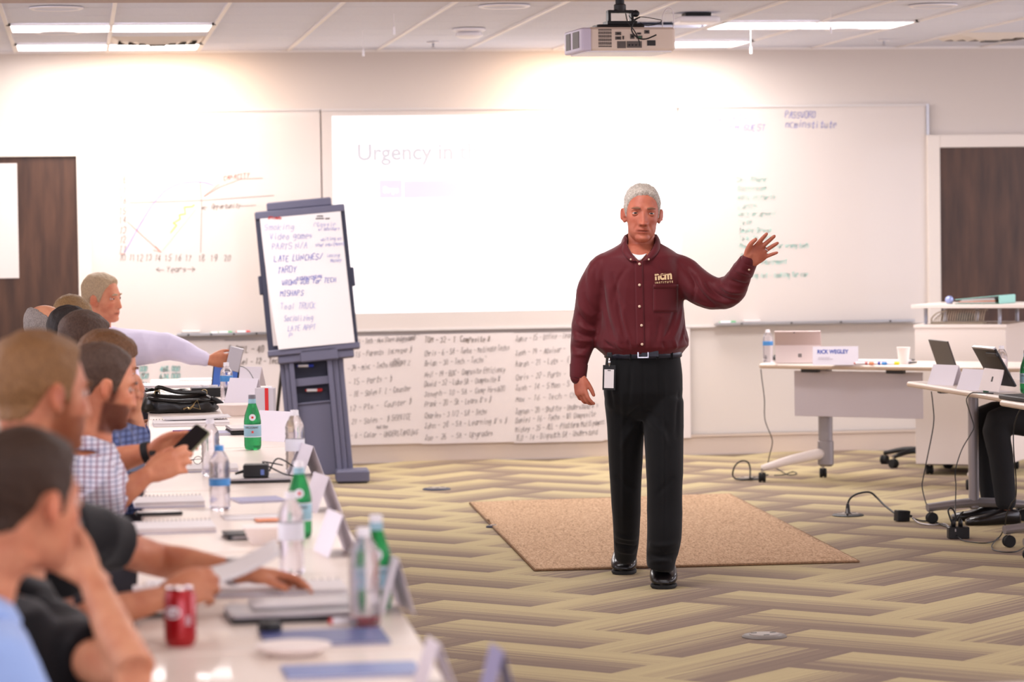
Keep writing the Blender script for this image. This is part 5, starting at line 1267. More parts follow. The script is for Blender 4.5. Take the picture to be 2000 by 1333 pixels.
# red can
c = at(353, 1262); can = thing('soda_can', 'red soda can with a white logo on the second table', 'can', (c.x, c.y, TZ))
part('body', MB().lathe([(.001, .004), (.022, .004), (.026, 0), (.0325, .012), (.033, .016), (.033, .104), (.030, .112), (.0275, .118)], 32), M['red_can'], can, smooth=40)
part('rim', MB().lathe([(.0265, .117), (.028, .118), (.028, .121), (.026, .121), (.025, .117), (.001, .117)], 32), M['chrome'], can, smooth=40)
part('pull_tab', MB().rbox((0, -.006, .119), (.014, .022, .0015), .006), M['chrome'], can)
va = math.atan2(c.x, c.y)+.5
def on_can(mb, mt, z0, nm, off=0):
    o = part(nm, mb, mt, can)
    for v in o.data.vertices:
        a = v.co.x/.033+off; q = Vector((-math.sin(va), -math.cos(va), 0))*math.cos(a)*(.0334+v.co.z)+Vector((math.cos(va), -math.sin(va), 0))*math.sin(a)*(.0334+v.co.z); v.co = (q.x, q.y, z0+v.co.y)
b = MB(); b.rings([[(.018*math.cos(q), .012*math.sin(q), .0004) for q in [2*PI*k/24 for k in range(24)]], [(.014*math.cos(q), .0085*math.sin(q), .0004) for q in [2*PI*k/24 for k in range(24)]]], caps=False)
on_can(b, M['cap_white'], .072, 'logo_ring'); b = MB()
for k in range(5): b.box((0, -.008+.004*k, .0004), (.012, .0016, .0004))
on_can(b, M['label_white'], .055, 'nutrition_panel', 1.0); on_can(MB().poly([(-.012, -.004), (0, .006), (.012, .010), (.008, -.002), (-.002, -.008)], .0004, 'z'), M['cap_white'], .074, 'logo_stroke')

def notebook(px0, px1, py, depth, label, mt='paper_white', th=.012, rz=0, spiral=True, cover=None, name='notebook', page='paper_white', grp=None, z=TZ, lines=False):
    a, b_ = at(px0, py, z), at(px1, py, z); Wd = b_.x-a.x; t = thing(name, label, 'notebook' if name == 'notebook' else 'booklet', ((a.x+b_.x)/2, a.y+depth/2, z), rz, grp)
    n = max(2, int(th/.004)); 
    part('page_block', MB().box((0, 0, th*.5), (Wd*.99, depth*.98, th*.8)), M[page], t, bevel=.001)
    part('cover', MB().box((0, 0, th*.95), (Wd, depth, .0012)), M[mt], t); part('back_cover', MB().box((0, 0, .0008), (Wd, depth, .0014)), M[cover or 'lilac_cover'], t)
    if spiral:
        k = int(min(26, Wd/.012)); yy = depth/2-.004
        for i in range(k): part('wire_loop', MB().tube([(-Wd/2+Wd*(i+.5)/k, yy+.006*math.cos(q), th*.5+(th*.5+.004)*math.sin(q)) for q in [PI*2*j/8 for j in range(9)]], .0011, 5), M['charcoal'], t)
    return t
def sheet_of(px0, px1, py, depth, label, rz=0, z=TZ, mt='paper_white', n=1, grp=None, name='paper', curl=0):
    a, b_ = at(px0, py, z), at(px1, py, z); Wd = b_.x-a.x; t = thing(name, label, 'paper', ((a.x+b_.x)/2, a.y+depth/2, z), rz, grp)
    for i in range(n):
        b = MB(); q = 6
        for u_ in range(q+1):
            for v_ in range(3): b.v.append((-Wd/2+Wd*u_/q+.004*i*(-1)**i, -depth/2+depth*v_/2+.003*i, .0012+.0012*i+curl*(u_/q)**3))
        for u_ in range(q):
            for v_ in range(2): b.f.append((u_*3+v_, (u_+1)*3+v_, (u_+1)*3+v_+1, u_*3+v_+1)); b.m.append(0)
        o = part('sheet', b, M[mt], t, smooth=True); s2 = o.modifiers.new('t', 'SOLIDIFY'); s2.thickness = .0006
    return t
def tent(px0, px1, py, label, h=.105, depth=.10, rz=0, txt=None, lean=0, mt='tent_card', txtm=None, size=.03, pos=None, Wd=None, grp='folded name cards'):
    a, b_ = at(px0, py), at(px1, py); c = pos or Vector(((a.x+b_.x)/2, a.y+depth/2, TZ)); Wd = Wd or (b_.x-a.x)
    t = thing('name_card', label, 'name card', (c.x, c.y, TZ), rz, grp)
    for s_ in (-1, 1):
        v = [(-Wd/2, s_*depth/2, .0), (Wd/2, s_*depth/2, 0), (Wd/2, 0, h), (-Wd/2, 0, h)]
        b = MB().add(v, [(0, 1, 2, 3)]); o = part('panel', b, M[mt], t); s2 = o.modifiers.new('t', 'SOLIDIFY'); s2.thickness = .0008
    if txt:
        A_ = Matrix.Translation((-Wd*.42, -depth/2*.28-.0022, h*.62)) @ Matrix.Rotation(-math.atan2(depth/2, h), 4, 'X') @ UPX
        typeset('printed_name', txt, size, M[txtm or 'ink_blue'], t, A_, .0002, .0004, .95)
    return t
# near end: blue booklets, plate, laptop stack
notebook(520, 770, 1267, .045*5, 'dark blue booklet lying behind the white plate', 'navy_cover', .006, 0, False, 'navy_cover', 'booklet')
notebook(560, 835, 1330, .16, 'blue and white booklet at the bottom edge of the picture', 'blue_cover', .006, .02, False, 'blue_cover', 'booklet')
def bowl(px, py, wpx, label, h=.05, name='bowl', flat=False):
    c = at(px, py); r = wpx/2/(FPX/c.y); t = thing(name, label, 'plate' if flat else 'bowl', (c.x, c.y+r*.0, TZ), group='white foam dishes')
    if flat: pr = [(.001, .002), (r*.62, .0), (r*.68, .003), (r*.98, .016), (r, .018), (r*.98, .020), (r*.67, .007), (.001, .005)]
    else: pr = [(.001, .0), (r*.6, .0), (r*.66, .003), (r*.93, h*.95), (r*1.0, h), (r*.995, h+.003), (r*.90, h*.95), (r*.6, .006), (.001, .006)]
    part('shell', MB().lathe(pr, 36), M['foam_white'], t, smooth=50); part('rim', MB().lathe([(r*.97, pr[4][1]), (r*1.01, pr[4][1]+.001), (r*1.01, pr[4][1]+.004), (r*.97, pr[4][1]+.004)], 36), M['foam_white'], t, smooth=50)
bowl(572, 1280, 150, 'white foam plate blurred in the near foreground', flat=True, name='plate')
bowl(520, 1062, 96, 'white foam bowl left of the barcode bottle', .045)
bowl(462, 812, 76, 'white foam bowl right of the black leather bag', .05)
bowl(508, 776, 52, 'white foam bowl far back beside the name card', .05)
def laptop_closed(px0, px1, py, depth, label, rz=0, th=.018, mt='silver', base='charcoal'):
    a, b_ = at(px0, py), at(px1, py); Wd = b_.x-a.x; t = thing('laptop', label, 'laptop', ((a.x+b_.x)/2, a.y+depth/2, TZ), rz)
    part('base', MB().rbox((0, 0, th*.3), (Wd, depth, th*.5), .012), M[base], t, smooth=40); part('lid', MB().rbox((0, 0, th*.78), (Wd, depth, th*.38), .012), M[mt], t, smooth=40)
    for k in (-.3, -.1, .2): part('port', MB().box((Wd*k, -depth/2, th*.3), (.014, .002, .004)), M['black_plastic'], t)
    return t
laptop_closed(448, 700, 1222, .20, 'grey laptop under papers before the nearest water bottle', .03, .022, 'silver', 'charcoal')
sheet_of(495, 690, 1190, .17, 'white sheets lying on the grey laptop', .02, TZ+.024, n=3)
laptop_closed(450, 572, 946, .22, 'thin silver laptop under the black power adapter', -.02, .016)
laptop_closed(448, 560, 851, .24, 'black and silver laptop stack behind the green bottle in focus', .05, .03, 'silver', 'black_plastic')
# power adapter with cord
c = at(505, 934, TZ+.017); t = thing('power_adapter', 'black power adapter sitting on the silver laptop', 'adapter', (c.x, c.y+.05, TZ+.017), rz=-.1)
part('brick', MB().rbox((-.005, 0, .022), (.085, .085, .042), .006), M['black_plastic'], t, smooth=40); part('rating_label', MB().box((.018, -.0432, .018), (.012, .001, .018)), M['blue_cover'], t)
part('strain_relief', MB().tube([(-.045, 0, .02), (-.075, -.01, .012)], [.006, .004], 8), M['black_plastic'], t)
cable('adapter_cable', [Vector((c.x+.04, c.y+.05, TZ+.035)), Vector((c.x+.07, c.y+.08, TZ+.075)), Vector((c.x+.12, c.y+.06, TZ+.05)), Vector((c.x+.15, c.y+.02, TZ+.022)), Vector((c.x+.10, c.y+.0, TZ+.024)), Vector((c.x+.06, c.y+.03, TZ+.04)), Vector((c.x+.02, c.y+.09, TZ+.064)), Vector((c.x+.09, c.y+.1, TZ+.05))], .0026, 'black_plastic', 'coiled thin black cord beside the power adapter')
# notebooks and papers, near to far
notebook(262, 690, 1172, .20, 'open spiral notebook under the reaching hands', 'paper_white', .010, .0, True)
notebook(228, 424, 1046, .22, 'closed notebook with a pale violet edge near the plaid sleeve', 'paper_white', .016, .02, True, 'lilac_cover', page='paper')
t = thing('phone', 'black phone lying beside the violet-edged notebook', 'phone', at(310, 1006), rz=.05); part('case', MB().rbox((0, 0, .005), (.14, .075, .01), .01), M['black_plastic'], t, smooth=40); part('screen', MB().rbox((0, 0, .0102), (.128, .066, .001), .006), M['silver'], t)
notebook(262, 402, 994, .22, 'spiral notebook behind the black phone', 'paper_white', .018, .01, True, 'lilac_cover')
sheet_of(440, 600, 1018, .16, 'loose white paper beside the blue-labelled bottles', .05, n=2)
notebook(350, 470, 924, .24, 'open notebook below the phone held in two hands', 'paper_white', .012, -.03, False)
c = at(365, 908, TZ+.014); t = thing('reading_glasses', 'thin-framed glasses lying on the open notebook', 'glasses', (c.x+.06, c.y, TZ+.014), rz=.7)
for s_ in (-1, 1): part('lens_rim', MB().tube([(s_*.028+.02*math.cos(q), .0, .016+.014*math.sin(q)) for q in [2*PI*k/14 for k in range(15)]], .0012, 5), M['charcoal'], t)
part('bridge', MB().tube([(-.008, 0, .018), (.008, 0, .018)], .0012, 5), M['charcoal'], t)
for s_ in (-1, 1): part('temple', MB().tube([(s_*.048, 0, .018), (s_*.046, .12, .008)], .0012, 5), M['charcoal'], t)
notebook(460, 556, 984, .16, 'pale blue folder with a pen on it behind the blue-labelled bottle', 'lilac_cover', .006, .15, False, name='booklet')
sheet_of(500, 556, 1020, .10, 'small orange printed card near the barcode bottle', .02, TZ+.004, 'orange_card')
t = thing('wallet', 'black wallet and card holder before the orange card', 'wallet', at(470, 1052), rz=.1); part('flap', MB().rbox((0, 0, .014), (.09, .12, .006), .008), M['black_plastic'], t, smooth=40); part('card', MB().box((.01, -.005, .0085), (.08, .11, .003)), M['cap_white'], t); part('back_flap', MB().rbox((0, 0, .004), (.09, .12, .006), .008), M['leather_black'], t, smooth=40)
t = thing('earphone_case', 'round black case in front of the grey laptop', 'case', at(527, 1238)); part('shell', MB().lathe([(.001, 0), (.022, .0), (.026, .008), (.026, .016), (.022, .024), (.001, .026)], 24), M['black_plastic'], t, smooth=40); part('seam', MB().lathe([(.0262, .011), (.0266, .012), (.0262, .013)], 24), M['charcoal'], t)
marker(690, 1222, at(690, 1222).y, .09, 'marker_red', 'white marker with a red cap before the grey laptop', grp='markers on the left table').location.z = TZ+.01
marker(770, 1196, at(690, 1180).y, .11, 'marker_green', 'green marker lying beside the nearest water bottle', rz=1.2, grp='markers on the left table').location = (at(742, 1172).x, at(742, 1172).y, TZ+.01)
notebook(300, 452, 835, .25, 'closed spiral notebook in front of the leather bag', 'paper_white', .016, .0, True, 'paper')
sheet_of(325, 450, 822, .22, 'loose white sheets heaped before the leather bag', .03, TZ+.019, n=4, curl=.006)
notebook(395, 470, 852, .18, 'grey-edged tablet notebook left of the green bottle', 'lilac_cover', .01, .02, False)
t = thing('pen', 'blue and yellow pen lying before the spiral notebook', 'pen', at(365, 845), rz=.1)
for nm, a, b_, mt_k in (('barrel', -.06, .02, 'marker_blue'), ('grip', .02, .05, 'ink_yellow'), ('tip', .05, .07, 'black_plastic')): part(nm, MB().tube([(a, 0, .006), (b_, 0, .006)], .005, 8), M[mt_k], t, smooth=True)
notebook(275, 420, 760, .30, 'spiral notebook open at the far end of the left row', 'paper_white', .016, .0, True, 'paper')
sheet_of(350, 470, 745, .26, 'white papers spread at the farthest table end', -.02, n=3, grp=None)
# black leather bag
c = at(352, 808); bag = thing('leather_bag', 'black leather briefcase lying flat with brass buckle hardware', 'bag', (c.x, c.y+.17, TZ), rz=.04)
sc_ = FPX/c.y; bwid = (425-272)/sc_
b = MB(); rg = []
for z, q, dx in ((0.0, .93, 0), (.012, 1.0, 0), (.045, 1.0, 0), (.075, .93, -.005), (.092, .80, -.01), (.10, .5, -.02)):
    rg.append([Vector((dx+bwid/2*q*math.copysign(abs(math.cos(t_))**.35, math.cos(t_)), .17*q*math.copysign(abs(math.sin(t_))**.5, math.sin(t_)), z*(1-.25*max(0, math.cos(t_))**2))) for t_ in [2*PI*k/48 for k in range(48)]])
b.rings(rg); bgm = remesh(b, .007, 'body', 2); wrinkle(bgm, .006, (14, 14, 20), 3); part('body', bgm, M['leather_black'], bag, smooth=True)
part('flap_edge', MB().tube([(-bwid*.42, -.165, .075), (-bwid*.1, -.178, .060), (bwid*.2, -.175, .062), (bwid*.45, -.13, .05), (bwid*.49, -.05, .035)], .007, 8, sub=4), M['leather_black'], bag, smooth=True)
part('handle', MB().tube([(-bwid*.30, -.1, .10), (-bwid*.28, -.14, .125), (-bwid*.05, -.155, .10), (bwid*.25, -.145, .095), (bwid*.32, -.12, .085)], .010, 10, sub=4), M['leather_black'], bag, smooth=True)
for x in (-.3, .3): part('handle_ring', MB().tube([(bwid*x+.013*math.cos(q), -.13, .095+.013*math.sin(q)) for q in [2*PI*k/10 for k in range(11)]], .003, 6), M['brass'], bag, smooth=True)
part('buckle_clasp', MB().tube([(bwid*.12, -.178, .03), (bwid*.20, -.182, .062), (bwid*.235, -.184, .018), (bwid*.12, -.178, .03)], .0025, 6), M['brass'], bag); part('clasp_chain', MB().tube([(bwid*.02, -.18, .020), (bwid*.07, -.182, .028), (bwid*.10, -.182, .022), (bwid*.16, -.183, .042)], [.005, .0035, .006, .004], 8, sub=3), M['brass'], bag)
part('strap_coil', MB().tube([(-bwid*.35+.035*math.cos(q), -.04+.03*math.sin(q), .108+.006*math.sin(3*q)) for q in [2*PI*k/16*1.7 for k in range(17)]], .005, 8), M['leather_black'], bag, smooth=True)
t = thing('car_key', 'black key fob resting on the right end of the leather bag', 'key', (c.x+bwid*.47, c.y+.02, TZ+.055), rz=.4, ry=.5); part('fob', MB().rbox((0, 0, 0), (.065, .035, .016), .012), M['black_plastic'], t, smooth=40); part('buttons', MB().rbox((.0, 0, .009), (.03, .02, .003), .006), M['charcoal'], t)
t = thing('tissue_box', 'low black box with white contents behind the leather bag', 'box', at(420, 776), rz=.02); part('tray', MB().box((0, .06, .024), (.24, .12, .048)), M['black_plastic'], t, bevel=.003)
for k in range(5): part('cup_lid', MB().lathe([(.001, .012), (.018, .012), (.020, 0), (.001, 0)], 14, c=(-.09+.045*k, .04, .048)), M['cap_white'], t)
# tablet propped at the far end, name cards
c = at(438, 762); t = thing('tablet', 'tablet propped on a stand at the far end of the left row', 'tablet', (c.x, c.y, TZ), rz=-.35)
TM_ = Matrix.Rotation(math.radians(-22), 4, 'X')
part('housing', MB().rbox((0, 0, .105), (.15, .009, .20), .003, M=TM_), M['black_plastic'], t); part('screen', MB().box((0, -.0052, .105), (.135, .001, .185), M=TM_), M['screen_blue'], t); part('kickstand', MB().box((0, .10, .06), (.10, .004, .16), M=Matrix.Rotation(math.radians(24), 4, 'X')), M['black_plastic'], t)
part('keyboard', MB().rbox((0, -.08, .006), (.24, .15, .008), .006), M['black_plastic'], t)
cable('tablet_cable', [P(455, 722, Y=16.3), P(470, 716, Y=16.3), P(485, 724, Y=16.2), P(497, 744, Y=16.1), P(505, 760, Y=16.0)], .0022, 'black_plastic', 'thin black cord arching from the tablet')
tent(472, 500, 757, 'far grey name card with dark letters behind the water bottle', .11, .1, -.5, 'STEVE', size=.022, txtm='ink_black', Wd=.17)
tent(462, 496, 792, 'white name card between the water bottle and the green bottle', .13, .09, -.85, None, Wd=.2)
tent(522, 562, 863, 'white name card with a pale blue print right of the green bottle', .12, .1, -.9, None, Wd=.20)
tent(622, 640, 1000, 'blurred white name card at the table edge behind the second green bottle', .11, .08, -1.42, None, Wd=.2)
tent(592, 610, 932, 'blurred name card leaning at the edge beyond the capped bottle', .11, .08, -1.42, None, Wd=.22)
tent(645, 672, 1085, 'blurred grey name card beyond the nearest water bottle', .11, .08, -1.45, None, Wd=.2)
tent(752, 778, 1195, 'tall blurred name card right of the nearest water bottle', .125, .07, -1.48, None, Wd=.22)
tent(838, 868, 1345, 'pale name card at the bottom edge near the table corner', .085, .06, -1.5, None, Wd=.12)
t = thing('juice_box', 'small grey carton with a red stripe behind the green bottle', 'carton', at(516, 824), rz=-.3); part('carton', MB().box((0, .03, .075), (.085, .05, .15)), mm('carton_grey', (196, 190, 196), .5), t, bevel=.003); part('red_stripe', MB().box((.012, .004, .075), (.016, .0015, .149)), M['marker_red'], t); part('spout', MB().box((.02, .03, .153), (.02, .02, .008)), M['cap_white'], t)
# a card standing right of the table in the foreground


flip_table('training_table', 'table just below the frame in the foreground, carrying one name card', (1.75, 5.02), 1.9, .6, .03, 'foreground cross table')
q = P(972, 1330, Y=5.22); tent(0, 0, 0, 'very blurred name card rising at the bottom edge right of the left row', .112, .06, -1.52, pos=Vector((q.x, 5.22, TZ)), Wd=.12, mt='lilac_cover')  # darker lilac tone stands for the shade on this card
notebook(290, 560, 1150, .14, 'white stapled handout under the lifted sheets', 'paper_white', .005, .05, False, 'paper', 'booklet', z=TZ+.001)
sheet_of(600, 680, 1165, .12, 'loose sheet with a red line right of the reaching hand', .08)
t = thing('pen', 'dark pen lying left of the red can', 'pen', at(300, 1208), rz=.15); part('barrel', MB().tube([(-.06, 0, .006), (.05, 0, .006)], .005, 8), M['black_plastic'], t, smooth=True); part('clip', MB().box((-.04, 0, .012), (.035, .003, .002)), M['silver'], t)
# ------------------------------------------------------------------ the seated audience along the left row
def arm_mesh(b, sh, el, wr, rs=(.052, .042, .034, .026), n=14, grow=0):
    b.tube([sh.lerp(el, .12), sh.lerp(el, .5), el, el.lerp(wr, .4), wr], [rs[0]*.8+grow, (rs[0]+rs[1])/2+grow, rs[1]+grow, rs[1]*.95+grow, rs[3]+grow], n, sub=3, round_ends=True)
def seated(label, H, yaw, pitch, roll, face=0.0, skinm=None, hairm=None, style='short', shirt=None, sleeve='short', arms=(), lean=.12, sc=1.06, beard=0, stub=.15, beardc=(.4, .28, .22), brow=None, voxel=.0055, jaw=1.05, wide=1.0, thick=.012, bulk=1.0, collar=True, eyes=True, hipback=.16, seed=1, trouser='trouser_grey', hdrop=.0, slv=1.0, nboff=.045):
    """H head centre; yaw head turn; face = direction the body faces (0 = +x)"""
    f = Vector((math.cos(face), math.sin(face), 0)); s_ = Vector((-f.y, f.x, 0)); H = Vector(H)   # s_ = the person's left
    hip = Vector((H.x, H.y, 0))-f*(hipback+lean); t = thing('person', label, 'person', (hip.x, hip.y, 0))
    Mh = head_matrix(H, yaw, pitch, roll, sc); nb = H+Vector((0, 0, -.165*sc))-f*nboff
    b = MB(); build_head(b, Mh, jaw=jaw, wide=wide, nu=80, nv=70)
    b.tube([nb+Vector((0, 0, -.03)), nb.lerp(H, .4)-f*.012, Mh @ Vector((0, .028, -.055))], [(.064*bulk, .066*bulk), (.059*bulk, .061*bulk), (.058, .062)], 20, up=s_)
    hz = .56; pts = [(hip+Vector((0, 0, .50)), .175, .125), (hip+Vector((0, 0, .60)), .175, .13), (hip.lerp(Vector((nb.x, nb.y, 0)), .35)+Vector((0, 0, hz+(nb.z-hz)*.35)), .155, .115),
        (hip.lerp(Vector((nb.x, nb.y, 0)), .7)+Vector((0, 0, hz+(nb.z-hz)*.68)), .178, .125), (Vector((nb.x, nb.y, nb.z-.10)), .180, .105), (Vector((nb.x, nb.y, nb.z-.045)), .150, .085), (Vector((nb.x, nb.y, nb.z-.01)), .085, .068), (Vector((nb.x, nb.y, nb.z+.02)), .06, .06)]
    def torso(mb, g, top=8, gm=1.0):
        rg = []
        for c, a, d in pts[:top]:
            a = a*bulk+g; d = d*bulk+g
            rg.append([c+s_*(a*math.copysign(abs(math.cos(q))**.85, math.cos(q)))+f*(d*math.copysign(abs(math.sin(q))**.9, math.sin(q))) for q in [2*PI*k/32 for k in range(32)]])
        mb.rings(rg)
    torso(b, -.012)
    shs = {1: nb+s_*.165*bulk+Vector((0, 0, -.085)), -1: nb-s_*.165*bulk+Vector((0, 0, -.085))}
    A = {}
    for sd, el, wr, hand in arms: A[sd] = (Vector(el), Vector(wr), hand)
    for sd in (1, -1):
        if sd not in A: A[sd] = (shs[sd]+f*.10+s_*(.05*sd)+Vector((0, 0, -.27)), shs[sd]+f*.34+Vector((0, 0, -.29)), None)
        el, wr, hand = A[sd]; arm_mesh(b, shs[sd], el, wr)
        if hand is None: hand = dict(fwd=(wr-el), thumb=Vector((0, 0, 1)), palm=s_*(-sd), curl=(.5, .5, .5, .5))
        build_hand(b, frame2(wr, hand['fwd'], hand['thumb'], hand['palm']), curl=hand.get('curl', (.4, .4, .4, .4)), spread=hand.get('spread', .8), thumb=hand.get('tb', (.5, .4)), sc=hand.get('sc', .98), tcurl=.25)
    legs = []
    for sd in (1, -1):
        hj = hip+s_*(.09*sd)+Vector((0, 0, .54)); kn = hip+f*.44+s_*(.13*sd)+Vector((0, 0, .54)); an = hip+f*.40+s_*(.13*sd)+Vector((0, 0, .09)); legs.append((hj, kn, an))
        b.tube([hj, hj.lerp(kn, .5), kn, kn.lerp(an, .4), an], [.082, .075, .058, .052, .036], 14, sub=3, round_ends=True)
        b.tube([an-f*.03+Vector((0, 0, -.05)), an+f*.05+Vector((0, 0, -.055)), an+f*.13+Vector((0, 0, -.068))], [(.026, .024), (.030, .022), (.022, .013)], 12, sub=2, round_ends=True)
    zc = H.z-.13
    me = remesh(b, voxel, 'body', 3, mask=lambda co: np.where(co[:, 2] > zc, .3, .7)); tint_skin(me, Mh, beard=beard, stub=stub, beardcol=beardc)
    part('body', me, skinm, t, smooth=True, world=True)
    hair_obj(Mh, hairm, t, style, thick, seed, jaw=jaw, wide=wide)
    if eyes: face_bits(Mh, t, skinm, brow or hairm)
    sb = MB(); torso(sb, .008, 7)
    for sd in (1, -1):
        el, wr, hand = A[sd]; sh = shs[sd]
        if sleeve == 'long': sb.tube([nb.lerp(sh, .6)+Vector((0, 0, -.04)), sh, sh.lerp(el, .5), el, el.lerp(wr, .5), el.lerp(wr, .90)], [.07*bulk, .078*bulk*slv, .070*bulk*slv, .062*slv, .052*slv**.7, .042], 18, sub=3, round_ends=True)
        elif sleeve == 'rolled': sb.tube([nb.lerp(sh, .6)+Vector((0, 0, -.04)), sh, sh.lerp(el, .5), el, el.lerp(wr, .12)], [.07*bulk, .078*bulk, .070*bulk, .064, .058], 18, sub=3)
        else: sb.tube([nb.lerp(sh, .6)+Vector((0, 0, -.04)), sh, sh.lerp(el, .4), sh.lerp(el, .72)], [.07*bulk, .078*bulk, .072*bulk, .068], 18, sub=3)
    sm = remesh(sb, .007, 'shirt', 4); wrinkle(sm, .0055, (13, 13, 9), seed+3); part('shirt', sm, shirt, t, smooth=True, world=True)
    if collar:
        b = MB(); cz = nb+Vector((0, 0, .0)); rows = []
        for dz, g in ((.045, .0), (.05, .004), (.015, .022), (.008, .02)):
            rows.append([cz+s_*((.066*bulk+g)*math.cos(q))+f*((.068*bulk+g)*math.sin(q))+Vector((0, 0, dz-.03*max(0, math.sin(q))-.012)) for q in [math.radians(100+340*k/28) for k in range(29)]])
        o = part('collar', b.rings(rows, caps=False, closed=False), shirt, t, smooth=True, world=True); q = o.modifiers.new('t', 'SOLIDIFY'); q.thickness = .004
    tb = MB()
    for hj, kn, an in legs: tb.tube([hj-f*.05, hj.lerp(kn, .5), kn, kn.lerp(an, .4), an+Vector((0, 0, .03))], [.11, .092, .075, .066, .056], 18, sub=3, round_ends=True)
    rg = [[hip+s_*(a*math.cos(q))+f*(d*math.sin(q))+Vector((0, 0, z)) for q in [2*PI*k/24 for k in range(24)]] for z, a, d in ((.485, .15, .10), (.50, .18, .13), (.60, .182, .138), (.64, .175, .13))]
    tb.rings(rg); tm = remesh(tb, .010, 'trousers', 3); part('trousers', tm, M[trouser] if trouser in M else None, t, smooth=True, world=True)
    for hj, kn, an in legs:
        b = MB(); a0 = Vector((an.x, an.y, 0)); rg = []
        for x, w_, z in ((-.075, .022, .05), (-.06, .036, .075), (0, .038, .085), (.06, .044, .07), (.12, .050, .05), (.18, .046, .042), (.215, .026, .03)):
            rg.append([a0+f*x+s_*(w_*math.copysign(abs(math.cos(q))**.7, math.cos(q)))+Vector((0, 0, .002+z/2+z/2*math.copysign(abs(math.sin(q))**.7, math.sin(q)))) for q in [2*PI*k/16 for k in range(16)]])
        part('shoe', b.rings(rg), SHO, t, smooth=True, world=True)
    chair('office_chair', 'black office chair under the man '+label.split(' man ')[-1][:58].strip() if False else 'black office chair under '+CH[len(CHN)], (hip.x-f.x*.02, hip.y-f.y*.02, 0), face+PI/2 if False else math.atan2(f.y, f.x)+PI/2, 'black office chairs along the left row'); CHN.append(1)
    return t, Mh, A, f, s_
CHN = []
CH = ['the nearest man in pale blue', 'the black-shirted man with his chin on his hand', 'the sandy-haired man in black', 'the plaid-shirted man with the phone', 'the man in navy check resting on his fist', 'the short-cropped dark-haired man', 'the black-haired man', 'the bald grey man', 'the light brown-haired man before the dark door', 'the man in the lavender shirt']
mat_ = mm('trouser_grey', (52, 50, 58), .85); mm('trouser_khaki', (170, 150, 124), .85)
HB = hairmat('hair_brown', (64, 44, 32), (34, 23, 17)); HS = hairmat('hair_sandy', (156, 114, 74), (86, 62, 40)); HD = hairmat('hair_dark', (88, 66, 54), (46, 33, 27))
HM = hairmat('hair_midbrown', (120, 84, 56), (66, 45, 30)); HK = hairmat('hair_black', (40, 31, 28), (18, 14, 13)); HG = hairmat('hair_grey', (150, 140, 134), (84, 76, 74)); HL_ = hairmat('hair_lightbrown', (150, 118, 78), (86, 62, 40)); HW = hairmat('hair_greyblond', (186, 160, 126), (118, 100, 84))
SA = skin('skin_ruddy', (206, 138, 104)); SB = skin('skin_light', (212, 150, 116)); SC = skin('skin_warm', (206, 138, 98)); SD = skin('skin_brown', (150, 92, 64))
C1 = cloth('shirt_paleblue', (150, 176, 226), rough=.8); C2 = cloth('shirt_black', (18, 17, 20), rough=.9)
C3 = cloth('shirt_plaid', (208, 204, 216), plaid=[('v', 55, (96, 104, 140), .32), ('h', 70, (100, 104, 136), .30), ('v', 27.5, (150, 96, 100), .12), ('h', 35, (150, 96, 100), .10)], rough=.9)
C4 = cloth('shirt_navycheck', (96, 112, 160), plaid=[('v', 55, (44, 54, 96), .45), ('h', 55, (44, 54, 96), .45)], rough=.9)
C5 = cloth('shirt_slate', (90, 96, 112)); C6 = cloth('shirt_lightblue', (150, 170, 206)); C7 = cloth('shirt_tan', (206, 196, 180)); C8 = cloth('shirt_olive', (120, 116, 100)); C9 = cloth('shirt_lavender', (214, 206, 226), rough=.8)
U = Vector((0, 0, 1)); XX = Vector((1, 0, 0)); YY = Vector((0, 1, 0))
def hd(fwd, thumb, palm, **k): return dict(fwd=Vector(fwd), thumb=Vector(thumb), palm=Vector(palm), **k)
# nearest: blue shirt, elbow on the table, hand at the chin
e1 = P(262, 1325, Y=5.58); w1 = P(178, 1128, Y=5.80)
seated('nearest man, dark brown hair and pale blue collared shirt, turned away', P(60, 983, Y=5.30), math.radians(128), math.radians(6), 0, .25, SA, HB, 'short', C1, 'short', [], lean=.10, stub=.1, eyes=True, seed=2, sc=1.06, bulk=1.05, nboff=.115)
seated('man in black shirt, face hidden behind the nearest man, elbow on table', P(58, 972, Y=5.98), math.radians(112), math.radians(6), 0, .1, SB, HB, 'short', C2, 'short', [(1, e1, w1, hd((-.55, .1, .5), (.2, .3, 1), (-1, -.2, .3), curl=(.7, .8, .8, .8)))], lean=.10, seed=4, sc=1.04, bulk=1.1)
# second: sandy hair, black t-shirt, both arms out over the table
e2l, w2l = P(300, 1092, Y=7.15), P(472, 1120, Y=7.05); e2r, w2r = P(120, 1225, Y=6.45), P(318, 1168, Y=6.55)
p2, Mh2, A2, f2, s2_ = seated('sandy-haired bearded man in black t-shirt reaching over a notebook', P(88, 772, Y=6.62), math.radians(118), math.radians(4), 0, .1, SA, HS, 'recede', C2, 'short', [(1, e2l, w2l, hd((.9, -.1, -.12), (.35, -.8, .2), (0, -.2, -1), curl=(.25, .3, .4, .45), sc=1.02)), (-1, e2r, w2r, hd((.8, .15, .22), (.2, .5, .9), (0, .9, -.3), curl=(.7, .8, .85, .9)))], lean=.16, stub=.9, beardc=(.42, .30, .20), seed=5, sc=1.12, bulk=1.12)
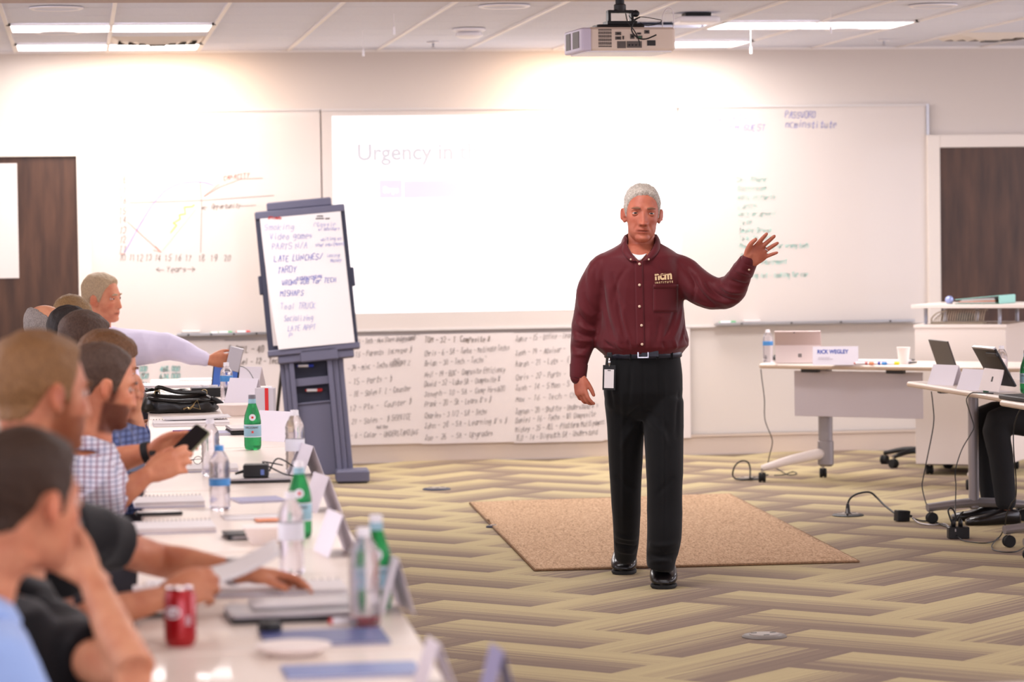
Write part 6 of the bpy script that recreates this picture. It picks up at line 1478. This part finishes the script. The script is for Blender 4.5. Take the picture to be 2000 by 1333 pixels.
# third: plaid shirt with the phone
e3l, w3l = P(206, 905, Y=9.25), P(297, 882, Y=9.2); e3r, w3r = P(214, 982, Y=8.95), P(288, 928, Y=8.95)
seated('bearded man in grey plaid shirt holding a phone in both hands', P(203, 757, Y=8.95), math.radians(104), math.radians(12), 0, .05, SA, HD, 'short', C3, 'rolled', [(1, e3l, w3l, hd((1, -.2, .28), (.1, -.4, 1), (.2, -1, -.2), curl=(.45, .5, .5, .6))), (-1, e3r, w3r, hd((1, .15, .42), (-.3, .3, 1), (.1, .9, .4), curl=(.35, .45, .55, .6)))], lean=.14, beard=1, beardc=(.20, .13, .10), stub=0, seed=7, thick=.008, sc=1.06)
e4, w4 = P(262, 858, Y=10.3), P(262, 806, Y=10.25)
seated('man in navy checked shirt resting his chin on his fist', P(214, 722, Y=10.2), math.radians(98), math.radians(16), 0, .0, SB, HM, 'long', C4, 'rolled', [(-1, e4, w4, hd((.25, .1, 1), (.2, -.6, .2), (-1, .2, .2), curl=(1.0, 1.05, 1.1, 1.1), sc=.95))], lean=.14, seed=9, stub=.1, sc=1.05)
seated('dark-haired man with cropped sides seen over the plaid-shirted man', P(170, 676, Y=11.5), math.radians(112), math.radians(14), 0, .0, SA, HD, 'short', C5, 'long', [], lean=.08, seed=11, thick=.010, voxel=.008)
seated('black-haired man looking down behind the cropped-hair man', P(141, 662, Y=12.7), math.radians(120), math.radians(16), 0, .0, SD, HK, 'long', C6, 'long', [], lean=.06, seed=13, voxel=.008)
seated('bald man with grey hair ring, farther down the left row', P(95, 650, Y=13.9), math.radians(112), math.radians(8), 0, .0, SB, HG, 'bald', C7, 'long', [], lean=.04, seed=15, voxel=.008, thick=.012)
seated('light brown-haired man whose head shows against the dark door', P(143, 630, Y=15.2), math.radians(125), math.radians(20), 0, .0, SB, HL_, 'long', C8, 'long', [], lean=.06, seed=17, voxel=.008)
e9, w9 = P(325, 678, Y=16.35), P(408, 705, Y=16.25)
seated('older grey-blond man in lavender shirt stretching one arm over the table', P(202, 584, Y=16.5), math.radians(60), math.radians(4), math.radians(-3), -.35, SA, HW, 'short', C9, 'long', [(-1, e9, w9, hd((1, 0, .0), (.3, -.2, 1), (.1, 1, 0), curl=(.35, .45, .5, .6)))], lean=.10, seed=19, stub=.1, sc=1.12, bulk=1.25, slv=1.28)
# what the hands hold and wear
t = thing('phone', 'green-backed phone held by the plaid-shirted man', 'phone', P(368, 868, Y=9.1), rz=.3)
PM = Matrix.Rotation(math.radians(-42), 4, 'Y') @ Matrix.Rotation(math.radians(30), 4, 'X')
part('case', MB().rbox((0, 0, 0), (.135, .070, .009), .01, M=PM), mm('phone_back', (120, 120, 92), .4), t, smooth=40); part('glass', MB().rbox((0, 0, .005), (.128, .064, .001), .008, M=PM), M['screen_dark'], t)
t = thing('wristband', 'black wristband on the far wrist of the plaid-shirted man', 'wristband', w3l+Vector((.0, 0, 0)))
dv = (w3l-e3l).normalized(); part('band', MB().tube([-dv*.028, -dv*.006], [(.033, .031), (.033, .031)], 24, M=None), M['black_rubber'], t, smooth=40); part('clasp', MB().rbox((0, -.030, -.004), (.02, .004, .016), .003), M['charcoal'], t)
t = thing('wristwatch', 'silver wristwatch on the reaching arm of the sandy-haired man', 'watch', w2l)
dv = (w2l-e2l).normalized(); part('strap', MB().tube([-dv*.030, -dv*.010], [(.033, .033), (.033, .033)], 24), M['chrome'], t, smooth=40); part('dial', MB().lathe([(.001, .0), (.018, .0), (.018, .008), (.001, .009)], 20, c=(-dv.x*.02, -.0, .028)), M['silver'], t, smooth=40)
# paper held between the two hands
a, b_ = P(385, 1150, Y=6.62), P(548, 1085, Y=6.80)
t = thing('paper', 'curved stapled sheets held up between two reaching hands', 'paper', a); q = MB(); nn = 10
for i in range(nn+1):
    for j in range(4):
        u_ = i/nn; p_ = (b_-a)*u_; q.v.append((p_.x, p_.y+.14*(j/3), p_.z-.012*math.sin(PI*u_)+.02*j/3))
for i in range(nn):
    for j in range(3): q.f.append((i*4+j, (i+1)*4+j, (i+1)*4+j+1, i*4+j+1)); q.m.append(0)
o = part('sheets', q, M['paper_white'], t, smooth=True); s2 = o.modifiers.new('t', 'SOLIDIFY'); s2.thickness = .005
t = thing('phone', 'silver phone lifted in the stretched hand of the lavender-shirted man', 'phone', P(458, 702, Y=16.2)); part('case', MB().rbox((0, 0, 0), (.075, .010, .13), .012, M=Matrix.Rotation(.25, 4, 'Y')), M['silver'], t, smooth=40); part('glass', MB().box((0, -.0055, 0), (.066, .001, .12), M=Matrix.Rotation(.25, 4, 'Y')), M['silver'], t)
# ------------------------------------------------------------------ the presenter's table, the white lectern cabinet and the right-hand tables
pz = math.radians(-40); pd = Vector((math.cos(pz), math.sin(pz), 0)); pn = Vector((-math.sin(pz), math.cos(pz), 0))
pc0 = Vector((4.13, 18.12, 0)); PL, PW, PZ = 1.72, .60, .735
pcn = pc0+pd*PL/2+pn*PW/2
t = thing('presenter_table', 'wheeled beige table before the board with grey modesty panel', 'table', pcn, pz)
part('tabletop', MB().rbox((0, 0, PZ-.015), (PL, PW, .03), .03), M['table_top'], t, smooth=40)
part('edge_band', MB().rbox((0, 0, PZ-.017), (PL+.004, PW+.004, .024), .031), M['table_edge'], t, smooth=40)
part('modesty_panel', MB().box((-.27, -.12, PZ-.19), (.86, .012, .28)), M['modesty_grey'] if 'modesty_grey' in M else mm('modesty_grey', (196, 186, 190), .5), t, bevel=.003)
for x in (-.55, .02): part('panel_clamp', MB().box((x, -.20, PZ-.042), (.11, .05, .025)), M['charcoal'], t, bevel=.003)
for s_, x in ((-1, -.56), (1, .62)):
    part('column', MB().rbox((x, .02, .40), (.09, .06, .62), .028), M['table_leg'], t, smooth=40)
    part('column_sleeve', MB().rbox((x, .02, .17), (.10, .07, .17), .03), M['table_leg'], t, smooth=40)
    for e, L_ in ((-1, .42), (1, .30)):
        tip = Vector((x-.30 if s_ < 0 and e < 0 else x-.10, e*L_*.62, .085)); part('foot', MB().tube([(x, .02, .17), (x*.5+tip.x*.5, tip.y*.5, .135), tip], [(.035, .03), (.030, .026), (.020, .02)], 12, sub=3), M['white_lam'] if e < 0 else M['charcoal'], t, smooth=True)
        caster(t, tip.x, tip.y, .5)
def tp(a, b_, z=PZ): v = pc0+pd*a+pn*b_; return Vector((v.x, v.y, z))
def ptp(px, py, dz=0): return P(px, py, Z=PZ+dz)
q = ptp(1503, 709); pet_bottle(0, 0, 'clear water bottle at the left end of the presenter table', h=.205, r=.032, lab_=('label_blue', .52, .64), pos=Vector((q.x, q.y+.04, PZ)))
q = ptp(1519, 705); t = thing('computer_mouse', 'black computer mouse beside the silver tablet', 'mouse', (q.x+.02, q.y+.10, PZ), pz); part('shell', MB().ell((0, 0, .014), (.032, .055, .018), None, 18, 10), M['black_plastic'], t, smooth=True); part('wheel', MB().lathe([(.001, -.003), (.008, -.003), (.008, .003), (.001, .003)], 12, M=Matrix.Translation((0, -.03, .028)) @ Matrix.Rotation(PI/2, 4, 'Y')), M['charcoal'], t)
# silver tablet on its kickstand, seen from behind
q0, q1 = ptp(1527, 711), ptp(1600, 712); wd = .285; va = math.atan2(q0.x, q0.y)
t = thing('tablet_computer', 'silver tablet standing on its kickstand on the presenter table', 'tablet', ((q0+q1)/2+Vector((0, .06, 0))), -va-.10)
K1, K2 = Matrix.Rotation(math.radians(22), 4, 'X'), Matrix.Rotation(math.radians(-16), 4, 'X')
SLV = mm('tablet_silver', (196, 176, 172), .4, metal=.3)
part('kickstand', MB().rbox((0, -.02, .062), (wd*.97, .004, .125), .002, M=Matrix.Rotation(math.radians(-14), 4, 'X')), mm('tablet_stand', (226, 208, 204), .4), t)
part('housing', MB().box((0, 0, 0), (wd, .009, .098), M=Matrix.Translation((0, -.005, .155)) @ Matrix.Rotation(math.radians(20), 4, 'X')), SLV, t, bevel=.004)
part('lower_housing', MB().box((0, .035, .06), (wd*.98, .008, .13), M=Matrix.Rotation(math.radians(0), 4, 'X')), SLV, t)
part('camera_lens', MB().lathe([(.001, 0), (.004, 0), (.004, .002), (.001, .002)], 12, M=Matrix.Translation((-.02, -.027, .192)) @ Matrix.Rotation(PI/2, 4, 'X')), M['black_plastic'], t)
for a, b_ in ((-.0035, .0035), (.0035, .0035), (-.0035, -.0035), (.0035, -.0035)): part('emblem_square', MB().box((.015+a*1.6, -.0405+.0*b_, .052+b_*1.6), (.0095, .001, .0095)), M['charcoal'], t)
# name card
q0, q1 = ptp(1591, 714), ptp(1678, 713)
t = thing('name_card', 'long name card printed RICK WEGLEY on the presenter table', 'name card', (q0+q1)/2+Vector((0, .03, 0)), -va-.06, 'folded name cards')
nw = .275; nh = .112
for s_ in (-1, 1):
    o = part('panel', MB().add([(-nw/2, s_*.03, 0), (nw/2, s_*.03, 0), (nw/2, 0, nh), (-nw/2, 0, nh)], [(0, 1, 2, 3)]), M['tent_card'], t); s2 = o.modifiers.new('t', 'SOLIDIFY'); s2.thickness = .0008
NA = Matrix.Translation((-nw*.40, -.0125, nh*.62)) @ Matrix.Rotation(-math.atan2(.03, nh), 4, 'X') @ UPX
typeset('printed_name', 'RICK WEGLEY', .034, M['print_blue'], t, NA, .0002, .0012, .86)
part('small_print', MB().box((-nw*.25, -.021, nh*.40), (.07, .0006, .0025)).box((-nw*.22, -.0235, nh*.32), (.09, .0006, .0025)), mm('ink_grey', (180, 170, 180), .8), t)
q = ptp(1720, 712); 
t = thing('notebook', 'open black-covered planner with papers on the presenter table', 'notebook', (q.x+.03, q.y+.12, PZ), pz+.1); part('cover', MB().box((0, 0, .004), (.40, .20, .008)), M['black_plastic'], t); part('pages', MB().box((-.01, 0, .014), (.36, .18, .014)), M['paper_white'], t, bevel=.002)
for i, (px_, mk, nm) in enumerate(((1687, 'ink_red', 'red'), (1697, 'orange_card', 'orange'), (1712, 'marker_blue', 'blue'), (1722, 'label_blue', 'pale blue'), (1744, 'ink_yellow', 'yellow'))):
    q = ptp(px_, 713.5); m_ = marker(0, 0, 1, .09, mk, nm+' marker among the pens before the planner', rz=pz+.3*(-1)**i, grp='markers on the presenter table'); m_.location = (q.x, q.y+.02, PZ+.0095)
q = ptp(1772, 713); t = thing('cup', 'white foam cup at the left side of the lectern', 'cup', (q.x, q.y+.08, PZ)); part('body', MB().lathe([(.001, 0), (.028, 0), (.040, .10), (.0385, .10), (.027, .004), (.001, .004)], 28), M['foam_white'], t, smooth=50); part('rim', MB().lathe([(.0385, .098), (.042, .099), (.042, .103), (.0385, .103)], 28), M['foam_white'], t, smooth=50)

# lectern cabinet
cz = math.radians(-30); c0 = Vector((5.20, 18.38, 0)); cdv = Vector((math.cos(cz), math.sin(cz), 0)); cnv = Vector((-math.sin(cz), math.cos(cz), 0)); CW, CD = .58, .62
cab = thing('lectern_cabinet', 'white laminate lectern cabinet on casters with a raised shelf', 'cabinet', c0, cz)
WLM = M['white_lam']
part('front_panel', MB().box((CW/2, .01, .50), (CW, .02, .86)), WLM, cab, bevel=.002)
part('side_panel', MB().box((CW-.01, CD/2, .50), (.02, CD-.02, .86)), WLM, cab, bevel=.002); part('side_panel', MB().box((.01, CD/2, .50), (.02, CD-.02, .86)), WLM, cab, bevel=.002)
part('back_panel', MB().box((CW/2, CD-.02, .50), (CW-.04, .02, .86)), WLM, cab); part('top_board', MB().box((CW/2, CD/2, .937), (CW+.012, CD+.012, .022)), WLM, cab, bevel=.003)
for x in (.07, CW-.07):
    for y in (.07, CD-.07): caster(cab, x, y, .4)
for x, y in ((.06, .05), (CW-.05, .05), (.06, CD-.06), (CW-.05, CD-.06), (.33, .3)): part('shelf_post', MB().lathe([(.001, .948), (.014, .948), (.012, .952), (.012, 1.044), (.016, 1.05), (.001, 1.05)], 16, c=(x, y, 0)), M['steel'], cab, smooth=40)
part('raised_shelf', MB().poly([(-.02, -.01), (CW+.0, -.01), (1.05, .0), (1.05, .55), (.02, .60)], .024, 'z', M=Matrix.Translation((0, 0, 1.062))), WLM, cab, bevel=.003)
ci = Matrix.Translation(c0) @ Matrix.Rotation(cz, 4, 'Z')
def cabp(x, y, z): return ci @ Vector((x, y, z))
t = thing('ring_binder', 'pale teal ring binder full of papers lying on the lectern shelf', 'binder', cabp(.40, .22, 1.0745), cz-.1)
part('spine', MB().box((.145, 0, .027), (.012, .30, .052)), M['teal_binder'], t, bevel=.003); part('cover', MB().box((0, 0, 0), (.29, .30, .004), M=Matrix.Translation((0, 0, .040)) @ Matrix.Rotation(math.radians(-5), 4, 'Y')), M['teal_binder'], t); part('back_cover', MB().box((0, 0, .002), (.30, .30, .004)), M['green_binder'], t)
for k in range(4): part('paper_bundle', MB().box((-.01+.004*k, .0, .009+.007*k), (.25-.012*k, .28, .005), M=Matrix.Rotation(math.radians(-1.2*k), 4, 'Y')), M['orange_card'] if k == 1 else M['paper_white'], t)
t = thing('webcam', 'round bluish webcam ball beside the teal binder', 'webcam', cabp(.20, .10, 1.0745)); part('ball', MB().ell((0, 0, .026), (.027, .027, .026), None, 20, 12), mm('ball_blue', (150, 160, 205), .25, metal=.4), t, smooth=True); part('stand', MB().lathe([(.001, 0), (.02, 0), (.018, .006), (.001, .008)], 18), M['silver'], t)
t = thing('file_sorter', 'beige ribbed file sorter in the gap under the lectern shelf', 'file rack', cabp(.10, .08, .948), cz+.05)
part('tray', MB().rbox((.15, .05, .006), (.34, .13, .012), .02), mm('sorter_beige', (196, 182, 160), .5), t, smooth=40)
for k in range(22):
    x = .0+.015*k; h_ = .085*min(1, .45+.14*k); part('rib', MB().tube([(x, .0, .010), (x+.006, .0, h_*.6), (x+.010, .03, h_), (x+.010, .09, h_)], .0028, 6, sub=2), M['sorter_beige'], t, smooth=True)
part('curved_end', MB().tube([(-.01, .0, .012), (-.008, .0, .04), (.03, .0, .072), (.09, .0, .085)], [(.004, .02), (.004, .02), (.004, .02), (.003, .015)], 8, sub=4), M['sorter_beige'], t, smooth=True)

# right-hand run of tables (the other arm of the U)
rx0 = 4.40
flip_table('training_table', 'far table of the right row carrying the black laptop and two name cards', (rx0+.30, 15.66-.90), 1.79, .60, math.radians(91.5), 'right row of training tables')
flip_table('training_table', 'near table of the right row at the right frame edge', (rx0+.245, 13.86-.92), 1.79, .60, math.radians(91.5), 'right row of training tables')
hn = P(1880, 748, Z=TZ+.01)
t = thing('laptop', 'black laptop open with its lid back towards the presenter, right row', 'laptop', (hn.x, hn.y, TZ), math.radians(2))
lt = Matrix.Rotation(math.radians(-19), 4, 'Y')
part('lid', MB().rbox((0, .16, .128), (.008, .32, .225), .003, M=lt), mm('lid_dark', (78, 72, 68), .45), t); part('screen', MB().box((.0055, .16, .128), (.001, .29, .19), M=lt), M['screen_dark'], t)
part('base', MB().rbox((.13, .16, .010), (.235, .32, .018), .012), M['charcoal'], t, smooth=40); part('keyboard', MB().box((.12, .16, .0198), (.12, .28, .001)), M['black_plastic'], t); part('hinge', MB().tube([(.0, .02, .016), (.0, .06, .016)], .007, 8), M['silver'], t)
def rtent(px, py, Wd, rz, label, h=.105, txt=None):
    q = P(px, py, Z=TZ); return tent(0, 0, 0, label, h, .09, rz, txt, pos=q, Wd=Wd)
rtent(1848, 752, .19, math.radians(-62), 'white name card before the black laptop on the right table', .105)
rtent(1905, 762, .19, math.radians(-66), 'pinkish name card between the laptop and the propped tablet', .105)
q = P(1972, 772, Z=TZ); t = thing('tablet_computer', 'black-cased tablet propped on a silver kickstand, right row', 'tablet', (q.x, q.y, TZ), math.radians(6))
TA = Matrix.Rotation(math.radians(-30), 4, 'Y')
part('case', MB().rbox((.05, .14, .125), (.014, .28, .215), .005, M=TA), M['black_plastic'], t, smooth=40); part('kickstand', MB().box((-.052, .14, .062), (.004, .24, .125), M=Matrix.Rotation(math.radians(16), 4, 'Y')), mm('stand_silver', (210, 200, 200), .35, metal=.3), t)
part('top_bezel', MB().box((.05, .14, .236), (.016, .27, .008), M=TA), M['silver'], t); part('clip', MB().rbox((.042, .06, .205), (.012, .12, .02), .004, M=TA), M['charcoal'], t); part('emblem', MB().box((-.0545, .13, .06), (.001, .016, .026), M=Matrix.Rotation(math.radians(16), 4, 'Y')), M['charcoal'], t)
q = P(1985, 787, Z=TZ); t = thing('laptop', 'grey laptop base cut off by the right frame edge', 'laptop', (q.x+.03, q.y, TZ), math.radians(4)); part('base', MB().rbox((.13, .14, .012), (.26, .34, .022), .01), M['charcoal'], t, smooth=40); part('keyboard', MB().box((.13, .14, .0236), (.20, .30, .001)), M['black_plastic'], t)
for k in range(3): part('port', MB().box((.03+.03*k, -.0305, .012), (.018, .002, .007)), M['silver'], t)
q = P(1938, 755, Z=TZ); pet_bottle(0, 0, 'clear water bottle behind the propped tablet on the right table', h=.20, lab_=None, pos=Vector((q.x+.12, q.y+.22, TZ)))
sparkle(0, 0, 'green bottle at the right frame edge beside the propped tablet', pos=Vector((P(2004, 770, Z=TZ).x+.02, P(2004, 770, Z=TZ).y+.05, TZ)))
q = P(1928, 768, Z=TZ); t = thing('paper', 'pinkish paper with a green cap on it before the propped tablet', 'paper', (q.x+.06, q.y+.10, TZ), .1); part('sheet', MB().box((0, 0, .0012), (.16, .20, .0016)), M['paper'], t)
t = thing('bottle_cap', 'small green bottle cap on the pinkish paper', 'cap', (q.x-.0, q.y+.02, TZ+.002)); part('cap', MB().lathe([(.001, 0), (.014, 0), (.014, .010), (.012, .012), (.001, .012)], 18), M['green_binder'], t, smooth=40); part('lip', MB().lathe([(.0142, .0), (.015, .001), (.0142, .002)], 18), M['green_binder'], t)
# floor cables, bricks and plugs
cable('power_cable', [P(1486, 722, Y=18.0), P(1488, 740, Y=18.05), P(1493, 780, Y=18.1), P(1494, 820, Y=18.2), P(1507, 855, Y=18.3), P(1508, 870, Y=18.35), P(1503, 890, Y=18.45), P(1500, 905, Y=18.5)], .003, 'charcoal', 'thin grey cord hanging from the left end of the presenter table')
cable('power_cable', [P(1465, 934, Z=.02), P(1465, 915, Y=18.3), P(1460, 903, Y=18.3), P(1448, 901, Y=18.25), P(1436, 910, Y=18.25), P(1431, 926, Y=18.25), P(1436, 935, Y=18.3), P(1455, 938, Z=.012), P(1480, 932, Z=.012), P(1500, 928, Z=.012)], .005, 'black_plastic', 'black cord looping up from the floor outlet under the presenter table')
cable('power_cable', [P(1503, 905, Z=.02), P(1518, 916, Z=.006), P(1540, 928, Z=.006), P(1556, 926, Z=.006), P(1548, 922, Z=.006), P(1530, 928, Z=.006), P(1512, 929, Z=.006)], .003, 'charcoal', 'thin cord coiled on the carpet beside the presenter table caster')
FY = 15.94
cable('floor_cable', [P(1655, 1006, Z=.02), P(1655, 990, Y=FY), P(1660, 975, Y=FY), P(1675, 965, Y=FY), P(1698, 962, Y=FY), P(1712, 972, Y=FY), P(1728, 988, Y=FY-.1), P(1750, 1005, Y=FY-.3)], .0055, 'charcoal', 'grey cord arching from the floor outlet to a black power brick')
t = thing('outlet_plug', 'grey plug standing in the floor outlet', 'plug', (fb1.x, fb1.y, .012)); part('body', MB().lathe([(.001, 0), (.014, 0), (.011, .04), (.007, .055), (.001, .055)], 14), M['charcoal'], t, smooth=40); part('collar', MB().lathe([(.0145, 0), (.018, .001), (.018, .005), (.0145, .006)], 14), M['charcoal'], t)
q = P(1764, 1020, Z=0); t = thing('power_brick', 'black power brick lying on the carpet beside the grey arching cord', 'power brick', (q.x, q.y+.03, 0), rz=.2); part('brick', MB().rbox((0, 0, .03), (.075, .05, .058), .006, M=Matrix.Rotation(.08, 4, 'Y')), M['black_plastic'], t, smooth=40); part('ferrite', MB().tube([(.036, 0, .03), (.06, 0, .024)], .007, 8), M['black_plastic'], t)
q = P(1876, 1054, Z=0); t = thing('power_strip', 'black power strip block with plugs beneath the right table', 'power strip', (q.x, q.y+.04, 0), rz=-.1); part('block', MB().rbox((0, 0, .03), (.105, .07, .06), .008), M['black_plastic'], t, smooth=40)
for x in (-.025, .012): part('plug', MB().lathe([(.001, .06), (.013, .06), (.011, .085), (.006, .10), (.001, .10)], 12, c=(x, 0, 0)), M['black_plastic'], t, smooth=True)
part('indicator', MB().box((-.02, -.036, .045), (.006, .002, .014)), M['silver'], t)
B1 = Vector((q.x, q.y+.04, 0))
YC = 15.0
cable('floor_cable', [P(1782, 1013, Z=.02), P(1800, 1018, Z=.008), P(1822, 1019, Z=.008), P(1840, 1026, Z=.008), P(1852, 1030, Z=.012)], .0045, 'charcoal', 'dark cord running from the power brick to the power strip', 'cords on the carpet at right')
cable('floor_cable', [P(1782, 1012, Z=.02), P(1795, 1022, Z=.008), P(1820, 1026, Z=.008), P(1845, 1024, Z=.008), P(1858, 1035, Z=.02)], .004, 'silver', 'pale cord beside the dark one leading to the power strip', 'cords on the carpet at right')
cable('charging_cable', [P(1819, 765, Y=15.6), P(1822, 790, Y=15.6), P(1824, 820, Y=15.6), P(1820, 850, Y=15.6), P(1812, 890, Y=15.6), P(1804, 930, Y=15.6), P(1801, 950, Y=15.6), P(1806, 975, Y=15.55), P(1815, 1000, Y=15.5), P(1822, 1012, Z=.01)], .0032, 'charcoal', 'grey cord hanging from the far corner of the right table')
cable('charging_cable', [P(1940, 769, Z=TZ+.004), P(1910, 768, Z=TZ+.004), P(1898, 768, Z=TZ+.004), P(1890, 775, Y=14.6), P(1888, 786, Y=14.8), P(1897, 815, Y=15.0), P(1902, 835, Y=15.0), P(1895, 850, Y=15.0), P(1878, 880, Y=15.0), P(1866, 920, Y=15.0), P(1867, 950, Y=15.0), P(1866, 990, Y=14.95), P(1866, 1026, Y=B1.y)], .0028, 'black_plastic', 'black cord hanging beside the column of the right table down to the strip')
cable('floor_cable', [P(1862, 1030, Y=B1.y), P(1855, 1010, Y=B1.y), P(1852, 998, Y=B1.y), P(1857, 993, Y=B1.y), P(1864, 1000, Y=B1.y), P(1866, 1015, Y=B1.y), P(1856, 1030, Y=B1.y), P(1866, 1018, Y=B1.y), P(1877, 1004, Y=B1.y), P(1882, 1000, Y=B1.y)], .0045, 'black_plastic', 'black cords looped above the power strip')
cable('floor_cable', [P(1868, 1046, Z=.02), P(1880, 1056, Z=.008), P(1900, 1060, Z=.008), P(1930, 1061, Z=.008), P(1950, 1052, Z=.008), P(1962, 1030, Y=14.4), P(1966, 1005, Y=14.3), P(1975, 985, Y=14.2), P(1984, 970, Y=14.1), P(1984, 930, Y=13.9), P(1980, 880, Y=13.8), P(1980, 840, Y=13.8), P(1990, 805, Y=13.7), P(2005, 792, Y=13.6)], .003, 'black_plastic', 'black cord rising from the carpet to the near right table')
cable('floor_cable', [P(1950, 1050, Z=.008), P(1938, 1065, Z=.008), P(1940, 1074, Z=.008), P(1960, 1079, Z=.008), P(1985, 1078, Z=.008), P(2000, 1070, Z=.008)], .003, 'black_plastic', 'thin black cord looping on the carpet at the right frame edge')
# chair behind the presenter table
q = P(1738, 914, Z=0); chair('office_chair', 'black chair whose wheeled base shows under the presenter table', (q.x+.27, q.y+.10, 0), math.radians(-95), 'chairs at the right side')
# the listener at the right edge, only his legs in the frame
mm('trouser_black2', (20, 20, 23), .85)
CH.append('the man cut off by the right frame edge')
seated('man in black trousers at right edge, only his legs visible under the table', Vector((5.36, 15.35, 1.26)), math.radians(-60), 0, 0, PI, SA, HD, 'short', C2, 'long', [], lean=.0, hipback=-.17, seed=23, voxel=.009, trouser='trouser_black2', eyes=True)
